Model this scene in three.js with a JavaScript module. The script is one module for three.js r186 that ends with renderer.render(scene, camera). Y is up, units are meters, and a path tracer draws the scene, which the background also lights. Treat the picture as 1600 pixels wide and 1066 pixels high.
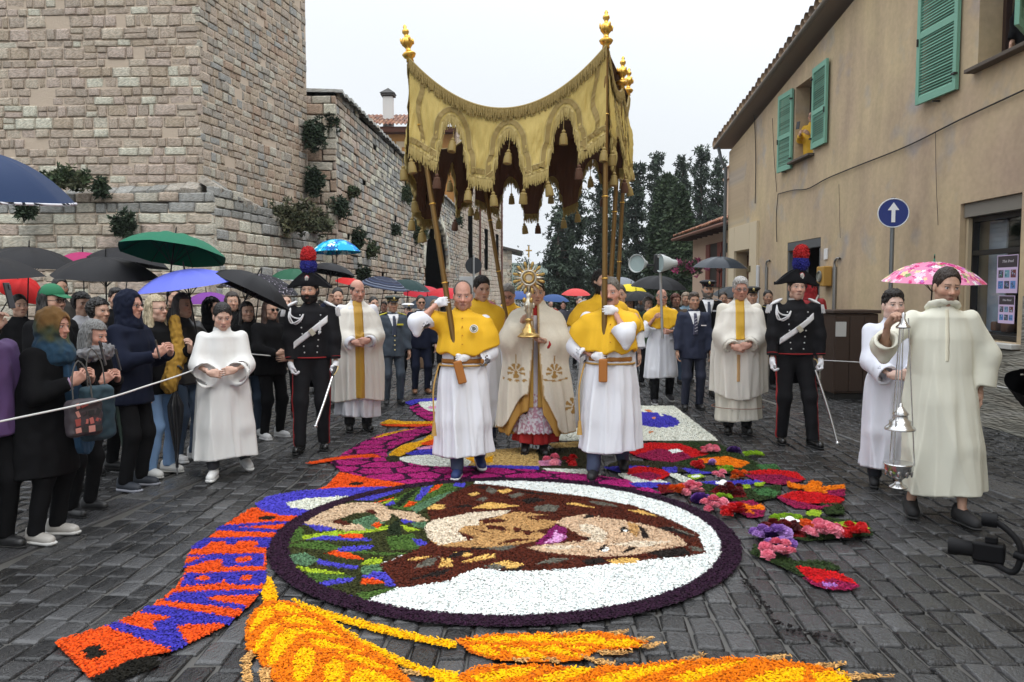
import * as THREE from 'three';
import { mergeGeometries } from 'three/addons/utils/BufferGeometryUtils.js';
import { RoundedBoxGeometry } from 'three/addons/geometries/RoundedBoxGeometry.js';
import { SimplexNoise } from 'three/addons/math/SimplexNoise.js';

// ---------------------------------------------------------------- camera, sky, light, exposure
const scene = new THREE.Scene();
const EYE = 1.62, PITCH = -0.0625, FOC = 1250;
const camera = new THREE.PerspectiveCamera(2 * Math.atan(533 / FOC) * 180 / Math.PI, 1600 / 1066, 0.1, 900);
camera.position.set(0, EYE, 0);
camera.rotation.set(PITCH, 0, 0);
camera.updateMatrixWorld();
{
  const W = 256, H = 128, d = new Float32Array(W * H * 4);
  for (let j = 0; j < H; j++) for (let i = 0; i < W; i++) {
    const el = ((j + 0.5) / H - 0.5) * Math.PI, s = Math.max(0, Math.sin(el)), k = (j * W + i) * 4;
    const az = (i / W) * Math.PI * 2;
    const soft = 1 + 0.05 * Math.sin(az * 3 + 2 * s * 3) * s + 0.04 * Math.sin(az * 5 + 1.3 + s * 9);
    const L = (0.87 + 0.14 * s + 2.3 * s * s * s) * (s > 0 ? soft : 1);
    d[k] = L * (0.965 + 0.02 * s); d[k + 1] = L * 1.02; d[k + 2] = L * 1.07; d[k + 3] = 1;
    if (el < 0) { d[k] = 0.12; d[k + 1] = 0.12; d[k + 2] = 0.12; }
  }
  const t = new THREE.DataTexture(d, W, H, THREE.RGBAFormat, THREE.FloatType);
  t.mapping = THREE.EquirectangularReflectionMapping; t.magFilter = THREE.LinearFilter; t.needsUpdate = true;
  scene.background = t; scene.environment = t;
}
const sun = new THREE.DirectionalLight(new THREE.Color(1, 0.96, 0.9), 0.8);
sun.position.set(9, 22, 8); sun.target.position.set(0, 0, -8);
sun.castShadow = true; sun.shadow.radius = 34; sun.shadow.mapSize.set(2048, 2048);
Object.assign(sun.shadow.camera, { left: -30, right: 30, top: 30, bottom: -30, near: 1, far: 90 });
scene.add(sun, sun.target);
const renderer = new THREE.WebGLRenderer({ antialias: true });
renderer.setSize(1600, 1066);
renderer.toneMapping = THREE.LinearToneMapping;
renderer.toneMappingExposure = 1.05;
renderer.shadowMap.enabled = true;
scene.fog = new THREE.FogExp2(new THREE.Color(0.86, 0.9, 0.94), 0.0004);

// ---------------------------------------------------------------- small helpers
const V = (x, y, z) => new THREE.Vector3(x, y, z);
let seedState = 1;
const rnd = () => { seedState = (seedState + 0x6d2b79f5) | 0; let t = Math.imul(seedState ^ (seedState >>> 15), 1 | seedState); t = (t + Math.imul(t ^ (t >>> 7), 61 | t)) ^ t; return ((t ^ (t >>> 14)) >>> 0) / 4294967296; };
const reseed = (n) => { seedState = n * 7919 + 13; };
const rr = (a, b) => a + (b - a) * rnd();
const pick = (a) => a[Math.floor(rnd() * a.length)];
const clamp = (x, a, b) => Math.max(a, Math.min(b, x)), lerp = (a, b, t) => a + (b - a) * t;
const sstep = (a, b, x) => { const t = clamp((x - a) / (b - a), 0, 1); return t * t * (3 - 2 * t); };
const simplex = new SimplexNoise({ random: (() => { let s = 5; return () => { s = (s * 16807) % 2147483647; return s / 2147483647; }; })() });
const n3 = (x, y, z) => simplex.noise3d(x, y, z);
const fbm = (x, y, z, o = 4) => { let s = 0, a = 0.5; for (let i = 0; i < o; i++) { s += a * n3(x, y, z); x *= 2.03; y *= 2.03; z *= 2.03; a *= 0.5; } return s; };
// a direction through a photograph pixel (1600 x 1066), the ground point it meets, and the point at a depth
const ray = (u, v) => V(u - 800, 533 - v, -FOC).applyAxisAngle(V(1, 0, 0), PITCH);
const G = (u, v, y = 0) => { const d = ray(u, v), k = (y - EYE) / d.y; return V(d.x * k, y, d.z * k); };
const D = (u, v, depth) => { const d = ray(u, v), k = depth / -d.z; return V(d.x * k, EYE + d.y * k, -depth); };

const names = new Map();
const numbered = (n) => { const k = names.get(n) ?? 0; names.set(n, k + 1); return k ? `${n}_${String(k).padStart(3, '0')}` : n; };
function tag(o, label, category, group, kind) {
  if (label) o.userData.label = label;
  if (category) o.userData.category = category;
  if (group) o.userData.group = group;
  if (kind) o.userData.kind = kind;
  return o;
}
function thing(name, label, category, pos = [0, 0, 0], turn = 0, group) {
  const o = new THREE.Group(); o.name = numbered(name);
  o.position.set(...(pos.isVector3 ? pos.toArray() : pos)); o.rotation.y = turn;
  scene.add(o);
  return tag(o, label, category, group);
}
function mk(name, geo, mat, parent) {
  const m = new THREE.Mesh(geo, mat); m.name = parent === scene ? numbered(name) : name; m.castShadow = m.receiveShadow = true;
  parent.add(m); return m;
}
function struct(name, geo, mat) { const m = mk(name, geo, mat, scene); m.userData.kind = 'structure'; return m; }
const merge = (list) => {
  const l = list.map((g) => { g = g.index ? g.toNonIndexed() : g; for (const k of Object.keys(g.attributes)) if (!['position', 'normal', 'uv', 'color'].includes(k)) g.deleteAttribute(k); return g; });
  const all = ['uv', 'color'].filter((k) => !l.every((g) => g.attributes[k]));
  for (const g of l) for (const k of all) g.deleteAttribute(k);
  return mergeGeometries(l);
};
const box = (w, h, d, x = 0, y = 0, z = 0) => new THREE.BoxGeometry(w, h, d).translate(x, y, z);
const rbox = (w, h, d, r = 0.01, x = 0, y = 0, z = 0) => new RoundedBoxGeometry(w, h, d, 1, r).translate(x, y, z);
const cyl = (a, b, r0, r1 = r0, seg = 8, open = false) => {   // a cylinder from a (radius r0) to b (radius r1)
  const d = V().subVectors(b, a), g = new THREE.CylinderGeometry(r1, r0, d.length(), seg, 1, open);
  g.translate(0, d.length() / 2, 0).applyQuaternion(new THREE.Quaternion().setFromUnitVectors(V(0, 1, 0), d.normalize()));
  return g.translate(a.x, a.y, a.z);
};
const tube = (pts, r, seg = 32, rad = 6) => new THREE.TubeGeometry(new THREE.CatmullRomCurve3(pts), seg, r, rad);
const lathe = (pts, seg = 16) => new THREE.LatheGeometry(pts.map(([r, y]) => new THREE.Vector2(r, y)), seg);
const col = (c) => (Array.isArray(c) ? new THREE.Color().setRGB(c[0], c[1], c[2]) : new THREE.Color(c));
const mats = new Map();
function M(c, rough = 0.85, opt = {}) {
  const key = JSON.stringify([c, rough, Object.keys(opt).map((k) => [k, typeof opt[k] === 'object' ? opt[k]?.uuid ?? '' : opt[k]])]);
  if (!mats.has(key)) mats.set(key, new (opt.clearcoat || opt.transmission || opt.sheen || opt.specularIntensity !== undefined ? THREE.MeshPhysicalMaterial : THREE.MeshStandardMaterial)({ color: col(c), roughness: rough, side: THREE.DoubleSide, ...opt }));
  return mats.get(key);
}
const VC = (rough = 0.8, opt = {}) => M([1, 1, 1], rough, { vertexColors: true, ...opt });
function dataTex(w, h, f, srgb = false, rep = true) {   // f(i, j) -> [r, g, b] in 0..1
  const d = new Uint8Array(w * h * 4);
  for (let j = 0; j < h; j++) for (let i = 0; i < w; i++) { const c = f(i, j), k = (j * w + i) * 4; d[k] = clamp(c[0], 0, 1) * 255; d[k + 1] = clamp(c[1], 0, 1) * 255; d[k + 2] = clamp(c[2], 0, 1) * 255; d[k + 3] = 255; }
  const t = new THREE.DataTexture(d, w, h); t.magFilter = t.minFilter = THREE.LinearFilter;
  if (rep) t.wrapS = t.wrapT = THREE.RepeatWrapping;
  if (srgb) t.colorSpace = THREE.SRGBColorSpace;
  t.needsUpdate = true; return t;
}
function canvasTex(w, h, draw, rep = false) {
  const c = document.createElement('canvas'); c.width = w; c.height = h; draw(c.getContext('2d'), w, h);
  const t = new THREE.CanvasTexture(c); t.colorSpace = THREE.SRGBColorSpace; t.magFilter = THREE.LinearFilter;
  if (rep) t.wrapS = t.wrapT = THREE.RepeatWrapping;
  return t;
}

// ---------------------------------------------------------------- signed distance shapes and a surface-net mesher
const cap = (a, b, ra, rb = ra) => {
  const ax = a.x, ay = a.y, az = a.z, dx = b.x - ax, dy = b.y - ay, dz = b.z - az, il = 1 / Math.max(1e-9, dx * dx + dy * dy + dz * dz), dr = rb - ra;
  return (x, y, z) => { const px = x - ax, py = y - ay, pz = z - az; let t = (px * dx + py * dy + pz * dz) * il; t = t < 0 ? 0 : t > 1 ? 1 : t; const qx = px - dx * t, qy = py - dy * t, qz = pz - dz * t; return Math.sqrt(qx * qx + qy * qy + qz * qz) - ra - dr * t; };
};
const ball = (c, r) => (x, y, z) => Math.hypot(x - c.x, y - c.y, z - c.z) - r;
const ell = (c, rx, ry, rz) => { const m = Math.min(rx, ry, rz), cx = c.x, cy = c.y, cz = c.z; return (x, y, z) => { const a = (x - cx) / rx, b = (y - cy) / ry, d = (z - cz) / rz; const q = Math.sqrt(a * a + b * b + d * d); const w = Math.sqrt(a * a / (rx * rx) + b * b / (ry * ry) + d * d / (rz * rz)); return w < 1e-9 ? -m : q * (q - 1) / w; }; };
const smin = (a, b, k) => { const h = k - Math.abs(a - b); return (a < b ? a : b) - (h > 0 ? h * h / (4 * k) : 0); };
const su = (k, ...f) => (x, y, z) => { let d = f[0](x, y, z); for (let i = 1; i < f.length; i++) { const e = f[i](x, y, z), h = k - Math.abs(d - e); d = (d < e ? d : e) - (h > 0 ? h * h / (4 * k) : 0); } return d; };
const uni = (...f) => (x, y, z) => { let d = 1e9; for (let i = 0; i < f.length; i++) { const e = f[i](x, y, z); if (e < d) d = e; } return d; };
const inter = (...f) => (x, y, z) => { let d = -1e9; for (let i = 0; i < f.length; i++) { const e = f[i](x, y, z); if (e > d) d = e; } return d; };
const minus = (f, g) => (x, y, z) => Math.max(f(x, y, z), -g(x, y, z));
const sminus = (k, f, g) => (x, y, z) => -smin(-f(x, y, z), g(x, y, z), k);
const grow = (f, r) => (x, y, z) => f(x, y, z) - r;
const plane = (nx, ny, nz, d) => { const l = Math.hypot(nx, ny, nz); nx /= l; ny /= l; nz /= l; d /= l; return (x, y, z) => nx * x + ny * y + nz * z - d; };   // negative on the side opposite to n
const slab = (nx, ny, nz, d, half) => { const l = Math.hypot(nx, ny, nz); nx /= l; ny /= l; nz /= l; return (x, y, z) => Math.abs(nx * x + ny * y + nz * z - d) - half; };
const wrap = (f, fn) => (x, y, z) => f(x, y, z) + fn(x, y, z);
// stacked elliptical rings: keys [y, rx, rz, cx, cz, fold] from the bottom up; fold(angle, y) makes pleats
function loft(keys, fold) {
  const n = keys.length, y0 = keys[0][0], y1 = keys[n - 1][0];
  return (x, y, z) => {
    const yy = y < y0 ? y0 : y > y1 ? y1 : y; let i = 0; while (i < n - 2 && yy > keys[i + 1][0]) i++;
    const a = keys[i], b = keys[i + 1]; let t = (yy - a[0]) / (b[0] - a[0]); t = t < 0 ? 0 : t > 1 ? 1 : t; const s = t * t * (3 - 2 * t) * 0.5 + t * 0.5;
    let rx = a[1] + (b[1] - a[1]) * s, rz = a[2] + (b[2] - a[2]) * s; const px = x - ((a[3] || 0) + ((b[3] || 0) - (a[3] || 0)) * s), pz = z - ((a[4] || 0) + ((b[4] || 0) - (a[4] || 0)) * s);
    const m = rx < rz ? rx : rz, q = Math.sqrt(px * px / (rx * rx) + pz * pz / (rz * rz));
    let d = (q - 1) * m;
    if (fold && d < 0.25 && d > -0.25) { const amp = (a[5] || 0) + ((b[5] || 0) - (a[5] || 0)) * s; if (amp) d -= amp * fold(Math.atan2(px, pz), yy); }
    return Math.max(d, y - y1, y0 - y);
  };
}
// pleats: a few ridges of uneven width round the body that wander with height
function pleats(seed, n = 5, sharp = 0.5) {
  reseed(seed); const w = [];
  for (let i = 0; i < 3; i++) w.push([Math.max(2, Math.round(n * [0.5, 1, 1.6][i])), rr(0, 6.28), rr(-0.8, 0.8), [0.55, 0.5, 0.2][i], rr(0.5, 1.6), rr(0, 6)]);
  return (t, y) => { let s = 0; for (const [k, p, sl, a, wf, wp] of w) { const c = Math.sin(k * t + p + sl * y * 2 + 0.6 * Math.sin(y * wf * 2 + wp + t)); s += a * (sharp * (1 - 2 * Math.abs(c)) + (1 - sharp) * c); } return s; };
}
function sdfMesh(f, lo, hi, cell, opt = {}) {
  const nx = Math.ceil((hi[0] - lo[0]) / cell) + 2, ny = Math.ceil((hi[1] - lo[1]) / cell) + 2, nz = Math.ceil((hi[2] - lo[2]) / cell) + 2;
  const X = lo[0] - cell * 0.5, Y = lo[1] - cell * 0.5, Z = lo[2] - cell * 0.5, val = new Float32Array(nx * ny * nz), B = 6, skip = opt.skip ?? 1.35;
  const act = [];
  for (let bz = 0; bz < nz; bz += B) for (let by = 0; by < ny; by += B) for (let bx = 0; bx < nx; bx += B) {
    const ex = Math.min(bx + B, nx), ey = Math.min(by + B, ny), ez = Math.min(bz + B, nz);
    const c = f(X + (bx + B / 2) * cell, Y + (by + B / 2) * cell, Z + (bz + B / 2) * cell), far = Math.abs(c) > (B * 0.87 + 1.2) * cell * skip;
    for (let k = bz; k < ez; k++) for (let j = by; j < ey; j++) { let o = (k * ny + j) * nx + bx; for (let i = bx; i < ex; i++, o++) val[o] = far ? (c > 0 ? 1 : -1) : f(X + i * cell, Y + j * cell, Z + k * cell); }
    if (!far) act.push(bx, by, bz);
  }
  // open ends of the box count as outside
  for (let k = 0; k < nz; k++) for (let j = 0; j < ny; j++) { const o = (k * ny + j) * nx; val[o] = Math.max(val[o], 0.001); val[o + nx - 1] = Math.max(val[o + nx - 1], 0.001); }
  const idx = new Int32Array(nx * ny * nz).fill(-1), pos = [], tri = [], sx = 1, sy = nx, sz = nx * ny;
  const E = [[0, 1], [2, 3], [4, 5], [6, 7], [0, 2], [1, 3], [4, 6], [5, 7], [0, 4], [1, 5], [2, 6], [3, 7]];
  const cv = new Float64Array(8);
  const cellVertex = (i, j, k) => {
    const o = i + j * sy + k * sz; if (idx[o] >= 0) return idx[o];
    for (let c = 0; c < 8; c++) cv[c] = val[o + (c & 1) + (c >> 1 & 1) * sy + (c >> 2 & 1) * sz];
    let x = 0, y = 0, z = 0, n = 0;
    for (const [a, b] of E) { const va = cv[a], vb = cv[b]; if (va < 0 !== vb < 0) { const t = va / (va - vb); x += (a & 1) + t * ((b & 1) - (a & 1)); y += (a >> 1 & 1) + t * ((b >> 1 & 1) - (a >> 1 & 1)); z += (a >> 2 & 1) + t * ((b >> 2 & 1) - (a >> 2 & 1)); n++; } }
    idx[o] = pos.length / 3; pos.push(X + (i + x / n) * cell, Y + (j + y / n) * cell, Z + (k + z / n) * cell); return idx[o];
  };
  const quad = (a, b, c, d, flip) => { if (flip) tri.push(a, c, b, b, c, d); else tri.push(a, b, c, c, b, d); };
  for (let q = 0; q < act.length; q += 3) for (let k = act[q + 2]; k < Math.min(act[q + 2] + B, nz - 1); k++) for (let j = act[q + 1]; j < Math.min(act[q + 1] + B, ny - 1); j++) for (let i = act[q]; i < Math.min(act[q] + B, nx - 1); i++) {
    const o = i + j * sy + k * sz, s = val[o] < 0;
    if (j && k && s !== val[o + sx] < 0) quad(cellVertex(i, j - 1, k - 1), cellVertex(i, j, k - 1), cellVertex(i, j - 1, k), cellVertex(i, j, k), !s);
    if (i && k && s !== val[o + sy] < 0) quad(cellVertex(i - 1, j, k - 1), cellVertex(i - 1, j, k), cellVertex(i, j, k - 1), cellVertex(i, j, k), !s);
    if (i && j && s !== val[o + sz] < 0) quad(cellVertex(i - 1, j - 1, k), cellVertex(i, j - 1, k), cellVertex(i - 1, j, k), cellVertex(i, j, k), !s);
  }
  const P = new Float32Array(pos), N = new Float32Array(P.length), h = opt.h ?? cell * 0.35, C = opt.color ? new Float32Array(P.length) : null;
  for (let i = 0; i < P.length; i += 3) {
    const x = P[i], y = P[i + 1], z = P[i + 2], a = f(x + h, y - h, z - h), b = f(x - h, y - h, z + h), c = f(x - h, y + h, z - h), d = f(x + h, y + h, z + h);
    let gx = a - b - c + d, gy = -a - b + c + d, gz = -a + b - c + d; const l = Math.hypot(gx, gy, gz) || 1; gx /= l; gy /= l; gz /= l;
    N[i] = gx; N[i + 1] = gy; N[i + 2] = gz;
    if (C) { const c3 = opt.color(x, y, z, gx, gy, gz); C[i] = c3[0]; C[i + 1] = c3[1]; C[i + 2] = c3[2]; }
  }
  const g = new THREE.BufferGeometry();
  g.setAttribute('position', new THREE.BufferAttribute(P, 3)); g.setAttribute('normal', new THREE.BufferAttribute(N, 3));
  if (C) g.setAttribute('color', new THREE.BufferAttribute(C, 3));
  g.setIndex(new THREE.BufferAttribute(new Uint32Array(tri), 1));
  return g;
}

// ---------------------------------------------------------------- textures of the setting
const TEX = {};
{
  const N = 256, hgt = (i, j, f, o) => { const a = i / N * 6.2832, b = j / N * 6.2832, R = f / 6.2832; return fbm(Math.cos(a) * R + 3, Math.sin(a) * R + Math.cos(b) * R, Math.sin(b) * R + 7, o); };
  TEX.stone = dataTex(N, N, (i, j) => { const v = 0.55 + 0.5 * hgt(i, j, 9, 5) - 0.55 * Math.max(0, hgt(i, j, 26, 2) - 0.22); return [v, v, v]; });
  TEX.stoneCol = dataTex(N, N, (i, j) => { const a = 0.95 + 0.26 * hgt(i, j, 5, 5), p = Math.max(0, hgt(i, j, 26, 2) - 0.25) * 1.1, c = a - p; return [c, c * (1 - 0.03 * hgt(j, i, 4, 2)), c * (0.98 - 0.05 * hgt(j, i, 4, 2))]; }, true);
  TEX.wet = dataTex(N, N, (i, j) => { const v = clamp(0.35 + 0.55 * hgt(i, j, 6, 4) + 0.22 * hgt(j, i, 22, 3), 0.08, 0.85); return [v, v, v]; });
  TEX.sett = dataTex(N, N, (i, j) => { const v = 0.5 + 0.5 * hgt(i, j, 5, 3) + 0.3 * hgt(j, i, 17, 3); return [v, v, v]; });
  TEX.grit = dataTex(N, N, (i, j) => { const v = 0.5 + 0.3 * hgt(i, j, 40, 3) + 0.25 * hgt(j, i, 14, 3); return [v, v, v]; });
}
// an uneven block: unit square in x and z, its worn face at y = 0, skirt down to y = -1
function blockGeo(seed, n, drop, bump, skirt = 1) {
  reseed(seed); const P = [], uv = [], I = [], ou = rnd(), ov = rnd(), m = n + 1;
  for (let j = 0; j <= n; j++) for (let i = 0; i <= n; i++) {
    const ed = (i === 0 || i === n) + (j === 0 || j === n), jx = i > 0 && i < n ? rr(-0.12, 0.12) / n : rr(-0.02, 0.02), jz = j > 0 && j < n ? rr(-0.12, 0.12) / n : rr(-0.02, 0.02);
    const f = (i) => (i === 0 ? 0 : i === n ? 1 : n > 2 ? lerp(0.12, 0.88, (i - 1) / (n - 2)) : 0.5);
    P.push(clamp(f(i) - 0.5 + jx, -0.5, 0.5), ed ? -drop * (ed > 1 ? 1.7 : 1) * rr(0.6, 1.2) : rr(-bump, bump), clamp(f(j) - 0.5 + jz, -0.5, 0.5)); uv.push(ou + f(i), ov + f(j));
  }
  for (let j = 0; j < n; j++) for (let i = 0; i < n; i++) { const a = j * m + i; I.push(a, a + m, a + 1, a + 1, a + m, a + m + 1); }
  const ring = []; for (let i = 0; i < n; i++) ring.push(i); for (let j = 0; j < n; j++) ring.push(j * m + n); for (let i = n; i > 0; i--) ring.push(n * m + i); for (let j = n; j > 0; j--) ring.push(j * m);
  const base = P.length / 3; for (const r of ring) { P.push(P[r * 3], -skirt, P[r * 3 + 2]); uv.push(uv[r * 2], uv[r * 2 + 1] + 0.3); }
  for (let k = 0; k < ring.length; k++) { const a = ring[k], b = ring[(k + 1) % ring.length], c = base + k, d = base + (k + 1) % ring.length; I.push(a, b, c, b, d, c); }
  const g = new THREE.BufferGeometry(); g.setAttribute('position', new THREE.Float32BufferAttribute(P, 3)); g.setAttribute('uv', new THREE.Float32BufferAttribute(uv, 2)); g.setIndex(I); g.computeVertexNormals(); return g;
}
const frustum = new THREE.Frustum().setFromProjectionMatrix(new THREE.Matrix4().multiplyMatrices(camera.projectionMatrix, camera.matrixWorldInverse));
camera.updateProjectionMatrix(); frustum.setFromProjectionMatrix(new THREE.Matrix4().multiplyMatrices(new THREE.Matrix4().copy(camera.projectionMatrix), camera.matrixWorldInverse));
const project = (p) => { const q = p.clone().applyAxisAngle(V(1, 0, 0), 0).sub(camera.position).applyAxisAngle(V(1, 0, 0), -PITCH); return [800 + FOC * q.x / -q.z, 533 - FOC * q.y / -q.z, -q.z]; };
// blocks: list of {m: Matrix4, c: tone index, size: seen size}; the largest become parts, the rest one stuff part
function placeBlocks(parent, name, blocks, geos, tones, matOpt, most = 300) {
  blocks.sort((a, b) => b.size - a.size);
  const tm = tones.map((c) => M(c, matOpt.roughness ?? 0.9, matOpt));
  blocks.forEach((b) => { b.g = Math.floor(rnd() * geos.length); });
  for (const b of blocks.slice(0, most)) { const o = mk(name, geos[b.g], tm[b.c], parent); o.matrix.copy(b.m); o.matrix.decompose(o.position, o.quaternion, o.scale); }
  const rest = blocks.slice(most), cm = M([1, 1, 1], matOpt.roughness ?? 0.9, matOpt);
  geos.forEach((g, k) => {
    const l = rest.filter((b) => b.g === k); if (!l.length) return;
    const im = new THREE.InstancedMesh(g, cm, l.length); im.name = name + '_field'; im.userData.kind = 'stuff'; im.castShadow = im.receiveShadow = true;
    l.forEach((b, i) => { im.setMatrixAt(i, b.m); im.setColorAt(i, col(tones[b.c])); }); parent.add(im);
  });
}
const seen = (p, w, h, n) => { const q = project(p); if (q[2] < 1 || q[0] < -40 || q[0] > 1640 || q[1] < -40 || q[1] > 1110) return 0; const d = p.clone().sub(camera.position), l = d.length(); return w * h * Math.max(0.02, -d.dot(n) / l) / (l * l); };

// ---------------------------------------------------------------- ground, road, kerbs, pavements
struct('ground', new THREE.PlaneGeometry(900, 900).rotateX(-Math.PI / 2).translate(0, -0.06, 0), M([0.09, 0.09, 0.085], 0.95));
const KL0 = G(131, 824), KL1 = G(307, 751), KR0 = G(1600, 785), KR1 = G(1185, 634);
const kerbL = (z) => { const zc = Math.max(z, -12.5); return KL0.x + (KL1.x - KL0.x) * (zc - KL0.z) / (KL1.z - KL0.z) + (zc - z) * 0.03; };
const kerbR = (z) => KR0.x + (KR1.x - KR0.x) * (z - KR0.z) / (KR1.z - KR0.z);
const strip = (za, zb, fa, fb, y, n = 24) => {   // a sheet between two lines x = f(z)
  const P = [], U = [], I = []; for (let i = 0; i <= n; i++) { const z = lerp(za, zb, i / n); P.push(fa(z), y, z, fb(z), y, z); U.push(fa(z), z, fb(z), z); if (i < n) { const a = i * 2; I.push(a, a + 1, a + 2, a + 1, a + 3, a + 2); } }
  const g = new THREE.BufferGeometry(); g.setAttribute('position', new THREE.Float32BufferAttribute(P, 3)); g.setAttribute('uv', new THREE.Float32BufferAttribute(U, 2)); g.setIndex(I); g.computeVertexNormals(); return g;
};
const KW = 0.3;
{
  const wetOpt = { roughness: 0.42, roughnessMap: TEX.wet, bumpMap: TEX.sett, bumpScale: 0.0045 };
  const joint = M([0.075, 0.072, 0.066], 0.5);
  const road = struct('road', strip(3, -80, kerbL, kerbR, -0.016, 60), joint);
  const pl = struct('left_pavement', strip(3, -80, (z) => kerbL(z) - 9, (z) => kerbL(z) - KW, -0.016, 60), joint);
  const pr = struct('right_pavement', strip(3, -80, (z) => kerbR(z) + KW, (z) => kerbR(z) + 9, -0.016, 60), M([0.17, 0.16, 0.14], 0.6));
  const geos = [1, 2, 3, 4, 5, 6].map((s) => blockGeo(s, 3, 0.007, 0.0045, 0.03));
  const tones = [0.016, 0.023, 0.03, 0.038, 0.048, 0.064].map((v, i) => [v * 1.0, v * 1.01, v * 1.04]);
  const setts = (parent, inside, ang, w0, l0, l1, zFar, x0, x1, most, gap, sd) => {
    reseed(sd); const list = [], ca = Math.cos(ang), sa = Math.sin(ang), up = V(0, 1, 0);
    for (let c = x0; c < x1; c += w0) for (let s = 1.5 + rr(0, l1); s < zFar;) {
      const l = rr(l0, l1), cx = c + w0 / 2 + 0.035 * n3(s * 0.35, c * 0.2, sd) + 0.02 * n3(s * 0.9, c * 0.6, sd + 5), cs = s + l / 2, x = cx * ca + cs * sa, z = cx * sa - cs * ca; s += l;
      if (!inside(x, z)) continue;
      const p = V(x + rr(-0.008, 0.008), rr(-0.005, 0.002), z + rr(-0.008, 0.008)), m = new THREE.Matrix4().compose(p, new THREE.Quaternion().setFromEuler(new THREE.Euler(rr(-0.03, 0.03), -ang + rr(-0.055, 0.055), rr(-0.035, 0.035))), V((w0 - gap) * rr(0.965, 1.0), 1, l - gap));
      const hid = Math.hypot(x + 0.05, z + 5.3) < 1.4;
      list.push({ m, c: Math.floor(rr(0, 5.99)), size: hid ? 0 : seen(p, w0, l, up) });
    }
    placeBlocks(parent, 'sett', list, geos, tones, wetOpt, most);
  };
  setts(road, (x, z) => x > kerbL(z) + 0.04 && x < kerbR(z) - 0.04, 0.035, 0.135, 0.15, 0.27, 30, -6, 6, 300, 0.01, 11);
  setts(pl, (x, z) => x < kerbL(z) - KW - 0.04 && x > kerbL(z) - 6, 0.15, 0.12, 0.12, 0.24, 24, -9, 2, 200, 0.012, 12);
  setts(pr, (x, z) => x > kerbR(z) + KW + 0.04 && x < 5.72, -0.09, 0.13, 0.11, 0.2, 24, 1.5, 8, 300, 0.014, 13);
  // smooth kerb stones laid flush in a line on each side
  const kg = [21, 22, 23].map((s) => blockGeo(s, 3, 0.004, 0.001, 0.04));
  for (const [f, sg, nm] of [[kerbL, -1, 'left_kerb'], [kerbR, 1, 'right_kerb']]) {
    const k = new THREE.Group(); k.name = nm; k.userData.kind = 'structure'; scene.add(k); reseed(31);
    for (let z = -2; z > -34;) {
      const l = rr(0.8, 1.3), zc = z - l / 2, a = Math.atan2(f(zc - 0.1) - f(zc + 0.1), 0.2);
      const o = mk('kerb_stone', pick(kg), M(pick([[0.05, 0.05, 0.051], [0.062, 0.062, 0.062], [0.045, 0.045, 0.047]]), 0.8, { roughnessMap: TEX.wet, bumpMap: TEX.grit, bumpScale: 0.002 }), k);
      o.position.set(f(zc) + sg * KW / 2, 0.003, zc); o.rotation.y = -a; o.scale.set(KW - 0.012, 1, l - 0.012); z -= l;
    }
  }
}

// ---------------------------------------------------------------- stone walls
const stoneGeos = [41, 42, 43, 44, 45, 46, 47, 48].map((s) => blockGeo(s, 3, 0.012, 0.009, 0.14));
const TONES = [[0.529, 0.435, 0.36], [0.601, 0.517, 0.426], [0.475, 0.399, 0.337], [0.693, 0.667, 0.565], [0.564, 0.461, 0.399], [0.413, 0.373, 0.33], [0.504, 0.41, 0.321], [0.643, 0.597, 0.505], [0.399, 0.396, 0.386], [0.464, 0.341, 0.263], [0.304, 0.3, 0.286], [0.564, 0.526, 0.454]];
const stoneOpt = { roughness: 0.93, map: TEX.stoneCol, bumpMap: TEX.stone, bumpScale: 0.012 };
// stones over a face that starts at o, runs along u (unit), looks towards n; yTop(s) and yBottom(s) bound it, hole(s, y) leaves gaps
function stonesOn(list, o, u, n, len, yBottom, yTop, cw, ch, tone, hole, batter = 0) {
  const yMax = Math.max(yTop(0), yTop(len / 2), yTop(len)), yMin = Math.min(yBottom(0), yBottom(len));
  for (let y = yMin; y < yMax;) {
    const h = rr(ch[0], ch[1]);
    for (let s = rr(-0.25, 0); s < len;) {
      const w = Math.min(rr(cw[0], cw[1]) * (rnd() < 0.16 ? 0.55 : 1)), a = Math.max(0, s), b = Math.min(len, s + w); s += w;
      const cs = (a + b) / 2; if (b - a < 0.06 || y + h * 0.6 > yTop(cs) || y + h * 0.5 < yBottom(cs) || hole?.(cs, y + h / 2, b - a, h)) continue;
      const split = h > 0.2 && rnd() < 0.14 ? 2 : 1;
      for (let q = 0; q < split; q++) {
        const hh = h / split, yc = y + hh * (q + 0.5) + rr(-0.008, 0.008), push = rr(-0.016, 0.008) - batter * (yc - yMin);
        const p = V(o.x + u.x * cs + n.x * push, yc, o.z + u.z * cs + n.z * push), up = V(0, 1, 0).applyAxisAngle(n, rr(-0.04, 0.04)), uu = V().crossVectors(n, up).normalize();
        const fl = rnd() < 0.5 ? -1 : 1;
        const m = new THREE.Matrix4().makeBasis(uu.clone().multiplyScalar((b - a - 0.013) * fl), n, up.clone().multiplyScalar((hh - 0.012) * fl).negate()).setPosition(p);
        if (m.determinant() < 0) m.makeBasis(uu.clone().multiplyScalar(-(b - a - 0.013) * fl), n, up.clone().multiplyScalar((hh - 0.012) * fl).negate()).setPosition(p);
        list.push({ m, c: tone(cs, yc), size: seen(p, b - a, hh, n) });
      }
    }
    y += h;
  }
}
const prism = (pts, y0, y1) => { const s = new THREE.Shape(pts.map(([x, z]) => new THREE.Vector2(x, -z))); return new THREE.ExtrudeGeometry(s, { depth: y1 - y0, bevelEnabled: false }).rotateX(-Math.PI / 2).translate(0, y0, 0); };
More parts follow.
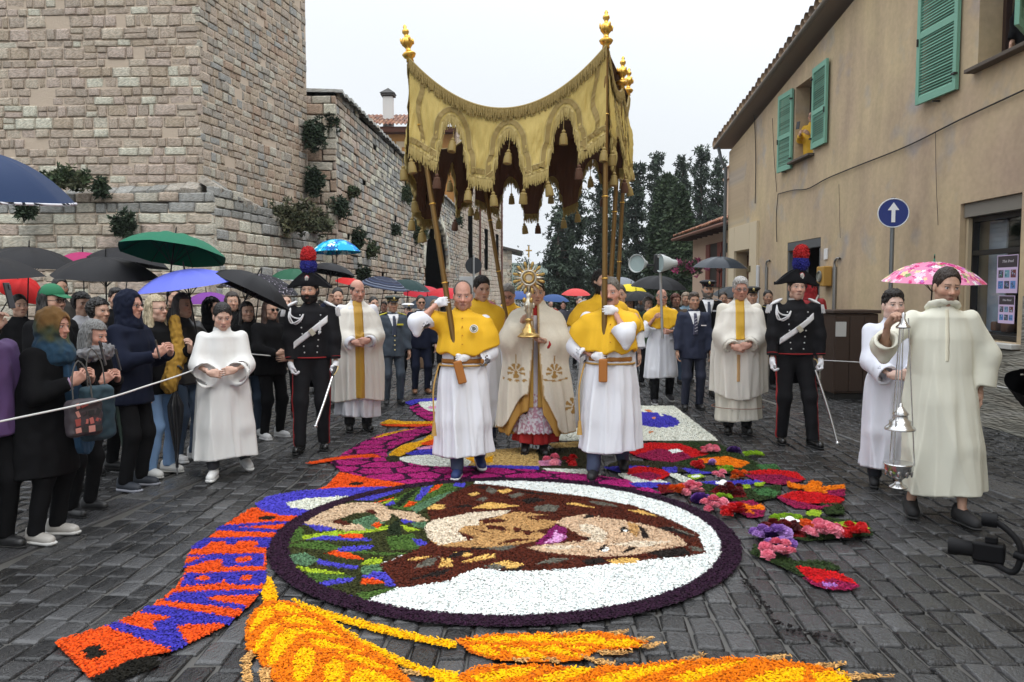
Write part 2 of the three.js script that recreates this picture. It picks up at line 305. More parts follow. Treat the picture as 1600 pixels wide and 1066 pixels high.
const mortar = M([0.5, 0.41, 0.32], 0.97, { bumpMap: TEX.grit, bumpScale: 0.01 });
const tower = thing('stone_tower', 'square medieval stone tower with plants on its ledge behind the umbrellas', 'tower');
{
  reseed(101);
  const c = V(-5.35, 0, -14), uL = V(-1, 0, -0.05).normalize(), nL = V(-0.05, 0, 1).normalize(), uR = V(0.19, 0, -1).normalize(), nR = V(1, 0, 0.19).normalize(), LL = 8, LR = 4.2;
  const at = (s, r, off) => { const p = c.clone().addScaledVector(uL, s).addScaledVector(uR, r).addScaledVector(nL, -off).addScaledVector(nR, -off); return [p.x, p.z]; };
  mk('wall_core', prism([at(0, 0, 0.019), at(LL, 0, 0.019), at(LL, LR, 0.019), at(0, LR, 0.019)], 0, 9.5), mortar, tower);
  const list = [], blot = (s, y, k) => fbm(s * 0.5 + k, y * 0.6, k, 2);
  const toneUp = (s, y) => { const b = blot(s, y, 3), e = s > 4.6 && b > -0.2; if (e && rnd() < 0.6) return pick([5, 10, 6, 2]); return rnd() < 0.13 + b * 0.2 ? pick([3, 7, 3]) : pick([0, 1, 2, 4, 4, 6, 0, 1, 0]); };
  const toneR = (s, y) => (blot(s, y, 9) > 0.1 && rnd() < 0.6 ? pick([9, 6, 5]) : pick([0, 2, 5, 6, 11, 8, 2, 6]));
  stonesOn(list, c, uL, nL, LL, () => 3.3, () => 9.3, [0.15, 0.44], [0.11, 0.22], toneUp, (s, y) => rnd() < 0.05);
  stonesOn(list, c, uR, nR, LR, (s) => 3.5 - s * 0.16, () => 9.3, [0.13, 0.36], [0.1, 0.2], toneR, (s, y) => rnd() < 0.02);
  placeBlocks(tower, 'stone', list, stoneGeos, TONES, stoneOpt, 300);
  // the wider base below the ledge
  const c2 = c.clone().addScaledVector(nL, 0.22).addScaledVector(nR, 0.3);
  const base = new THREE.Group(); base.name = 'wall_base'; tower.add(base);
  const at2 = (s, r, off) => { const p = c2.clone().addScaledVector(uL, s).addScaledVector(uR, r).addScaledVector(nL, -off).addScaledVector(nR, -off); return [p.x, p.z]; };
  const topB = (s) => 3.42 - s * 0.05, topR = (s) => 3.5 - s * 0.165;
  const bl = []; reseed(103);
  const toneB = (s, y) => (y > 2.95 && rnd() < 0.5 ? pick([8, 10, 8, 11]) : pick([1, 7, 11, 0, 3, 1, 4, 11]));
  stonesOn(bl, c2, uL, nL, LL, () => 0, topB, [0.3, 0.62], [0.15, 0.23], toneB);
  stonesOn(bl, c2, uR, nR, 4.6, () => 0, topR, [0.26, 0.5], [0.13, 0.22], (s, y) => (y > topR(s) - 0.5 ? pick([8, 10, 11]) : pick([1, 7, 11, 3, 0, 8])));
  placeBlocks(base, 'stone', bl, stoneGeos, TONES, stoneOpt, 260);
  mk('base_core', prism([at2(0, 0, 0.024), at2(LL, 0, 0.024), at2(LL, 1.2, 0.024), at2(0, 1.2, 0.024)], 0, 3.02), mortar, tower);
  mk('base_core', prism([at2(0.02, 0.02, 0.026), at2(1.2, 0.02, 0.026), at2(1.2, 4.6, 0.026), at2(0.02, 4.6, 0.026)], 0, 2.68), mortar, tower);
  // sloping cap of loose stones that joins base and tower
  const sl = []; reseed(104);
  for (let s = 0; s < LL; s += 0.3) { const p = c.clone().addScaledVector(uL, s + 0.15).addScaledVector(nL, 0.1); p.y = topB(s) + 0.02; sl.push({ m: new THREE.Matrix4().compose(p, new THREE.Quaternion().setFromEuler(new THREE.Euler(0.5 + rr(-0.1, 0.1), rr(-0.15, 0.15), rr(-0.1, 0.1))), V(0.3, 0.9, 0.34)), c: pick([8, 10, 5]), size: 0 }); }
  for (let s = 0; s < 4.5; s += 0.28) { const p = c.clone().addScaledVector(uR, s + 0.1).addScaledVector(nR, 0.16); p.y = topR(s) + 0.0; sl.push({ m: new THREE.Matrix4().compose(p, new THREE.Quaternion().setFromEuler(new THREE.Euler(rr(-0.1, 0.1), 0.19 + rr(-0.15, 0.15), -0.5 + rr(-0.1, 0.1))), V(0.42, 0.9, 0.3)), c: pick([8, 10, 5]), size: 0 }); }
  placeBlocks(tower, 'ledge_stone', sl, stoneGeos, TONES, stoneOpt, 60);
}
const rampart = thing('stone_rampart', 'long grey stone town wall with an arched opening, running back beside the street', 'wall');
const RO = V(-3.98, 0, -18.35), RU = V(0.05, 0, -1).normalize(), RN = V(1, 0, 0.05).normalize();
{
  reseed(111);
  const L = 24.5, topY = (s) => 6.12 - s * 0.014, arch = (s, y, m = 0) => { const q = (s - 16.2) / (3.5 + m), yy = (y - 2.6) / (2.0 + m); return Math.abs(q) < 1 && (y < 2.6 || q * q + yy * yy < 1); };
  const sh = new THREE.Shape([[0, 0], [12.7, 0], [12.7, 2.6]].map(([x, y]) => new THREE.Vector2(x, y)));
  for (let k = 1; k <= 20; k++) { const a = Math.PI * (1 - k / 20); sh.lineTo(16.2 + Math.cos(a) * 3.5, 2.6 + Math.sin(a) * 2.0); }
  sh.lineTo(19.7, 0); sh.lineTo(L, 0); sh.lineTo(L, topY(L) - 0.02); sh.lineTo(0, topY(0) - 0.02);
  const core = new THREE.ExtrudeGeometry(sh, { depth: 1.1, bevelEnabled: false });   // x along the wall, z through it
  core.applyMatrix4(new THREE.Matrix4().makeBasis(RU, V(0, 1, 0), RN.clone().negate()).setPosition(RO.clone().addScaledVector(RN, -0.035)));
  mk('wall_core', core, M([0.3, 0.27, 0.23], 0.97, { bumpMap: TEX.grit, bumpScale: 0.01 }), rampart);
  const list = [], tone = (s, y) => { const g = fbm(s * 0.3, y * 0.5, 4, 2) + (y - 3.4) * 0.22; return rnd() < 0.42 + g ? pick([8, 8, 10, 11, 5, 3]) : pick([0, 2, 4, 6, 9, 1]); };
  stonesOn(list, RO, RU, RN, L, () => 0, topY, [0.2, 0.5], [0.12, 0.22], tone, (s, y) => arch(s, y, 0.03) || rnd() < 0.025);
  // dressed end facing the camera
  const nE = V(0, 0, 1), uE = V(-1, 0, 0);
  stonesOn(list, RO.clone().add(V(0, 0, 0.02)), uE, nE, 1.2, () => 0, () => 6.05, [0.28, 0.62], [0.17, 0.28], () => pick([0, 4, 9, 1, 11, 3]));
  mk('wall_core', box(1.15, 6, 0.5, RO.x - 0.6, 3, RO.z - 0.27), M([0.3, 0.27, 0.23], 0.97), rampart);
  placeBlocks(rampart, 'stone', list, stoneGeos, TONES, stoneOpt, 300);
  const cope = []; for (let s = 0; s < L; s += 0.42) { const p = RO.clone().addScaledVector(RU, s + 0.2).addScaledVector(RN, -0.4); p.y = topY(s) + 0.06; cope.push({ m: new THREE.Matrix4().compose(p, new THREE.Quaternion().setFromEuler(new THREE.Euler(rr(-0.05, 0.05), 0.05, rr(-0.05, 0.05))), V(1.06, 0.6, 0.41)), c: pick([8, 10, 5]), size: seen(p, 0.4, 0.4, V(0, 0, 1)) }); }
  placeBlocks(rampart, 'coping_stone', cope, stoneGeos, TONES, stoneOpt, 60);
  const vs = []; for (let k = 0; k < 17; k++) { const a = Math.PI * (1 - (k + 0.5) / 17), r = V(0, 0, 0).addScaledVector(RU, Math.cos(a)).add(V(0, Math.sin(a) * 0.75, 0)).normalize(); const p = RO.clone().addScaledVector(RU, 16.2 + Math.cos(a) * 3.68).addScaledVector(RN, 0.02); p.y = 2.6 + Math.sin(a) * 2.18; const t = V().crossVectors(r, RN); vs.push({ m: new THREE.Matrix4().makeBasis(t.multiplyScalar(0.5), RN, r.clone().multiplyScalar(-0.42)).setPosition(p), c: pick([8, 11, 3, 5]), size: 1 }); }
  for (const b of vs) if (b.m.determinant() < 0) b.m.scale(V(-1, 1, 1));
  placeBlocks(rampart, 'arch_stone', vs, stoneGeos, TONES, stoneOpt, 60);
  // brick tunnel behind the arch
  const back = []; reseed(113);
  stonesOn(back, RO.clone().addScaledVector(RN, -2.2).addScaledVector(RU, 12), RU, RN, 8.5, () => 0, () => 5, [0.25, 0.45], [0.1, 0.15], () => pick([5, 2, 11, 10]));
  placeBlocks(rampart, 'tunnel_stone', back, stoneGeos, TONES, stoneOpt, 60);
  mk('tunnel_wall', new THREE.BoxGeometry(0.3, 5.2, 9).translate(0, 2.6, 0).applyMatrix4(new THREE.Matrix4().makeRotationY(-0.05).setPosition(RO.clone().addScaledVector(RN, -2.4).addScaledVector(RU, 16.2))), mortar, rampart);
  mk('tunnel_roof', new THREE.BoxGeometry(1.6, 0.3, 9).translate(0, 4.85, 0).applyMatrix4(new THREE.Matrix4().makeRotationY(-0.05).setPosition(RO.clone().addScaledVector(RN, -1.85).addScaledVector(RU, 16.2))), mortar, rampart);
}

// ---------------------------------------------------------------- roofs, houses
const clay = ['#8a5a42', '#7a4f3c', '#9a6a4e', '#6c4a3a', '#a07a60'];
function tileRoof(parent, o, along, up, n, m, w = 0.2, l = 0.34) {   // rows of half-round tiles: o is the low corner, along and up are unit vectors
  const g = new THREE.CylinderGeometry(0.5, 0.42, 1, 6, 1, true, -Math.PI / 2, Math.PI), nn = V().crossVectors(along, up).normalize(); if (nn.y < 0) nn.negate();
  const list = []; for (let i = 0; i < n; i++) for (let j = 0; j < m; j++) { const p = o.clone().addScaledVector(along, (i + 0.5) * w).addScaledVector(up, (j + 0.5) * l); const b = new THREE.Matrix4().makeBasis(along.clone().multiplyScalar(w * rr(0.9, 1.02)), up.clone().multiplyScalar(-l * 1.15), nn.clone().multiplyScalar(w * 0.8)).setPosition(p); if (b.determinant() < 0) b.scale(V(-1, 1, 1)); list.push({ m: b, c: Math.floor(rr(0, 4.99)), size: seen(p, w, l, nn) }); }
  placeBlocks(parent, 'tile', list, [g], clay.map((c) => col(c).toArray().map((x) => x)), { roughness: 0.9 }, 60);
}
const HX = 5.74;
const house = thing('plastered_house', 'tan plastered two-storey house with green shutters along the right of the street', 'house');
{
  const T = 1024, plaster = canvasTex(T, T, (g) => {
    const id = g.createImageData(T, T), d = id.data;
    for (let j = 0; j < T; j++) for (let i = 0; i < T; i++) {
      const x = i / T * 20, y = (1 - j / T) * 9, k = (j * T + i) * 4;
      let a = fbm(x * 0.45, y * 0.4, 1, 4), b = fbm(x * 2.2, y * 0.5, 8, 3), c = fbm(x * 9, y * 9, 2, 3), e = Math.max(0, fbm(x * 0.8, y * 0.9, 20, 4) - 0.22);
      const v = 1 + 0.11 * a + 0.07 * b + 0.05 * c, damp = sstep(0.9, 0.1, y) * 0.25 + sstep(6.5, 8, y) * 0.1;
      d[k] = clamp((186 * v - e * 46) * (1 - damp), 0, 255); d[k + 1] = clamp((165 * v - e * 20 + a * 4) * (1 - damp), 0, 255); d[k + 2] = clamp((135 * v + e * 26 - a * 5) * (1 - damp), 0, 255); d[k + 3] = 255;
    }
    g.putImageData(id, 0, 0);
  });
  const yTop = (s) => 5.28 + (21.4 - s) * 0.158;
  const sh = new THREE.Shape([[-4, 0], [21.4, 0], [21.4, yTop(21.4)], [-4, yTop(-4)]].map(([x, y]) => new THREE.Vector2(x, y)));
  const hole = (s0, s1, y0, y1) => sh.holes.push(new THREE.Path([[s0, y0], [s1, y0], [s1, y1], [s0, y1]].map(([x, y]) => new THREE.Vector2(x, y))));
  hole(15.45, 16.45, 4.24, 5.72);   // window with the watcher
  hole(9.02, 10.05, 4.36, 6.1);     // upper right window
  hole(9.08, 10.32, 1.02, 2.73);    // shop window
  hole(14.95, 16.75, 0.02, 2.62);   // dark doorway
  hole(19.25, 20.55, 0.02, 2.6);    // doorway with pale surround
  const wg = new THREE.ExtrudeGeometry(sh, { depth: 0.45, bevelEnabled: false });
  const uv = wg.attributes.uv; for (let i = 0; i < uv.count; i++) uv.setXY(i, uv.getX(i) / 20, uv.getY(i) / 9);
  wg.applyMatrix4(new THREE.Matrix4().makeBasis(V(0, 0, -1), V(0, 1, 0), V(1, 0, 0)).setPosition(V(HX, 0, 0)));
  { const ix = wg.index; if (!ix) { const P = wg.attributes.position, N = wg.attributes.normal, U = wg.attributes.uv; for (let i = 0; i < P.count; i += 3) for (const [A, n] of [[P, 3], [N, 3], [U, 2]]) for (let k = 0; k < n; k++) { const a = A.array[(i + 1) * n + k]; A.array[(i + 1) * n + k] = A.array[(i + 2) * n + k]; A.array[(i + 2) * n + k] = a; } wg.computeVertexNormals(); } }
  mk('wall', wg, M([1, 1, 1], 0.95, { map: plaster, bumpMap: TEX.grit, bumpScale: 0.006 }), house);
  const dark = M([0.012, 0.011, 0.01], 0.9), pl = M([0.43, 0.35, 0.23], 0.95);
  // rooms behind the openings: floor, walls and ceiling in one shell
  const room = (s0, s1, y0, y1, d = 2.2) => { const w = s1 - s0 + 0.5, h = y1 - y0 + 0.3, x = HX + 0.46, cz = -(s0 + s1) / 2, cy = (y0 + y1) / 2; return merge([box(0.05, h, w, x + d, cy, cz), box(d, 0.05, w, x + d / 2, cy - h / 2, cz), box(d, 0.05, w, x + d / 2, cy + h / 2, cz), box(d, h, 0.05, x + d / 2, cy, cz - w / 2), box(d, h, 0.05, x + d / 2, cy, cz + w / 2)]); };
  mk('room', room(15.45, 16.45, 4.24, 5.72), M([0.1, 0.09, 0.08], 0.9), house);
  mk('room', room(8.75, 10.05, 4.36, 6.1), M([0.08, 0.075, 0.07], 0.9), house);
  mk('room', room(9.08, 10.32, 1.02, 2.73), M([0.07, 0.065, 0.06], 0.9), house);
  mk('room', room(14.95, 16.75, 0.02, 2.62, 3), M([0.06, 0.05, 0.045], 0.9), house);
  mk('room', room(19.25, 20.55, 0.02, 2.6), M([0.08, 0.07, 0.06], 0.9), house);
  // pale surround of the far doorway and its brown door
  const sur = M([0.62, 0.52, 0.36], 0.9);
  mk('door_surround', merge([box(0.06, 3.25, 0.55, HX - 0.032, 1.625, -18.97), box(0.06, 3.25, 0.5, HX - 0.032, 1.625, -20.81), box(0.06, 0.62, 1.29, HX - 0.032, 2.94, -19.9)]), sur, house);
  const dr = mk('door', box(0.06, 2.5, 1.28, HX + 0.3, 1.27, -19.9), M('#4a2f20', 0.7), house); mk('panel', merge([0, 1].flatMap((a) => [0, 1].map((b) => rbox(0.04, 0.95, 0.42, 0.01, HX + 0.26, 0.72 + b * 1.15, -19.62 - a * 0.58)))), M('#553725', 0.6), dr);
  // lintel and metal frame of the dark doorway
  mk('door_frame', merge([box(0.12, 0.16, 1.78, HX + 0.06, 2.53, -15.85), box(0.1, 2.4, 0.07, HX + 0.06, 1.22, -16.7), box(0.1, 2.4, 0.07, HX + 0.06, 1.22, -15.0)]), M('#55585a', 0.6), house);
  mk('door_leaf', merge([box(0.05, 2.35, 0.5, HX + 0.2, 1.2, -16.4)]), M('#737a80', 0.5), house);
  mk('door_step', box(0.5, 0.1, 1.78, HX + 0.1, 0.05, -15.85), M([0.3, 0.28, 0.25], 0.85), house);
  // windows: sill, frame, pane, shutters of slats
  const green = M('#76a993', 0.65, { bumpMap: TEX.grit, bumpScale: 0.002 }), green2 = M('#568571', 0.7);
  const win = (s0, s1, y0, y1, fr) => { const w = thingPart('window'); const c = -(s0 + s1) / 2, W = s1 - s0; mk('frame', merge([box(0.07, y1 - y0, 0.07, HX + 0.32, (y0 + y1) / 2, -s0 - 0.04), box(0.07, y1 - y0, 0.07, HX + 0.32, (y0 + y1) / 2, -s1 + 0.04), box(0.07, 0.07, W - 0.16, HX + 0.32, y1 - 0.04, c), box(0.07, 0.07, W - 0.16, HX + 0.32, y0 + 0.04, c)]), fr, w); mk('sill', rbox(0.22, 0.05, W + 0.16, 0.01, HX - 0.02, y0 - 0.026, c), M('#5c5248', 0.8), w); return w; };
  const thingPart = (n) => { const g = new THREE.Group(); g.name = n; house.add(g); return g; };
  const brownFr = M('#35221a', 0.6);
  win(15.45, 16.45, 4.24, 5.72, brownFr);
  const w2 = win(9.02, 10.05, 4.36, 6.1, brownFr);
  mk('curtain', tube([V(HX + 0.5, 5.2, -9.95), V(HX + 0.5, 5.2, -9.3)], 0.01, 4, 4), brownFr, w2);
  { const P = new THREE.PlaneGeometry(1.0, 1.7, 40, 2); const a = P.attributes.position; for (let i = 0; i < a.count; i++) a.setZ(i, 0.03 * Math.sin(a.getX(i) * 38)); P.computeVertexNormals(); P.rotateY(-Math.PI / 2).translate(HX + 0.55, 5.2, -9.55); mk('curtain', P, M([0.3, 0.33, 0.38], 0.9), w2); }
  const shutter = (hs, y0, y1, w, ang) => {   // hinge at s = hs, opening to larger s when w > 0
    const s = thingPart('shutter'), h = y1 - y0, a = Math.abs(w), fr = 0.075, t = 0.045;
    s.position.set(HX - 0.045, y0, -hs); s.rotation.y = ang;
    const sg = -Math.sign(w), X = (f) => sg * f;
    mk('frame', merge([box(t, h, fr, 0, h / 2, X(fr / 2)), box(t, h, fr, 0, h / 2, X(a - fr / 2)), ...[fr / 2, h * 0.44, h - fr / 2].map((y) => box(t - 0.004, fr * (y > fr && y < h * 0.6 ? 1.1 : 1.3), a - 2 * fr, 0, y === fr / 2 ? fr * 0.65 : y > h * 0.6 ? h - fr * 0.65 : y, X(a / 2)))]), green, s);
    const slat = new RoundedBoxGeometry(0.008, 0.052, a - 2 * fr, 1, 0.003), tilt = 0.6;
    for (const [b0, b1] of [[fr * 1.3, h * 0.44 - fr * 0.55], [h * 0.44 + fr * 0.55, h - fr * 1.3]]) for (let y = b0 + 0.02; y < b1; y += 0.04) { const m = mk('slat', slat, rnd() < 0.5 ? green2 : green, s); m.position.set(0, y, X(a / 2)); m.rotation.z = -tilt; }
    mk('hinge', merge([box(0.05, 0.025, 0.07, -0.03, 0.2, X(0.02)), box(0.05, 0.025, 0.07, -0.03, h - 0.2, X(0.02)), box(0.02, 0.1, 0.02, -0.035, h * 0.4, X(a - 0.04))]), M('#26231f', 0.6), s);
    return s;
  };
  shutter(16.5, 4.12, 5.72, 0.72, 0.06); shutter(15.4, 4.3, 5.8, -0.74, -0.03);
  shutter(10.42, 4.2, 6.3, 0.92, 0.06); shutter(9.0, 4.4, 6.3, -0.62, -0.75);
  mk('shutter_hook', merge([box(0.1, 0.02, 0.02, HX - 0.06, 4.16, -10.9), box(0.1, 0.02, 0.02, HX - 0.06, 4.1, -16.9), box(0.1, 0.02, 0.02, HX - 0.06, 4.3, -8.0)]), M('#26231f', 0.6), house);
  // shop window set back in the wall
  const sw = thingPart('shop_window'), sfr = M('#1d1a18', 0.5), bx0 = HX + 0.17;
  mk('frame', merge([box(0.08, 1.52, 0.07, bx0, 1.79, -10.27), box(0.08, 1.52, 0.06, bx0, 1.79, -9.12), box(0.08, 0.06, 1.08, bx0, 2.1, -9.695), box(0.08, 0.06, 1.08, bx0, 2.52, -9.695), box(0.08, 0.05, 1.08, bx0, 1.06, -9.695)]), sfr, sw);
  mk('shutter_box', box(0.2, 0.17, 1.2, HX + 0.14, 2.64, -9.7), M('#7a756c', 0.7), sw);
  mk('side_trim', box(0.05, 1.5, 0.05, HX + 0.1, 1.79, -10.28), M('#b6a588', 0.6), sw);
  mk('pane', box(0.008, 1.42, 1.06, bx0 + 0.02, 1.79, -9.695), M([0.9, 0.93, 0.95], 0.03, { transmission: 1, ior: 1.45 }), sw);
  mk('sill', rbox(0.3, 0.06, 1.4, 0.01, HX + 0.04, 0.985, -9.7), M([0.55, 0.54, 0.5], 0.7), sw);
  mk('curtain', box(0.02, 1.4, 0.36, bx0 + 0.2, 1.8, -10.1), M([0.42, 0.45, 0.5], 0.9), sw);
  mk('display_shelf', box(0.3, 0.04, 1.1, bx0 + 0.25, 1.09, -9.7), M('#3a2a22', 0.7), sw);
  mk('goods', merge([rbox(0.1, 0.12, 0.1, 0.02, bx0 + 0.15, 1.18, -10.0), lathe([[0, 0], [0.05, 0], [0.07, 0.08], [0.03, 0.14], [0.04, 0.16]], 10).translate(bx0 + 0.18, 1.12, -9.75), rbox(0.08, 0.2, 0.12, 0.02, bx0 + 0.2, 1.21, -9.88)]), M('#7a5038', 0.5), sw);
  const printed = (seed) => canvasTex(256, 384, (g, w, h) => { reseed(seed); g.fillStyle = '#cdb8d8'; g.fillRect(0, 0, w, h); g.fillStyle = '#3a3238'; g.fillRect(8, 8, w - 16, 116); g.fillStyle = '#e8e4ea'; g.font = 'italic 34px serif'; g.fillText('The Pool', 60, 74); const cs = ['#4a4048', '#6f97ad', '#6a2f28', '#3f74b8', '#3a3d4a', '#5a86c0']; cs.forEach((c, i) => { const x = 20 + (i % 3) * 76, y = 150 + Math.floor(i / 3) * 112; g.fillStyle = c; g.fillRect(x, y, 62, 78); for (let k = 0; k < 14; k++) { g.fillStyle = `hsl(${200 + rr(-40, 60)},${rr(10, 40)}%,${rr(25, 75)}%)`; g.fillRect(x + rr(2, 44), y + rr(2, 56), rr(4, 16), rr(4, 18)); } }); });
  const posterA = mk('poster', box(0.004, 0.45, 0.4, bx0 - 0.046, 1.82, -9.5), [M('#cdb8d8'), M([1, 1, 1], 0.6, { map: printed(5) }), M('#cdb8d8'), M('#cdb8d8'), M('#cdb8d8'), M('#cdb8d8')], sw);
  mk('poster', box(0.004, 0.33, 0.31, bx0 - 0.046, 1.4, -9.49), [M('#cdb8d8'), M([1, 1, 1], 0.6, { map: printed(6) }), M('#cdb8d8'), M('#cdb8d8'), M('#cdb8d8'), M('#cdb8d8')], sw);
  // rough grey plinth
  const pg = merge([box(0.07, 0.94, 6.3, HX - 0.036, 0.47, -7.05), box(0.07, 0.62, 3.9, HX - 0.036, 1.255, -6.94)]);
  mk('plinth', pg, M([0.3, 0.285, 0.25], 0.98, { map: TEX.stoneCol, bumpMap: TEX.grit, bumpScale: 0.03 }), house);
  mk('plinth', merge([box(0.05, 0.5, 4.6, HX - 0.026, 0.25, -12.55)]), M([0.36, 0.33, 0.28], 0.98, { map: TEX.stoneCol, bumpMap: TEX.grit, bumpScale: 0.02 }), house);
  // roof edge: boards, tiles, gutter
  const slope = Math.atan(0.158), E0 = V(HX - 0.27, 5.42, -21.75), along = V(0, Math.sin(slope), Math.cos(slope)), Lr = 27;
  const slabG = box(3.4, 0.1, Lr, 1.7, 0.05, Lr / 2).applyMatrix4(new THREE.Matrix4().makeBasis(V(1, 0, 0), V().crossVectors(along, V(1, 0, 0)), along).setPosition(E0));
  mk('roof', slabG, M('#8a7d70', 0.9), house);
  mk('gutter', cyl(E0.clone().add(V(-0.04, 0.03, 0)), E0.clone().addScaledVector(along, Lr).add(V(-0.04, 0.03, 0)), 0.045, 0.045, 8), M('#7a736a', 0.6), house);
  reseed(121);
  const tl = new THREE.CylinderGeometry(0.09, 0.1, 0.5, 7, 1, true, 0, Math.PI).rotateZ(0);
  for (let i = 0; i < 110; i++) { const p = E0.clone().addScaledVector(along, 0.1 + i * 0.235); p.y += 0.1; const o = mk('roof_tile', tl, M(pick(['#8a7560', '#6f6052', '#9b8468', '#7d6a58']), 0.9), house); o.position.copy(p).add(V(0.14 + rr(-0.02, 0.02), 0, 0)); o.rotation.set(0, 0, Math.PI / 2); o.rotation.order = 'YXZ'; o.rotation.x = -Math.PI / 2; }
  mk('downpipe', merge([tube([V(HX - 0.26, 5.42, -21.5), V(HX - 0.22, 5.2, -21.46), V(HX - 0.2, 5.05, -21.42), V(HX - 0.08, 4.9, -21.42)], 0.045, 12, 8), cyl(V(HX - 0.08, 4.9, -21.42), V(HX - 0.08, 0, -21.42), 0.045)]), M('#5d6264', 0.5), house);
  // cables on the front
  const wp = (u, v) => { const d = ray(u, v), k = (HX - 0.03) / d.x; return V(HX - 0.03, EYE + d.y * k, d.z * k); };
  const cab = M('#3a3630', 0.8);
  for (const c of [tube([wp(1599, 141), wp(1500, 187), wp(1420, 227), wp(1330, 263), wp(1290, 280), wp(1262, 295), wp(1240, 297), wp(1216, 303)], 0.011, 40, 5), tube([wp(1216, 303), wp(1213, 340), wp(1214, 378)], 0.009, 6, 5), tube([wp(1207, 185), wp(1210, 250), wp(1214, 300)], 0.006, 6, 5), tube([wp(1179, 180), wp(1181, 250), wp(1180, 318)], 0.011, 8, 5), tube([wp(1178, 172), wp(1150, 205), wp(1138, 222)], 0.012, 6, 5), tube([wp(1462, 206), wp(1463, 280), wp(1466, 352)], 0.004, 6, 4), tube([wp(1311, 288), wp(1312, 330), wp(1313, 372)], 0.004, 6, 4)]) mk('cable', c, cab, house);
  const metal = M('#9a9c9b', 0.35, { metalness: 0.8 });
  const con = (u, v0, v1) => { const p = wp(u, v0), q = wp(u, v1); return merge([cyl(V(p.x, q.y, p.z), V(p.x, p.y - 0.08, p.z), 0.035), tube([V(p.x, p.y - 0.1, p.z), V(p.x - 0.01, p.y, p.z), V(p.x, p.y + 0.06, p.z + 0.06), V(p.x, p.y + 0.06, p.z + 0.2)], 0.02, 10, 6)]); };
  mk('conduit', con(1305, 410, 590), metal, house); mk('conduit', con(1198, 412, 540), metal, house);
  const p1 = wp(1182, 445); mk('meter_box', merge([rbox(0.05, 0.9, 0.3, 0.01, HX - 0.03, p1.y, p1.z)]), M([0.62, 0.63, 0.64], 0.6), house);
  const pq = wp(1289, 397); mk('house_number', rbox(0.02, 0.2, 0.16, 0.005, HX - 0.012, pq.y, pq.z), M([0.75, 0.75, 0.74], 0.5), house);
  const p2 = wp(1173, 420); mk('house_number', rbox(0.02, 0.14, 0.2, 0.005, HX - 0.075, p2.y, p2.z), M('#5c5032', 0.5), house);
  const p3 = wp(1293, 432), mb = mk('wall_box', rbox(0.16, 0.36, 0.34, 0.02, HX - 0.09, p3.y, p3.z), M('#b58a3c', 0.5, { bumpMap: TEX.grit, bumpScale: 0.004 }), house);
  mk('emblem', new THREE.TorusGeometry(0.09, 0.02, 8, 20).rotateY(Math.PI / 2).translate(HX - 0.18, p3.y, p3.z), M('#6f6f68', 0.5), mb); mk('emblem', new THREE.CylinderGeometry(0.055, 0.055, 0.02, 14).rotateZ(Math.PI / 2).translate(HX - 0.178, p3.y, p3.z), M('#8b8a80', 0.5), mb);
}
{ // small house beyond with a chimney and flowers
  reseed(131);
  const h = thing('small_house', 'low pink plastered house with brown eaves and chimney beyond the tan house', 'house');
  mk('wall', merge([box(4, 3.6, 9, 9.0, 1.8, -26.6)]), M([0.5, 0.36, 0.27], 0.95, { bumpMap: TEX.grit, bumpScale: 0.01 }), h);
  const up = V(1, 0.38, 0).normalize(), o = V(6.35, 3.62, -31.6);
  mk('roof', box(4.4, 0.1, 9.6, 2.2, 0, 4.8).applyMatrix4(new THREE.Matrix4().makeBasis(up, V(-up.y, up.x, 0), V(0, 0, 1)).setPosition(o)), M('#4a3024', 0.9), h);
  tileRoof(h, o.clone().add(V(0, 0.12, 0)), V(0, 0, 1), up, 46, 12, 0.205, 0.36);
  for (let i = 0; i < 12; i++) mk('rafter', box(0.75, 0.09, 0.1, 6.75, 3.6, -31.2 + i * 0.78), M('#3d261c', 0.9), h);
  mk('gutter', cyl(o.clone().add(V(-0.05, 0, 0)), o.clone().add(V(-0.05, 0, 9.6)), 0.06), M('#6a3f2c', 0.6), h);
  const ch = mk('chimney', rbox(0.7, 1.5, 0.7, 0.02, 7.9, 4.75, -28.2), M([0.55, 0.4, 0.28], 0.9), h);
  mk('chimney_cap', merge([box(0.86, 0.07, 0.86, 7.9, 5.54, -28.2), box(0.2, 0.34, 0.66, 7.62, 5.74, -28.2), box(0.2, 0.34, 0.66, 8.18, 5.74, -28.2), box(0.12, 0.34, 0.6, 7.9, 5.74, -28.2), new THREE.ConeGeometry(0.66, 0.32, 4).rotateY(Math.PI / 4).translate(7.9, 6.07, -28.2)]), M([0.5, 0.37, 0.27], 0.9), ch);
  const w = mk('window', box(0.06, 1.5, 1.1, 6.97, 2.5, -27.6), M('#1c120e', 0.6), h); mk('shutter', merge([rbox(0.05, 1.5, 0.55, 0.01, 6.93, 2.5, -26.8), rbox(0.05, 1.5, 0.55, 0.01, 6.93, 2.5, -28.4)]), M('#6e2f22', 0.6), w);
  mk('wall_lamp', rbox(0.16, 0.3, 0.2, 0.03, 6.9, 3.0, -25.8), M('#55585a', 0.5), h);
}
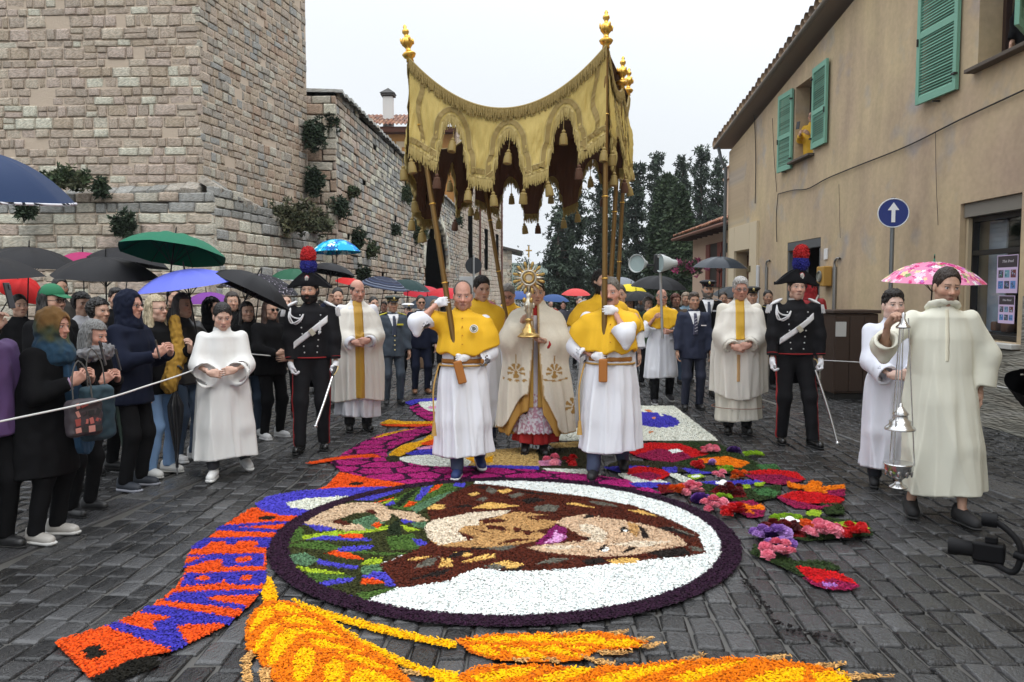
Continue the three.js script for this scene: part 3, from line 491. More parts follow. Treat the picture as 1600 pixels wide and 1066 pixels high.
// ---------------------------------------------------------------- buildings beyond the rampart
{
  reseed(141);
  const ob = thing('orange_building', 'orange rendered building with a tiled roof and tall chimney behind the town wall', 'building');
  const z = -44.5, x0 = -8.4, x1 = -3.2, ye = 10.2;
  mk('wall', box(x1 - x0, ye, 8, (x0 + x1) / 2, ye / 2, z - 4), M([0.5, 0.25, 0.075], 0.95, { bumpMap: TEX.grit, bumpScale: 0.01 }), ob);
  mk('pilaster', merge([box(0.3, 3.6, 0.06, -6.2, ye - 2.2, z + 0.032), box(1.8, 0.3, 0.06, -5.15, ye - 0.55, z + 0.032)]), M([0.62, 0.5, 0.34], 0.9), ob);
  mk('eave', box(x1 - x0 + 1, 0.28, 9, (x0 + x1) / 2 - 0.2, ye + 0.14, z - 3.8), M('#4e2b1d', 0.9), ob);
  tileRoof(ob, V(x0 - 0.8, ye + 0.34, z + 0.8), V(1, 0, 0), V(0, 0.34, -1).normalize(), 28, 10, 0.23, 0.42);
  const c = mk('chimney', merge([rbox(0.55, 1.7, 0.55, 0.02, -7.0, ye + 1.5, z - 1.5)]), M([0.6, 0.6, 0.58], 0.9), ob);
  mk('chimney_cap', merge([box(0.75, 0.1, 0.75, -7.0, ye + 2.45, z - 1.5), new THREE.ConeGeometry(0.6, 0.35, 4).rotateY(Math.PI / 4).translate(-7, ye + 2.7, z - 1.5)]), M('#3c3a38', 0.8), c);
  const sb = thing('stone_building', 'tall pinkish stone building with narrow windows at the far end of the town wall', 'building');
  const A = V(-2.78, 0, -42.9), B = V(-0.66, 0, -60), u = B.clone().sub(A).normalize(), n = V(-u.z, 0, u.x), Lb = A.distanceTo(B);
  if (n.x < 0) n.negate();
  mk('wall_core', prism([[A.x - n.x * 0.05, A.z - n.z * 0.05], [B.x - n.x * 0.05, B.z - n.z * 0.05], [B.x - 2, B.z], [A.x - 0.5, A.z - 2]], 0, 10.5), M([0.5, 0.38, 0.28], 0.95), sb);
  const list = []; stonesOn(list, A, u, n, Lb, () => 0, () => 10.4, [0.3, 0.6], [0.2, 0.3], () => pick([0, 1, 4, 6, 11, 4]), (s, y) => (Math.abs(s - 3.2) < 0.5 && y > 3.2 && y < 6.2) || (Math.abs(s - 9) < 0.6 && y > 3 && y < 5.6) || (Math.abs(s - 14) < 0.6 && y > 3 && y < 5.6));
  placeBlocks(sb, 'stone', list, stoneGeos, TONES, stoneOpt, 120);
  for (const [s, y0, y1] of [[3.2, 3.2, 6.2], [9, 3, 5.6], [14, 3, 5.6]]) { const p = A.clone().addScaledVector(u, s); mk('window', box(0.1, y1 - y0, 0.95, 0, 0, 0).applyMatrix4(new THREE.Matrix4().makeBasis(n, V(0, 1, 0), u).setPosition(V(p.x, (y0 + y1) / 2, p.z))), M('#15181a', 0.4), sb); }
  for (const s of [6.2, 16]) { const p = A.clone().addScaledVector(u, s).addScaledVector(n, 0.08); mk('downpipe', cyl(V(p.x, 0, p.z), V(p.x, 10, p.z), 0.06), M('#5a2e22', 0.6), sb); }
  const fh = thing('far_house', 'small stone house with dark overhanging roof at the end of the street', 'house');
  mk('wall', box(3.2, 5.2, 6, -1.6, 2.6, -75), M([0.42, 0.36, 0.29], 0.95, { map: TEX.stoneCol, bumpMap: TEX.stone, bumpScale: 0.05 }), fh);
  const fl = []; stonesOn(fl, V(0, 0, -71.98), V(-1, 0, 0), V(0, 0, 1), 3, () => 2, () => 5.2, [0.3, 0.6], [0.22, 0.32], () => pick([0, 1, 5, 11])); placeBlocks(fh, 'stone', fl, stoneGeos, TONES, stoneOpt, 40);
  mk('roof', merge([box(4.6, 0.2, 7, -1.3, 0, -75)]).applyMatrix4(new THREE.Matrix4().makeRotationZ(-0.24)).translate(0, 5.3, 0), M('#3b3733', 0.9), fh);
}
// ---------------------------------------------------------------- hills and trees
{
  const P = [], I = []; const n = 60; for (let i = 0; i <= n; i++) { const x = lerp(-260, 260, i / n), h = 9 + 9 * fbm(x * 0.012, 2, 1, 3) + 4; P.push(x, -3, -330, x, h, -360, x, h * 0.9, -420); if (i < n) { const a = i * 3; I.push(a, a + 3, a + 1, a + 1, a + 3, a + 4, a + 1, a + 4, a + 2, a + 2, a + 4, a + 5); } }
  const g = new THREE.BufferGeometry(); g.setAttribute('position', new THREE.Float32BufferAttribute(P, 3)); g.setIndex(I); g.computeVertexNormals(); struct('hills', g, M([0.07, 0.1, 0.075], 1));
}
const leafMat = (c) => M(c, 0.8, { });
// a spray of small needles: flat tapered blades fanned about one stem
function sprayGeo(seed, blades, len, wid) {
  reseed(seed); const P = [], I = []; for (let i = 0; i < blades; i++) { const t = i / blades, a = rr(0, 6.28), el = rr(-0.4, 1.1), d = V(Math.cos(a) * Math.cos(el), Math.sin(el), Math.sin(a) * Math.cos(el)), s = V().crossVectors(d, V(rr(-1, 1), rr(-1, 1), rr(-1, 1))).normalize(), o = V(rr(-0.2, 0.2), t * 0.3, rr(-0.2, 0.2)).multiplyScalar(len), b = P.length / 3, l = len * rr(0.6, 1.1), e = o.clone().addScaledVector(d, l), m = o.clone().addScaledVector(d, l * 0.5); P.push(...o.toArray(), ...m.clone().addScaledVector(s, wid).toArray(), ...m.clone().addScaledVector(s, -wid).toArray(), ...e.toArray()); I.push(b, b + 1, b + 2, b + 1, b + 3, b + 2); }
  const g = new THREE.BufferGeometry(); g.setAttribute('position', new THREE.Float32BufferAttribute(P, 3)); g.setIndex(I); g.computeVertexNormals(); return g;
}
const sprays = [1, 2, 3].map((s) => sprayGeo(s, 14, 0.3, 0.045));
function conifer(label, x, z, h, r, kind, seed) {
  reseed(seed); const t = thing('conifer_tree', label, 'tree', [x, 0, z], rr(0, 6), undefined);
  mk('trunk', cyl(V(0, 0, 0), V(0, h * 0.95, 0), 0.05 * r + 0.12, 0.03, 7), M([0.08, 0.06, 0.05], 0.9), t);
  const place = [], limbs = [];
  if (kind === 'column') {
    const n = Math.round(h * r * 210); for (let i = 0; i < n; i++) { const y = Math.pow(rnd(), 0.85), a = rr(0, 6.28), prof = Math.pow(Math.sin(Math.PI * Math.pow(clamp(y, 0.02, 0.99), 0.6)), 0.55) * (1 + 0.16 * n3(Math.cos(a) * 1.5, y * h * 0.5, Math.sin(a) * 1.5 + seed)), q = r * prof * Math.sqrt(rr(0.45, 1.05)); place.push([V(Math.cos(a) * q, 0.25 + y * h, Math.sin(a) * q), rr(0.75, 1.35), V(Math.cos(a) * 0.35, 1, Math.sin(a) * 0.35)]); }
  } else {
    for (let y = h * 0.12; y < h; y += rr(0.22, 0.4)) { const f = y / h, nb = 4 + Math.floor(rr(0, 3)); for (let b = 0; b < nb; b++) { const a = rr(0, 6.28), len = r * Math.pow(1 - f, 0.75) * rr(0.45, 1.12) + 0.18; const dir = V(Math.cos(a), rr(-0.25, 0.25) - 0.1 * (1 - f), Math.sin(a)); limbs.push(cyl(V(0, y, 0), V(0, y, 0).addScaledVector(dir, len * 0.8), 0.035, 0.012, 4)); const m = Math.max(3, Math.round(len * 8)); for (let k = 0; k < m; k++) { const q = Math.pow((k + 0.5) / m, 0.8); place.push([V(0, y, 0).addScaledVector(dir, len * q).add(V(rr(-0.25, 0.25), rr(-0.16, 0.16), rr(-0.25, 0.25))), rr(0.7, 1.3) * (0.75 + 0.4 * (1 - q)), dir.clone().add(V(0, rr(-0.2, 0.5), 0))]); } } }
    mk('limb', merge(limbs), M([0.08, 0.06, 0.05], 0.9), t);
  }
  const per = [[], [], []]; for (const p of place) per[Math.floor(rnd() * 3)].push(p);
  const tones = kind === 'column' ? [[0.034, 0.06, 0.026], [0.024, 0.045, 0.02], [0.05, 0.078, 0.034]] : [[0.035, 0.055, 0.036], [0.048, 0.072, 0.044], [0.024, 0.038, 0.028]];
  per.forEach((l, k) => { const im = new THREE.InstancedMesh(sprays[k], M([1, 1, 1], 0.75), l.length); im.name = 'crown'; im.userData.kind = 'stuff'; im.castShadow = im.receiveShadow = true; l.forEach(([p, s, up], i) => { im.setMatrixAt(i, new THREE.Matrix4().compose(p, new THREE.Quaternion().setFromUnitVectors(V(0, 1, 0), up.clone().normalize()), V(s, s, s))); const c = pick(tones), v = rr(0.7, 1.35); im.setColorAt(i, new THREE.Color().setRGB(c[0] * v, c[1] * v, c[2] * v)); }); t.add(im); });
}
{
  const tr = (label, u, top, zz, r, kind, seed) => { const p = D(u, 455, zz), h = D(u, top, zz).y; conifer(label, p.x, -zz, h, r, kind, seed); };
  tr('broad dark conifer with drooping left branches seen under the canopy', 893, 232, 42, 1.6, 'limb', 201);
  tr('dense narrow conifer behind the right canopy poles', 938, 222, 45, 1.1, 'limb', 202);
  tr('slender open conifer just right of the canopy tassels', 993, 262, 42, 1.0, 'limb', 203);
  tr('tall thin conifer with a bare leaning tip against the sky', 1022, 238, 50, 0.85, 'limb', 204);
  tr('smooth column cypress, left one of a close pair above the horn loudspeakers', 1042, 288, 40, 0.95, 'column', 205);
  tr('smooth column cypress, right one of a close pair above the horn loudspeakers', 1058, 302, 39, 0.85, 'column', 206);
  tr('dark conifer in the middle of the right-hand clump', 1064, 242, 52, 1.0, 'limb', 207);
  tr('tallest pointed conifer of the right-hand clump', 1093, 230, 50, 1.15, 'limb', 208);
  tr('dark conifer touching the eave of the tan house', 1120, 250, 48, 1.25, 'limb', 209);
  tr('ragged conifer at the left edge of the tree clump with low limbs', 872, 330, 40, 1.2, 'limb', 210);
  tr('dark conifer low between the canopy and the column cypresses', 968, 300, 48, 1.2, 'limb', 211);
}
const leafGeos = [1, 2, 3].map((s) => sprayGeo(s + 20, 16, 0.11, 0.018));
function shrub(label, p, rx, ry, rz, n, tones, seed, name = 'wall_plant', cat = 'plant') {
  reseed(seed); const t = thing(name, label, cat, p);
  mk('stem', merge([0, 1, 2].map((k) => cyl(V(rr(-0.2, 0.2) * rx, -ry * 0.6, -rz * 0.6), V(rr(-0.6, 0.6) * rx, rr(0.1, 0.6) * ry, rr(0, 0.5) * rz), 0.012, 0.004, 4))), M([0.1, 0.08, 0.05], 0.9), t);
  leafGeos.forEach((g) => { const im = new THREE.InstancedMesh(g, M([1, 1, 1], 0.8), Math.ceil(n / 4.2)); im.name = 'foliage'; im.userData.kind = 'stuff'; im.castShadow = im.receiveShadow = true; for (let i = 0; i < im.count; i++) { const d = V(rr(-1, 1), rr(-1, 1), rr(-1, 1)).normalize().multiplyScalar(Math.cbrt(rnd()) * (rnd() < 0.25 ? 1.25 : 0.8)); const q = V(d.x * rx * (1 + 0.3 * n3(d.y * 3, seed, 0)), d.y * ry, d.z * rz), s = rr(0.6, 1.3); im.setMatrixAt(i, new THREE.Matrix4().compose(q, new THREE.Quaternion().setFromEuler(new THREE.Euler(rr(-1, 1), rr(0, 6), rr(-1, 1))), V(s, s, s))); const c = pick(tones), v = rr(0.65, 1.4); im.setColorAt(i, new THREE.Color().setRGB(c[0] * v, c[1] * v, c[2] * v)); } t.add(im); });
}
{
  const gr = [[0.05, 0.075, 0.03], [0.035, 0.06, 0.025], [0.08, 0.09, 0.045]], dk = [[0.03, 0.05, 0.025], [0.022, 0.04, 0.02]];
  const onL = (u, v, zz) => D(u, v, zz);
  shrub('ragged green plants growing from the tower ledge near the navy umbrella', onL(105, 282, 13.6), 0.45, 0.2, 0.15, 210, gr, 301);
  shrub('small dark bush rooted low on the tower above the green umbrella', onL(192, 354, 13.6), 0.2, 0.22, 0.14, 150, dk, 302);
  shrub('tiny dark fern tuft on the lower tower wall at far left', onL(42, 332, 13.6), 0.16, 0.12, 0.1, 80, dk, 303);
  shrub('small tuft high beside the blackened stones of the tower', onL(158, 294, 13.7), 0.12, 0.2, 0.1, 60, dk, 304);
  const ry = (u, v, zz) => D(u, v, zz);
  shrub('dark bush growing at the top corner of the town wall against the tower', ry(491, 212, 17.9), 0.26, 0.34, 0.16, 260, dk, 305);
  shrub('dark small bush at the right of the wall corner top', ry(518, 194, 18.4), 0.14, 0.2, 0.1, 90, dk, 306);
  shrub('dark bush low in the corner between tower and town wall', ry(490, 285, 17.9), 0.2, 0.36, 0.14, 220, dk, 307);
  shrub('overgrown dry weeds along the sloping ledge at the tower foot', ry(450, 342, 16.3), 0.75, 0.34, 0.35, 420, [[0.09, 0.09, 0.045], [0.06, 0.07, 0.035]], 308);
  shrub('tuft of weeds on the sloping ledge nearest the town wall', ry(492, 352, 17.6), 0.45, 0.24, 0.25, 200, [[0.08, 0.09, 0.045], [0.06, 0.07, 0.035]], 309);
  const rs = (s, y) => RO.clone().addScaledVector(RU, s).addScaledVector(RN, 0.1).setY(y);
  const onR = (u, v) => { const d = ray(u, v); let best = 0, bd = 1e9; for (let s = 0; s < 24; s += 0.1) { const q = project(rs(s, 3)); if (Math.abs(q[0] - u) < bd) { bd = Math.abs(q[0] - u); best = s; } } const p = rs(best, 0), k = p.z / d.z; p.y = EYE + d.y * k; return p; };
  for (const [u, v, r, w, n] of [[532, 325, 0.2, 'small green bush on the town wall above the turquoise umbrella', 120], [553, 300, 0.14, 'thin weeds high on the town wall left of the long grass', 50], [558, 375, 0.24, 'dark plant at mid height on the town wall beside the turquoise umbrella', 130], [580, 393, 0.18, 'dark little plant right of the turquoise umbrella', 90], [640, 290, 0.42, 'grey green bush hanging from the wall top by the canopy', 280], [634, 305, 0.3, 'dry grass tuft under the hanging wall-top bush', 120], [652, 362, 0.42, 'round bush left of the wall arch', 300], [618, 360, 0.16, 'small weeds on the middle of the town wall', 60], [566, 432, 0.2, 'low dark plant on the town wall above the striped umbrella', 110], [716, 345, 0.3, 'bush on the far end of the town wall by the canopy pole', 140]]) shrub(w, onR(u, v), r, r * 1.15, 0.18, n, rnd() < 0.5 ? gr : dk, 320 + u);
  shrub('green hedge bush at the end of the street below the far house', D(812, 428, 62).setY(1.6), 1.2, 2.0, 1.2, 500, gr, 341, 'hedge_bush', 'bush');
  shrub('dark bushy tree beside the far house at the end of the street', D(818, 405, 66).setY(2.6), 0.9, 2.6, 1, 600, dk, 342, 'bushy_tree', 'tree');
  shrub('pink flowering bush on the wall of the low pink house', D(1078, 420, 22.5), 0.42, 0.22, 0.3, 220, [[0.3, 0.04, 0.12], [0.4, 0.1, 0.2], [0.05, 0.08, 0.03], [0.04, 0.06, 0.03]], 343, 'flowering_bush', 'bush');
}
// ---------------------------------------------------------------- street signs
{
  const p = D(1396, 333, 11.4), s = thing('traffic_sign', 'round blue traffic sign with white upward arrow on a grey post', 'sign', [p.x, 0, p.z], -0.3);
  mk('post', cyl(V(0, 0, -0.04), V(0, p.y + 0.22, -0.04), 0.03, 0.03, 12), M('#7d8184', 0.4, { metalness: 0.7 }), s);
  mk('disc', new THREE.CylinderGeometry(0.205, 0.205, 0.02, 40).rotateX(Math.PI / 2).translate(0, p.y, 0), M('#0f2a7a', 0.35), s);
  mk('rim', new THREE.TorusGeometry(0.2, 0.008, 6, 40).translate(0, p.y, 0.01), M('#e8ecf0', 0.4), s);
  const a = new THREE.Shape([[-0.025, -0.13], [0.025, -0.13], [0.025, 0.04], [0.075, 0.04], [0, 0.15], [-0.075, 0.04], [-0.025, 0.04]].map(([x, y]) => new THREE.Vector2(x, y)));
  mk('arrow', new THREE.ExtrudeGeometry(a, { depth: 0.004, bevelEnabled: false }).translate(0, p.y, 0.0115), M('#f2f4f6', 0.4), s);
  mk('clamp', merge([box(0.12, 0.03, 0.06, 0, p.y + 0.08, -0.035), box(0.12, 0.03, 0.06, 0, p.y - 0.08, -0.035)]), M('#7d8184', 0.4, { metalness: 0.7 }), s);
  const q = D(740, 415, 30), t = thing('traffic_sign', 'dark back of a round traffic sign on a post behind the left bearers', 'sign', [q.x, 0, q.z], 0.1);
  mk('post', cyl(V(0, 0, 0.05), V(0, q.y + 0.4, 0.05), 0.04), M('#a6a9aa', 0.4, { metalness: 0.6 }), t);
  mk('disc', new THREE.CylinderGeometry(0.31, 0.31, 0.03, 32).rotateX(Math.PI / 2).translate(0, q.y, 0), M('#20242a', 0.6), t);
  const b = thing('notice_board', 'pale rectangular back of a street panel below the round sign', 'sign', [q.x - 0.1, 0, q.z - 0.6], 0.1);
  mk('panel', rbox(0.95, 0.7, 0.04, 0.01, 0, q.y - 0.75, 0), M([0.6, 0.62, 0.63], 0.6), b); mk('post', merge([cyl(V(-0.35, 0, -0.04), V(-0.35, q.y - 0.5, -0.04), 0.03), cyl(V(0.35, 0, -0.04), V(0.35, q.y - 0.5, -0.04), 0.03)]), M('#8a8d8e', 0.5), b);
}

// ---------------------------------------------------------------- the flower carpet: designs drawn on the ground in metres, filled with single petals
const CELL = 0.0115, CX0 = -3.3, CX1 = 3.3, CZ0 = -12.4, CZ1 = -3.0, CW = Math.ceil((CX1 - CX0) / CELL), CH = Math.ceil((CZ1 - CZ0) / CELL);
const raster = new Int16Array(CW * CH).fill(-1), parts = [];
const kA = (x, y) => [400 + x / 3.08, 720 + y / 3.08], kB = (x, y) => [860 + x / 2.502, 640 + y / 2.502], kC = (x, y) => [60 + x / 3.27, 740 + y / 3.27], kE = (x, y) => [380 + x / 4.444, 890 + y / 4.444], kF = (x, y) => [640 + x / 3.265, 745 + y / 3.265], kH = (x, y) => [680 + x / 2.222, 960 + y / 2.222], kK = (x, y) => [470 + x / 3.478, 610 + y / 3.478], kL = (x, y) => [860 + x / 5.333, 620 + y / 5.333], kP = (x, y) => [x, y];
const MED = V(-0.045, 0, -5.28), MR = 1.525;
const inDisc = (r) => (x, z) => Math.hypot(x - MED.x, z - MED.z) < r;
function fill(part, poly, mask) {   // poly: ground points [x, z] or null for the mask alone
  let x0 = CX0, x1 = CX1, z0 = CZ0, z1 = CZ1;
  if (poly) { x0 = Math.max(x0, Math.min(...poly.map((p) => p[0]))); x1 = Math.min(x1, Math.max(...poly.map((p) => p[0]))); z0 = Math.max(z0, Math.min(...poly.map((p) => p[1]))); z1 = Math.min(z1, Math.max(...poly.map((p) => p[1]))); }
  for (let j = Math.max(0, Math.floor((z0 - CZ0) / CELL)); j < Math.min(CH, Math.ceil((z1 - CZ0) / CELL)); j++) {
    const z = CZ0 + (j + 0.5) * CELL, xs = [];
    if (poly) { for (let i = 0; i < poly.length; i++) { const [ax, az] = poly[i], [bx, bz] = poly[(i + 1) % poly.length]; if (az > z !== bz > z) xs.push(ax + (bx - ax) * (z - az) / (bz - az)); } xs.sort((a, b) => a - b); } else xs.push(x0, x1);
    for (let q = 0; q + 1 < xs.length; q += 2) for (let i = Math.max(0, Math.round((xs[q] - CX0) / CELL)); i < Math.min(CW, Math.round((xs[q + 1] - CX0) / CELL)); i++) { if (mask && !mask(CX0 + (i + 0.5) * CELL, z)) continue; raster[j * CW + i] = part; }
  }
}
function carpetPart(owner, name, colour, spread = 0.16, size = 1, bedTone = 0.75) { parts.push({ owner, name, c: col(colour), spread, size, bedTone }); return parts.length - 1; }
const ground = (k, flat) => { const r = []; for (let i = 0; i < flat.length; i += 2) { const g = G(...k(flat[i], flat[i + 1])); r.push([g.x, g.z]); } return r; };
const draw = (part, k, flat, mask) => fill(part, ground(k, flat), mask);
const dotAt = (part, k, x, y, rx, rz) => { const g = G(...k(x, y)), p = []; for (let i = 0; i < 16; i++) { const a = i / 16 * 6.2832; p.push([g.x + rx * Math.cos(a), g.z + rz * Math.sin(a)]); } fill(part, p); };
const worley = (x, z, s) => { x /= s; z /= s; const ix = Math.floor(x), iz = Math.floor(z); let a = 9, b = 9; for (let i = -1; i < 2; i++) for (let j = -1; j < 2; j++) { const h = Math.sin((ix + i) * 127.1 + (iz + j) * 311.7) * 43758.5, h2 = Math.sin((ix + i) * 269.5 + (iz + j) * 183.3) * 43758.5; const d = Math.hypot(ix + i + 0.5 + 0.7 * (h - Math.floor(h) - 0.5) - x, iz + j + 0.5 + 0.7 * (h2 - Math.floor(h2) - 0.5) - z); if (d < a) { b = a; a = d; } else if (d < b) b = d; } return b - a; };
const C = { plum: '#2b1528', white: '#e9edea', brown: '#4f2114', rust: '#6b2c1a', black: '#241d1a', grey: '#67645a', sand: '#dcb263', skin: '#cfb192', pale: '#dccdb6', tan: '#bd935e', mag: '#7c1c5c', pink: '#d69bcb', olive: '#35381b', green: '#47632a', sage: '#557657', blue: '#4640b4', lime: '#9cb42c', orange: '#dd4f14', yellow: '#f0b400', amber: '#de7406', straw: '#c2955a', violet: '#3a34a0', magenta: '#a8236f', wine: '#36102f', red: '#c3141a', crimson: '#8e1c42', moss: '#2b3a1c' };

{ // the wide petal ground behind: scaled band, stripes, panel
  const o = thing('petal_carpet', 'patchwork carpet of magenta scales, stripes and white petals under the bearers feet', 'flower carpet');
  const P = (n, c, s, z) => carpetPart(o, n, c, s, z);
  const wine = P('dark_outline', C.wine), mag = P('magenta_scale', C.magenta), oj = P('orange_flame', C.orange), ye = P('yellow_band', '#d9a118'), bl = P('blue_stripe', C.blue), wh = P('white_field', '#d9dcd2'), pk = P('pink_stripe', '#d58fb4'), tn = P('tan_field', '#c2a468'), dk = P('dark_leaves', '#33301f'), rd = P('red_patch', C.red);
  const scale = (d) => (x, z) => !inDisc(MR - 0.02)(x, z) && worley(x * 0.75, z, 0.25) > d;
  const band = [160, 400, 230, 350, 330, 290, 420, 250, 560, 220, 720, 195, 720, 225, 560, 290, 460, 340, 470, 370, 550, 395, 640, 415, 760, 425, 900, 425, 1250, 440, 1600, 470, 1800, 500, 1960, 570, 1600, 520, 1400, 500, 1100, 500, 900, 505, 780, 515, 600, 535, 400, 500, 230, 450];
  draw(tn, kK, [900, 370, 1060, 330, 1200, 320, 1320, 330, 1400, 400, 1280, 425, 1000, 420, 900, 415]);
  draw(wh, kK, [520, 378, 620, 362, 800, 358, 960, 360, 900, 425, 680, 420, 590, 402]);
  draw(ye, kK, [890, 375, 950, 350, 1000, 380, 1050, 360, 1040, 400, 950, 410]);
  draw(dk, kK, [1280, 330, 1600, 310, 1600, 470, 1300, 440]); draw(pk, kK, [1290, 392, 1420, 385, 1410, 418, 1300, 420]); draw(wh, kK, [1300, 432, 1590, 440, 1640, 480, 1400, 462]);
  draw(bl, kK, [880, 425, 1060, 416, 1290, 422, 1290, 440, 1000, 442]);
  draw(wine, kK, band, scale(-1)); draw(mag, kK, band, scale(0.13));
  draw(wine, kK, [590, 95, 640, 82, 690, 118, 790, 140, 790, 178, 690, 168, 620, 130]); draw(mag, kK, [590, 95, 640, 82, 690, 118, 790, 140, 790, 178, 690, 168, 620, 130], scale(0.12));
  draw(bl, kK, [560, 72, 620, 55, 790, 44, 790, 58, 640, 68, 600, 86]); draw(wh, kK, [640, 70, 790, 60, 790, 132, 680, 112, 650, 90]); draw(pk, kK, [690, 95, 790, 88, 790, 108, 700, 108]); draw(rd, kK, [735, 80, 790, 60, 790, 90]);
  draw(ye, kK, [430, 185, 480, 165, 560, 176, 700, 176, 790, 168, 790, 185, 600, 192, 520, 190]); draw(oj, kK, [430, 192, 560, 192, 720, 190, 790, 186, 790, 200, 600, 204, 470, 200]);
  draw(ye, kK, [490, 342, 560, 302, 660, 280, 700, 250, 790, 222, 790, 250, 680, 292, 600, 335, 540, 366, 480, 364]); draw(dk, kK, [450, 375, 500, 362, 540, 368, 530, 400, 480, 398]);
  draw(oj, kK, [640, 302, 790, 248, 800, 290, 700, 304]); draw(pk, kK, [630, 322, 790, 296, 800, 318, 640, 330]); draw(bl, kK, [570, 352, 640, 332, 800, 322, 820, 356, 620, 360]);
  draw(ye, kK, [385, 272, 450, 245, 560, 222, 640, 215, 560, 228, 440, 262]);
  draw(oj, kK, [28, 402, 160, 376, 250, 364, 400, 354, 440, 374, 300, 376, 160, 392, 60, 408]);
  draw(dk, kL, [560, 545, 1180, 555, 1250, 640, 900, 640, 450, 600]); draw(bl, kL, [440, 600, 700, 588, 820, 595, 780, 625, 560, 640]); draw(bl, kL, [920, 605, 1055, 597, 1055, 640, 980, 650]); draw(bl, kL, [1085, 610, 1300, 610, 1420, 640, 1200, 665]);
  draw(wh, kL, [560, 660, 660, 640, 900, 700, 1000, 740, 700, 735]); draw(wh, kL, [960, 650, 1060, 655, 1220, 725, 1120, 735]); draw(bl, kL, [650, 735, 820, 725, 1000, 735, 980, 762, 800, 775, 700, 765]); draw(bl, kL, [1160, 735, 1300, 722, 1760, 705, 1790, 728, 1500, 758, 1200, 765]);
  draw(dk, kL, [60, 440, 330, 430, 330, 580, 120, 560, 20, 520]); draw(tn, kL, [-20, 400, 330, 380, 330, 425, 40, 440]);
  const p = thing('petal_square', 'white petal square with a round blue motif behind the right bearer', 'flower carpet');
  const pw = carpetPart(p, 'white_field', '#dfe0d4'), pb = carpetPart(p, 'blue_motif', C.blue), po = carpetPart(p, 'orange_fleck', '#d98a4e');
  draw(pw, kL, [100, 85, 1030, 85, 1400, 375, 0, 375]); { const q = G(...kL(860, 200)), f = []; for (let i = 0; i < 40; i++) { const a = i / 40 * 6.2832, r = 0.3 * (i % 2 ? 1 : 0.93); f.push([q.x + r * Math.cos(a) * 1.02, q.z + r * 2.1 * Math.sin(a)]); } fill(pb, f); }
  draw(po, kL, [780, 115, 830, 120, 850, 140, 800, 135]); draw(po, kL, [850, 178, 878, 182, 872, 198, 846, 194]); draw(pw, kL, [890, 140, 915, 142, 945, 172, 920, 175]); draw(po, kL, [820, 300, 862, 298, 840, 318, 822, 318]);
}
{ // ribbon with its lettering
  const o = thing('petal_ribbon', 'curved orange petal ribbon lettered VERBVM in blue at the left of the medallion', 'flower carpet');
  const oj = carpetPart(o, 'orange_ground', C.orange), bl = carpetPart(o, 'letter', C.violet), dk = carpetPart(o, 'dark_dot', '#1d1a14'), cr = carpetPart(o, 'blue_curl', '#4a43bb'), wh = carpetPart(o, 'white_curl', '#d8dacb'), sh = carpetPart(o, 'black_underside', '#17150f');
  draw(oj, kC, [1090, 185, 960, 265, 880, 330, 790, 390, 755, 450, 750, 520, 700, 600, 580, 690, 430, 760, 350, 790, 85, 872, 170, 960, 270, 1062, 480, 960, 680, 920, 770, 880, 930, 800, 1030, 730, 1100, 660, 1140, 600, 1160, 500, 1160, 400, 1220, 310, 1330, 230, 1200, 195]);
  draw(bl, kC, [925, 278, 1130, 262, 1310, 252, 1295, 268, 1020, 285, 1250, 300, 1232, 316, 905, 302]);
  draw(bl, kC, [850, 340, 1205, 338, 1195, 370, 1175, 392, 1098, 386, 1130, 370, 1100, 355, 1020, 358, 1005, 378, 960, 374, 960, 358, 880, 360, 840, 396, 778, 396, 800, 375]);
  draw(bl, kC, [770, 428, 1155, 420, 1150, 486, 950, 490, 938, 482, 940, 450, 850, 462, 750, 497, 754, 474, 850, 441, 764, 441]); draw(oj, kC, [1012, 440, 1085, 437, 1080, 465, 1002, 467]);
  draw(bl, kC, [750, 525, 1160, 508, 1160, 570, 1120, 586, 960, 581, 950, 546, 928, 577, 720, 592]); draw(oj, kC, [798, 552, 840, 534, 886, 548, 848, 563]); draw(oj, kC, [1030, 545, 1060, 530, 1092, 534, 1080, 560, 1035, 563]);
  draw(bl, kC, [690, 620, 1140, 605, 1125, 635, 900, 640, 850, 655, 1066, 690, 1050, 713, 900, 692, 640, 662]);
  draw(bl, kC, [560, 690, 640, 690, 1002, 752, 975, 782, 860, 785, 700, 792, 762, 882, 690, 920, 345, 795, 388, 770, 600, 822, 500, 745, 530, 715]); draw(oj, kC, [425, 762, 530, 726, 692, 748, 578, 778, 612, 822]); draw(oj, kC, [702, 796, 932, 785, 770, 880]);
  dotAt(dk, kC, 1170, 238, 0.06, 0.055); dotAt(dk, kC, 272, 916, 0.04, 0.045); dotAt(dk, kC, 298, 942, 0.045, 0.045);
  draw(sh, kC, [270, 1064, 480, 964, 600, 952, 625, 985, 420, 1070, 300, 1090]);
  draw(oj, kA, [280, 152, 340, 130, 380, 90, 400, 62, 560, 95, 730, 122, 600, 140, 420, 146]); dotAt(dk, kA, 480, 120, 0.06, 0.06);
  draw(cr, kA, [0, 215, 60, 180, 200, 155, 400, 140, 720, 132, 640, 150, 480, 192, 400, 218, 300, 252, 220, 278, 120, 274, 20, 248]); draw(wh, kA, [140, 212, 250, 190, 440, 180, 400, 214, 290, 250, 170, 238]);
}
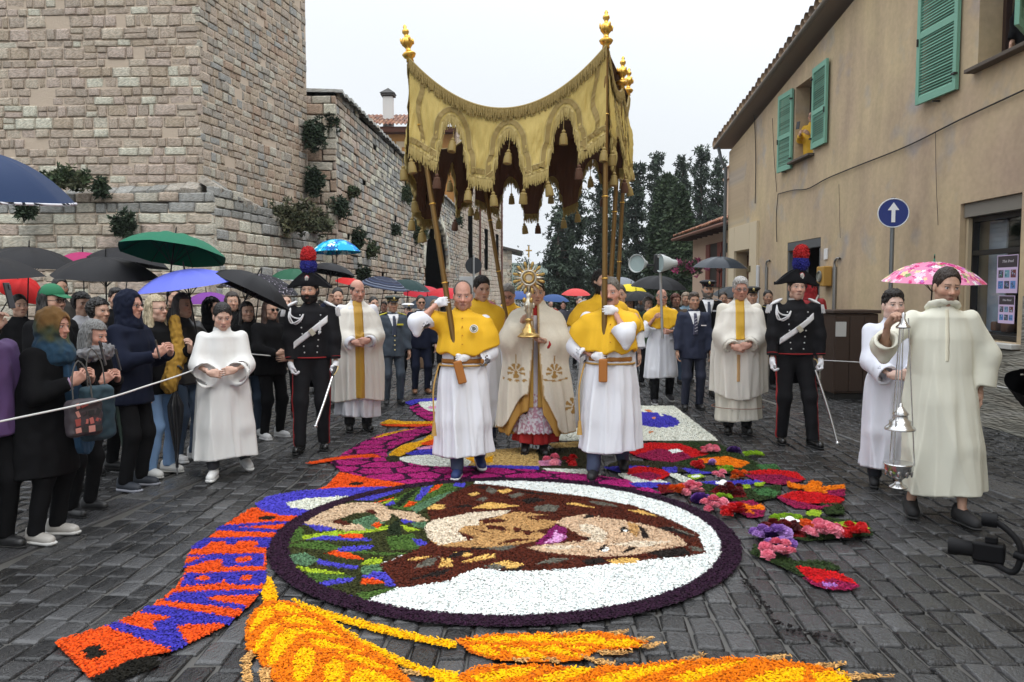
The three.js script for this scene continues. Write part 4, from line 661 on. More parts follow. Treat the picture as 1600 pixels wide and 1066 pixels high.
{ // round medallion: a bearded head lying on leaves
  const o = thing('petal_medallion', 'big round petal medallion with a bearded head on white, ringed in dark purple', 'flower carpet');
  const P = (n, c, s, z) => carpetPart(o, n, c, s, z);
  const ring = P('dark_ring', C.plum, 0.25), wh = P('white_field', C.white, 0.06), ol = P('olive_leaf', C.olive, 0.3), gr = P('green_leaf', C.green, 0.25), sg = P('sage_leaf', C.sage, 0.22), bl = P('blue_leaf', '#4a44b6'), li = P('lime_leaf', C.lime), oj = P('orange_leaf', C.orange), br = P('hair', C.brown, 0.3), sd = P('hair_highlight', C.sand), gy = P('hair_grey', C.grey), bk = P('hair_shadow', C.black), be = P('beard', C.tan), bp = P('beard_light', C.pale), fc = P('face', C.skin, 0.13), fl = P('face_light', C.pale, 0.1), mo = P('mouth', C.mag), to = P('tongue', C.pink), ha = P('hand', '#cbb091', 0.12), st = P('dark_leaf_shadow', '#1f2a17');
  fill(ring, null, inDisc(MR)); const IN = inDisc(MR - 0.125); fill(wh, null, IN);
  const d = (p, k, f) => draw(p, k, f, IN);
  d(ol, kA, [0, 60, 1060, 80, 1060, 106, 1000, 170, 900, 250, 830, 330, 840, 420, 700, 470, 590, 510, 690, 622, 450, 722, 300, 760, 0, 600]);
  d(gr, kA, [110, 420, 300, 395, 420, 430, 560, 450, 760, 460, 620, 470, 300, 440]); d(sg, kA, [120, 470, 240, 455, 300, 490, 250, 520, 130, 505]); d(gr, kA, [100, 330, 220, 330, 240, 390, 110, 420]);
  d(bl, kA, [220, 310, 330, 325, 390, 345, 300, 352]); d(li, kA, [225, 372, 380, 348, 470, 350, 640, 322, 660, 340, 500, 362, 300, 388, 228, 394]); d(bl, kA, [240, 392, 330, 372, 440, 380, 560, 388, 540, 400, 400, 395]); d(oj, kA, [395, 372, 440, 362, 520, 366, 515, 384, 420, 384]);
  d(bl, kA, [370, 446, 430, 425, 570, 418, 560, 436, 470, 450]); d(oj, kA, [330, 460, 380, 444, 470, 460, 525, 490, 440, 482]); d(bl, kA, [290, 510, 300, 486, 400, 508, 490, 522, 480, 536, 380, 524]); d(li, kA, [105, 506, 180, 518, 320, 540, 430, 552, 420, 562, 220, 548, 110, 528]);
  d(gr, kA, [150, 560, 260, 552, 440, 566, 480, 575, 300, 600, 250, 630]); d(sg, kA, [130, 540, 200, 560, 250, 640, 190, 600]); d(bl, kA, [245, 638, 330, 590, 480, 575, 460, 596, 340, 614]); d(gr, kA, [480, 650, 640, 630, 690, 622, 520, 690, 450, 722]); d(bl, kA, [325, 690, 370, 664, 470, 660, 440, 692, 390, 706]);
  d(li, kA, [495, 515, 540, 486, 606, 480, 604, 505, 540, 514]); d(sg, kA, [495, 545, 510, 520, 590, 510, 610, 545, 540, 570]); d(bl, kA, [510, 570, 570, 545, 640, 555, 690, 600, 690, 622, 620, 615, 620, 590, 540, 580]); d(oj, kA, [497, 606, 510, 578, 570, 580, 625, 602, 560, 608]);
  d(gr, kA, [640, 200, 780, 140, 900, 120, 1010, 118, 880, 190, 740, 250, 660, 240]); d(st, kA, [660, 230, 720, 170, 800, 135, 740, 190, 690, 235]); d(bl, kA, [460, 200, 620, 160, 720, 140, 690, 160, 560, 200]); d(bl, kA, [760, 205, 800, 140, 850, 125, 830, 160, 790, 200]); d(oj, kA, [830, 165, 860, 128, 900, 122, 880, 145]); d(li, kA, [590, 220, 650, 195, 690, 190, 640, 218]); d(oj, kA, [560, 215, 620, 196, 672, 184, 640, 200]); d(oj, kA, [710, 235, 735, 205, 776, 210, 750, 228]); d(bl, kA, [830, 220, 900, 180, 925, 178, 880, 212]); d(bl, kA, [950, 132, 960, 115, 1010, 118, 1000, 138]); d(sg, kA, [740, 240, 840, 190, 960, 150, 860, 220, 770, 262]); d(bl, kA, [620, 222, 660, 200, 670, 215, 640, 228]);
  d(sg, kA, [460, 300, 560, 270, 620, 310, 560, 345, 480, 330]); d(oj, kA, [560, 318, 590, 304, 608, 320, 580, 338]); d(st, kA, [630, 330, 690, 290, 700, 370, 640, 370]); d(bl, kA, [690, 296, 740, 288, 760, 308, 710, 312]); d(li, kA, [700, 320, 760, 335, 800, 345, 720, 352]); d(sg, kA, [740, 310, 820, 305, 815, 335, 770, 335]); d(gr, kA, [620, 380, 760, 360, 790, 440, 650, 440]); d(bl, kA, [750, 385, 800, 396, 836, 410, 780, 425]);
  d(ha, kA, [215, 305, 300, 262, 380, 226, 480, 210, 600, 214, 640, 246, 760, 258, 830, 298, 780, 306, 700, 292, 652, 262, 640, 298, 600, 306, 560, 258, 480, 262, 400, 290, 358, 302, 420, 312, 500, 318, 530, 346, 420, 348, 330, 326, 250, 318]); d(br, kA, [355, 300, 410, 294, 460, 318, 420, 324]); d(br, kA, [520, 250, 560, 246, 590, 268, 560, 266]);
  d(br, kF, [330, 45, 420, 50, 560, 70, 900, 112, 1150, 160, 1330, 230, 1470, 300, 1512, 402, 1420, 420, 1200, 440, 1000, 460, 860, 480, 700, 492, 500, 496, 350, 480, 260, 512, 200, 546, 0, 577, -60, 580, -158, 462, 0, 402, 100, 350, 105, 240, 90, 170, 200, 100]);
  for (const f of [[300, 100, 340, 88, 362, 98, 320, 110], [440, 82, 500, 72, 528, 82, 480, 98], [80, 178, 120, 152, 180, 152, 180, 176], [325, 172, 400, 140, 470, 148, 570, 160, 420, 175], [800, 150, 850, 143, 950, 170, 870, 162], [1100, 178, 1180, 182, 1270, 214, 1180, 202], [-20, 440, 60, 420, 118, 418, 40, 440], [215, 396, 300, 402, 328, 410, 280, 424], [268, 448, 380, 412, 440, 408, 440, 424, 320, 448], [145, 476, 160, 430, 212, 432, 222, 474], [412, 458, 500, 442, 585, 460, 520, 488], [1000, 440, 1090, 430, 1185, 428, 1150, 455, 1050, 460]]) d(sd, kF, f);
  for (const f of [[400, 60, 450, 80, 430, 98, 390, 88], [500, 105, 560, 92, 590, 102, 530, 122], [340, 130, 372, 114, 400, 120, 380, 136], [630, 165, 700, 152, 770, 160, 740, 190, 640, 186], [910, 135, 990, 140, 1080, 166, 960, 156], [1310, 262, 1400, 290, 1476, 318, 1380, 296], [30, 478, 90, 432, 150, 424, 110, 470], [380, 380, 460, 364, 560, 366, 480, 392], [640, 460, 720, 430, 830, 428, 760, 452], [380, 470, 440, 458, 500, 480, 430, 486], [1420, 366, 1480, 372, 1508, 396, 1440, 390]]) d(gy, kF, f);
  for (const f of [[330, 60, 400, 55, 380, 75], [540, 78, 700, 100, 760, 112, 600, 96], [560, 130, 640, 115, 700, 130, 600, 150], [200, 170, 300, 150, 320, 165], [170, 440, 240, 395, 330, 385, 250, 420], [300, 372, 420, 362, 400, 385, 330, 386], [0, 540, 120, 500, 220, 482, 160, 520], [450, 495, 600, 470, 560, 495], [880, 440, 980, 425, 1010, 450, 900, 466], [860, 218, 920, 202, 950, 210, 900, 230], [1200, 270, 1330, 270, 1480, 330, 1330, 292], [1200, 398, 1400, 372, 1440, 410, 1300, 430]]) d(bk, kF, f);
  d(be, kF, [280, 262, 540, 190, 720, 206, 620, 212, 760, 240, 720, 272, 640, 290, 710, 312, 610, 350, 420, 376, 160, 368, 100, 340, 330, 330, 250, 290]);
  d(bp, kF, [75, 262, 110, 236, 300, 196, 520, 180, 480, 206, 360, 232, 350, 262, 280, 262, 250, 290, 330, 332, 240, 346, 150, 362, 92, 322]);
  for (const f of [[360, 232, 470, 226, 500, 240, 380, 254], [380, 258, 480, 266, 500, 290, 400, 280], [290, 262, 380, 290, 480, 312, 340, 284], [250, 292, 340, 322, 300, 340], [530, 268, 570, 274, 560, 300, 530, 290], [560, 280, 640, 290, 600, 318], [560, 190, 620, 190, 600, 200], [600, 212, 700, 238, 620, 232], [440, 360, 520, 330, 640, 330, 500, 352], [640, 225, 760, 190, 840, 200, 740, 238]]) d(br, kF, f);
  d(fc, kF, [590, 375, 700, 358, 830, 346, 900, 330, 850, 300, 750, 246, 790, 220, 910, 200, 880, 226, 960, 214, 1100, 236, 1200, 256, 1290, 280, 1390, 330, 1416, 362, 1300, 380, 1150, 412, 950, 422, 800, 410, 680, 396]);
  d(fl, kF, [860, 252, 950, 262, 1010, 300, 990, 350, 900, 340, 930, 310, 870, 285]); d(fl, kF, [660, 370, 800, 362, 900, 372, 760, 386]); d(fl, kF, [1010, 360, 1150, 340, 1330, 345, 1200, 372]);
  d(be, kF, [1110, 240, 1180, 262, 1160, 320, 1120, 300]); d(br, kF, [820, 290, 880, 318, 925, 322, 915, 336, 860, 346, 790, 338, 800, 300]);
  d(mo, kF, [640, 358, 700, 300, 742, 254, 800, 275, 802, 332, 740, 356]); d(to, kF, [680, 352, 730, 322, 742, 280, 760, 300, 804, 316, 760, 346]);
  for (const f of [[1070, 298, 1084, 264, 1098, 268, 1090, 296], [1090, 268, 1126, 284, 1116, 292], [1168, 254, 1200, 280, 1222, 326, 1188, 328], [948, 400, 990, 360, 1012, 356, 985, 388], [1070, 404, 1130, 372, 1160, 376, 1110, 398], [880, 316, 926, 322, 920, 334]]) d(bk, kF, f);
  d(wh, kF, [1090, 280, 1116, 286, 1096, 294]); d(wh, kF, [976, 394, 1004, 372, 1022, 384, 1000, 396]);
}
{ // ears of wheat
  const W = (label) => { const o = thing('petal_wheat_ear', label, 'flower carpet'); return [carpetPart(o, 'husk', C.amber, 0.1, 1.02), carpetPart(o, 'kernel', C.yellow, 0.08, 1.02), carpetPart(o, 'awn', C.straw, 0.2, 1.1)]; };
  const [a, k, w] = W('large wheat ear of orange and yellow petals at the lower left of the medallion');
  draw(a, kE, [25, 580, 20, 420, 60, 320, 160, 230, 300, 235, 400, 290, 520, 330, 640, 400, 760, 500, 900, 580, 1050, 670, 1140, 782, 1200, 840, 250, 840, 110, 660, 100, 600]);
  for (const f of [[30, 470, 110, 300, 190, 270, 210, 340, 120, 390], [60, 590, 100, 520, 150, 430, 250, 380, 250, 430, 170, 520, 100, 590], [170, 680, 190, 560, 280, 440, 350, 440, 370, 500, 280, 600, 220, 680], [350, 700, 350, 640, 400, 560, 490, 570, 500, 650, 480, 720, 420, 800, 350, 800], [560, 700, 620, 640, 700, 670, 712, 760, 660, 840, 570, 820], [200, 270, 260, 250, 350, 280, 430, 310, 380, 320, 240, 310], [270, 360, 340, 340, 480, 360, 560, 400, 480, 410, 300, 390], [320, 430, 450, 430, 620, 460, 720, 500, 660, 502, 480, 460, 360, 470], [430, 500, 560, 510, 700, 560, 850, 590, 700, 584, 520, 560], [650, 600, 780, 610, 900, 660, 1060, 724, 900, 704, 760, 660], [780, 710, 900, 720, 1060, 800, 1080, 840, 740, 840], [180, 55, 222, 150, 242, 226, 150, 236, 125, 170], [320, 210, 420, 250, 560, 300, 700, 340, 900, 390, 1100, 440, 1300, 490, 1480, 520, 1480, 565, 1300, 530, 1100, 490, 900, 440, 700, 384, 600, 350, 660, 390, 800, 490, 1000, 590, 1250, 700, 1490, 740, 1480, 790, 1250, 752, 1050, 662, 880, 570, 720, 462, 560, 350, 420, 290]]) draw(k, kE, f);
  draw(w, kE, [0, 620, 60, 580, 80, 600, 40, 680, 60, 800, 0, 800]); draw(w, kE, [110, 720, 190, 690, 180, 830, 130, 830]); draw(w, kE, [1080, 700, 1240, 744, 1220, 756, 1110, 735]);
  const [a2, k2, w2] = W('small wheat ear of orange petals just below the medallion ring');
  draw(a2, kH, [70, 95, 200, 80, 420, 75, 600, 70, 740, 105, 700, 125, 560, 135, 500, 170, 350, 175, 200, 165, 120, 140]);
  for (const f of [[90, 100, 240, 85, 300, 110, 160, 106], [230, 92, 400, 80, 420, 110, 300, 105], [400, 96, 560, 80, 600, 110, 450, 115], [540, 110, 680, 94, 718, 120, 600, 126], [110, 120, 180, 115, 225, 152, 170, 152], [200, 120, 300, 125, 405, 166, 300, 160], [320, 125, 420, 120, 525, 162, 430, 152], [440, 120, 540, 125, 525, 142]]) draw(k2, kH, f);
  for (const f of [[590, 74, 680, 62, 640, 82], [690, 96, 770, 88, 720, 104], [710, 120, 802, 104, 745, 127], [560, 138, 700, 134, 640, 150, 580, 148], [490, 150, 645, 183, 560, 180], [260, 166, 330, 164, 300, 175], [390, 82, 525, 60, 450, 80], [360, 165, 420, 160, 430, 178]]) draw(w2, kH, f);
  const [a3, k3, w3] = W('long wheat ear of yellow and orange petals along the bottom edge');
  draw(a3, kH, [70, 225, 150, 190, 340, 185, 520, 195, 700, 185, 880, 165, 1140, 160, 1320, 185, 1430, 215, 1440, 275, 100, 275]);
  for (const f of [[0, 195, 80, 225, 90, 250, 0, 250], [120, 226, 280, 195, 360, 195, 300, 230, 160, 252], [330, 238, 480, 195, 560, 195, 500, 226, 400, 256], [540, 240, 700, 196, 870, 178, 760, 216, 620, 256], [800, 236, 960, 190, 1110, 168, 1000, 206, 880, 252], [1060, 246, 1200, 200, 1290, 194, 1280, 238, 1150, 262], [1300, 214, 1420, 210, 1445, 250, 1330, 262]]) draw(k3, kH, f);
  for (const f of [[860, 168, 945, 142, 905, 172], [1120, 162, 1235, 148, 1180, 170], [1300, 186, 1445, 176, 1380, 195], [1390, 214, 1600, 224, 1450, 236]]) draw(w3, kH, f);
}
{ // flat petal flowers of the bed at the right
  const bed = thing('flower_bed', 'bed of moss and flat red and orange petal flowers right of the medallion', 'flower bed');
  const P = (n, c, s, z) => carpetPart(bed, n, c, s, z);
  const ms = P('moss', C.moss, 0.35), rd = P('red_flower', C.red, 0.2), cr = P('crimson_flower', '#8f1b48', 0.3), oj = P('orange_flower', '#e6790c', 0.15, 1.3), li = P('lime_flower', '#9ab72d', 0.15), dr = P('dark_red_flower', '#6a0c12', 0.25), wh = P('white_flower', C.white, 0.08), fe = P('fern', '#3f6a3c', 0.3), lil = P('lilac_flower', '#a46cb4', 0.2);
  const b = (p, f) => draw(p, kB, f);
  b(ms, [420, 130, 640, 130, 840, 230, 780, 260, 600, 250, 430, 200]); b(ms, [430, 310, 560, 290, 760, 320, 900, 300, 900, 345, 780, 370, 600, 350]); b(ms, [800, 540, 860, 560, 960, 600, 1080, 600, 1140, 630, 980, 660, 900, 620, 780, 570]); b(ms, [860, 440, 1010, 420, 1240, 450, 1260, 500, 1000, 520, 840, 490]); b(ms, [1040, 350, 1140, 380, 1150, 415, 1080, 415]);
  b(rd, [290, 150, 400, 135, 510, 140, 620, 180, 560, 195, 460, 180, 370, 195, 310, 175]); b(cr, [330, 185, 420, 160, 510, 168, 560, 196, 480, 214, 400, 205]); b(wh, [460, 165, 500, 160, 520, 170, 480, 178]);
  b(rd, [275, 245, 350, 228, 440, 240, 470, 260, 420, 285, 330, 270]); b(cr, [300, 262, 390, 250, 440, 268, 390, 288]);
  b(rd, [760, 250, 860, 240, 960, 250, 995, 280, 900, 290, 820, 275]); b(cr, [760, 262, 900, 262, 985, 285, 900, 300, 810, 286]);
  b(oj, [580, 200, 690, 190, 780, 215, 740, 236, 640, 222, 600, 215]);
  b(oj, [925, 290, 1000, 305, 1020, 286, 1060, 290, 1060, 312, 1150, 300, 1150, 318, 1080, 322, 1100, 336, 1030, 332, 1000, 318, 930, 310]); b(cr, [1040, 330, 1150, 318, 1150, 345, 1060, 345]); b(oj, [990, 322, 1040, 316, 1090, 334, 1030, 340]);
  b(rd, [885, 350, 950, 326, 1050, 330, 1150, 355, 1130, 375, 1020, 372, 960, 380]); b(cr, [885, 345, 960, 365, 1050, 385, 1120, 378, 1050, 398, 960, 392, 900, 362]);
  b(cr, [700, 370, 790, 362, 840, 392, 830, 425, 780, 430, 720, 400]); b(oj, [735, 372, 790, 385, 830, 378, 838, 400, 780, 398, 800, 418, 760, 408]);
  b(li, [715, 305, 775, 300, 785, 312, 730, 318]); b(li, [798, 292, 838, 290, 830, 305, 800, 304]); b(li, [1000, 410, 1030, 398, 1062, 408, 1050, 426, 1006, 424]); b(li, [1112, 448, 1180, 446, 1250, 474, 1200, 478, 1130, 464]); b(fe, [790, 320, 850, 312, 895, 330, 880, 348, 810, 342]); b(fe, [800, 222, 880, 220, 900, 238, 820, 240]);
  b(rd, [960, 622, 1020, 628, 1120, 645, 1180, 675, 1205, 700, 1120, 690, 1050, 700, 1000, 665]); b(cr, [980, 660, 1050, 690, 1100, 670, 1210, 700, 1160, 715, 1080, 710, 1030, 695]); b(lil, [1060, 690, 1110, 688, 1130, 702, 1080, 706]);
  b(dr, [415, 300, 500, 300, 510, 325, 430, 335]); b(dr, [620, 330, 660, 302, 760, 330, 770, 352, 690, 352]); b(dr, [832, 450, 900, 448, 1000, 480, 1000, 510, 900, 505, 840, 478]);
  b(li, [535, 264, 585, 258, 605, 268, 560, 280]); b(wh, [548, 266, 580, 262, 590, 270, 560, 275]);
}
{ // dark petals strewn over the setts
  const o = thing('scattered_petals', 'dark petals strewn in a line over the wet setts right of the medallion', 'petals'), p = carpetPart(o, 'dark_petal', '#150f10', 0.3);
  for (const f of [[740, 650, 800, 700, 900, 850, 870, 850, 770, 720], [860, 830, 960, 860, 1080, 890, 1210, 920, 1200, 932, 1060, 905, 930, 880]]) draw(p, kB, f, () => rnd() < 0.22);
}
// petals: one small curled flake per cell, each its own copy; a thin bed of the same colour beneath
const flake = (() => { const P = [-0.5, 0, -0.3, 0, 0.14, -0.42, 0.5, 0.05, -0.25, -0.5, 0.05, 0.28, 0, 0.2, 0.4, 0.5, 0, 0.3], I = [0, 3, 1, 1, 3, 4, 1, 4, 2, 2, 4, 5]; const g = new THREE.BufferGeometry(); g.setAttribute('position', new THREE.Float32BufferAttribute(P, 3)); g.setIndex(I); g.computeVertexNormals(); return g; })();
{
  reseed(401); const cells = parts.map(() => []);
  for (let j = 0; j < CH; j++) for (let i = 0; i < CW; i++) { const p = raster[j * CW + i]; if (p >= 0) cells[p].push(i, j); }
  const q = new THREE.Quaternion(), e = new THREE.Euler(), m = new THREE.Matrix4(), c = new THREE.Color(), petalMat = M([1, 1, 1], 0.9, { specularIntensity: 0.3 });
  parts.forEach((pt, k) => {
    const l = cells[k]; if (!l.length) return;
    const P = [], I = []; for (let a = 0; a < l.length;) { let b = a; while (b + 2 < l.length && l[b + 3] === l[a + 1] && l[b + 2] === l[b] + 1) b += 2; const x0 = CX0 + l[a] * CELL, x1 = CX0 + (l[b] + 1) * CELL, z0 = CZ0 + l[a + 1] * CELL, z1 = z0 + CELL, n = P.length / 3; P.push(x0, 0.0095, z0, x1, 0.0095, z0, x0, 0.0095, z1, x1, 0.0095, z1); I.push(n, n + 2, n + 1, n + 1, n + 2, n + 3); a = b + 2; }
    const g = new THREE.BufferGeometry(); g.setAttribute('position', new THREE.Float32BufferAttribute(P, 3)); g.setIndex(I); g.computeVertexNormals();
    const bed = mk(pt.name, g, M(pt.c.clone().multiplyScalar(pt.bedTone).toArray(), 0.95), pt.owner);
    const m0 = l.length / 2, n = Math.floor(m0 * (pt.size > 1 ? 2.2 : 2.6)), im = new THREE.InstancedMesh(flake, petalMat, n); im.name = 'petals'; im.userData.kind = 'stuff'; im.castShadow = im.receiveShadow = true;
    for (let a = 0; a < n; a++) {
      const ci = a < m0 ? a : Math.floor(rnd() * m0), x = CX0 + (l[ci * 2] + rr(-0.15, 1.15)) * CELL, z = CZ0 + (l[ci * 2 + 1] + rr(-0.15, 1.15)) * CELL, s = CELL * 1.05 * rr(0.75, 1.3) * pt.size, hi = rnd();
      e.set(rr(-0.45, 0.45), rr(0, 6.28), rr(-0.45, 0.45)); q.setFromEuler(e);
      im.setMatrixAt(a, m.compose(V(x, 0.0115 + hi * hi * 0.0075 * pt.size, z), q, pt.size > 1 ? V(s * 1.35, s, s * 0.6) : V(s, s, s * 0.8)));
      const v = 1 + pt.spread * rr(-1, 1) * 1.6, w = rr(-0.05, 0.05); c.setRGB(clamp(pt.c.r * v * (1 + w), 0, 1), clamp(pt.c.g * v, 0, 1), clamp(pt.c.b * v * (1 - w), 0, 1)); im.setColorAt(a, c);
    }
    bed.add(im);
  });
}
// ---------------------------------------------------------------- cut flowers laid in bunches
function headGeo(seed, n, R, kind) {   // a flower head: frilled petals over a dome
  reseed(seed); const P = [], I = [];
  for (let k = 0; k < n; k++) {
    const t = Math.sqrt((k + 0.5) / n), el = kind === 'daisy' ? 0.18 : Math.PI / 2 * (1 - t) , a = k * 2.39996 + rr(-0.2, 0.2), d = V(Math.cos(a) * Math.cos(el), Math.sin(el) * 0.85, Math.sin(a) * Math.cos(el));
    const side = V().crossVectors(d, V(0, 1, 0.01)).normalize(), up = V().crossVectors(side, d).normalize(), w = kind === 'daisy' ? R * 0.16 : R * rr(0.2, 0.34), r0 = R * (kind === 'daisy' ? 0.15 : 0.55), b = P.length / 3;
    for (let i = 0; i <= 3; i++) { const f = i / 3 - 0.5, fr = kind === 'daisy' ? 0.06 : rr(-0.1, 0.12); P.push(...d.clone().multiplyScalar(r0).addScaledVector(side, f * w * 0.8).toArray(), ...d.clone().multiplyScalar(R * (1 + fr - Math.abs(f) * (kind === 'daisy' ? 0.5 : 0.2))).addScaledVector(side, f * w * 2).addScaledVector(up, R * rr(-0.05, 0.16)).toArray()); if (i < 3) { const q = b + i * 2; I.push(q, q + 1, q + 2, q + 1, q + 3, q + 2); } }
  }
  const g = new THREE.BufferGeometry(); g.setAttribute('position', new THREE.Float32BufferAttribute(P, 3)); g.setIndex(I); g.computeVertexNormals();
  return merge([g, new THREE.SphereGeometry(R * 0.62, 8, 5, 0, 6.2832, 0, 1.5708)]);
}
{
  const carn = [1, 2, 3].map((s) => headGeo(s + 60, 46, 0.042, 'carnation')), allium = headGeo(70, 120, 0.075, 'carnation'), button = headGeo(71, 40, 0.025, 'carnation'), daisy = headGeo(72, 18, 0.06, 'daisy');
  const tint = { pink: ['#e07f93', '#e893a4', '#d96c84'], red: ['#b80a12', '#c9141a', '#a00810'], dark: ['#5c0a10', '#6c0d14', '#48070c'], orange: ['#e2650c', '#ea7a14', '#d8560a'], purple: ['#5c2f86', '#6a3b94', '#4f2a74'], lilac: ['#9a6fb8', '#b088c8', '#8a5fae'], lime: ['#8bb018', '#9bbf28', '#7a9e14'], white: ['#eef0ec', '#f4f4f0', '#e4e8e0'] };
  let at = 0;
  const bunch = (label, u, v, w, kind, tone, rows = 1) => {
    reseed(500 + at++); const g = G(u, v), z = -g.z, W = w / FOC * z, t = thing('flower_bunch', label, 'flowers', [g.x, 0.005, g.z]), r = kind === 'button' ? 0.025 : 0.042, depth = W * 0.62;
    if (kind === 'allium') { mk('flower_head', allium, M(pick(tint[tone]), 0.7), t).scale.setScalar(W / 0.15); return; }
    if (kind === 'daisy') { const f = mk('daisy', daisy, M(pick(tint.white), 0.6), t); f.scale.setScalar(W / 0.12); f.position.y = 0.05; mk('flower_centre', new THREE.SphereGeometry(0.012, 8, 6).scale(1, 0.6, 1).translate(0, 0.01, 0), M('#d9b82c', 0.7), f); return; }
    const step = r * 1.45; for (let x = -W / 2 + r; x <= W / 2 - r + 0.001; x += step) for (let zz = -depth / 2; zz <= depth / 2; zz += step) { const q = Math.hypot(x / (W / 2), zz / (depth / 2 + 0.001)); if (q > 1.08) continue; const f = mk(kind === 'button' ? 'button_flower' : 'carnation', kind === 'button' ? button : pick(carn), M(pick(tint[tone]), 0.65), t); f.position.set(x + rr(-0.01, 0.01), 0.012 + (1 - q * q) * (kind === 'button' ? 0.02 : 0.055 * rows), zz + rr(-0.01, 0.01)); f.rotation.set(rr(-0.4, 0.4), rr(0, 6), rr(-0.4, 0.4)); f.scale.setScalar(rr(0.85, 1.2)); }
  };
  for (const a of [
    ['bunch of pink carnations farthest back beside the white petal panel', 1112, 710, 40, 'carnation', 'pink'], ['purple pompom flower beside the farthest pink carnations', 1147, 708, 24, 'allium', 'purple'], ['lime green button flowers at the far right of the bed', 1176, 713, 32, 'button', 'lime'],
    ['small red carnation bunch between lilac and lime flowers', 1095, 736, 34, 'carnation', 'red'], ['pale lilac flowers beside the small red carnation bunch', 1116, 730, 22, 'carnation', 'lilac'], ['lime green button flowers in front of the orange petals', 1136, 737, 34, 'button', 'lime'],
    ['small pink carnation bunch above the blue stripe', 1127, 751, 34, 'carnation', 'pink'], ['orange carnations beside the small pink bunch', 1157, 750, 28, 'carnation', 'orange'],
    ['pink carnations mixed with white touching the purple pompom', 1082, 772, 44, 'carnation', 'pink'], ['large purple pompom near the medallion ring', 1095, 785, 34, 'allium', 'purple'], ['white daisy on dark red flowers by the blue stripe', 1130, 768, 26, 'daisy', 'white'], ['dark red carnations around the farther white daisy', 1146, 774, 50, 'carnation', 'dark'],
    ['lime green button flowers behind the pink and red bunches', 1128, 782, 34, 'button', 'lime'], ['pink carnations left of the bright red bunch', 1116, 797, 46, 'carnation', 'pink'], ['bright red carnation bunch beside the medallion ring', 1149, 808, 54, 'carnation', 'red'],
    ['wide row of lime green button flowers above the dark red bunch', 1232, 816, 60, 'button', 'lime'], ['nearer white daisy lying on dark red carnations', 1234, 829, 32, 'daisy', 'white'], ['dark red carnations under the nearer white daisy', 1220, 834, 66, 'carnation', 'dark'], ['orange carnations behind the big pink bunch', 1262, 826, 24, 'carnation', 'orange'], ['large pink carnation bunch next to the red one', 1287, 842, 66, 'carnation', 'pink', 1.4],
    ['large bright red carnation bunch at the right end of the bed', 1338, 842, 62, 'carnation', 'red', 1.1], ['lilac carnations behind the nearest pink bunch', 1208, 846, 74, 'carnation', 'lilac', 1.2], ['purple pompom rising out of the lilac carnations', 1210, 840, 36, 'allium', 'purple'], ['nearest pink carnation bunch at the tip of the medallion', 1217, 872, 62, 'carnation', 'pink', 1.3],
    ['orange carnations touching the blue stripe by the medallion', 1060, 776, 36, 'carnation', 'orange'], ['red carnations in front of the priest, by the right bearer', 893, 728, 34, 'carnation', 'red'], ['pink carnations lying left of the red ones before the priest', 866, 727, 34, 'carnation', 'pink'],
  ]) bunch(...a);
}

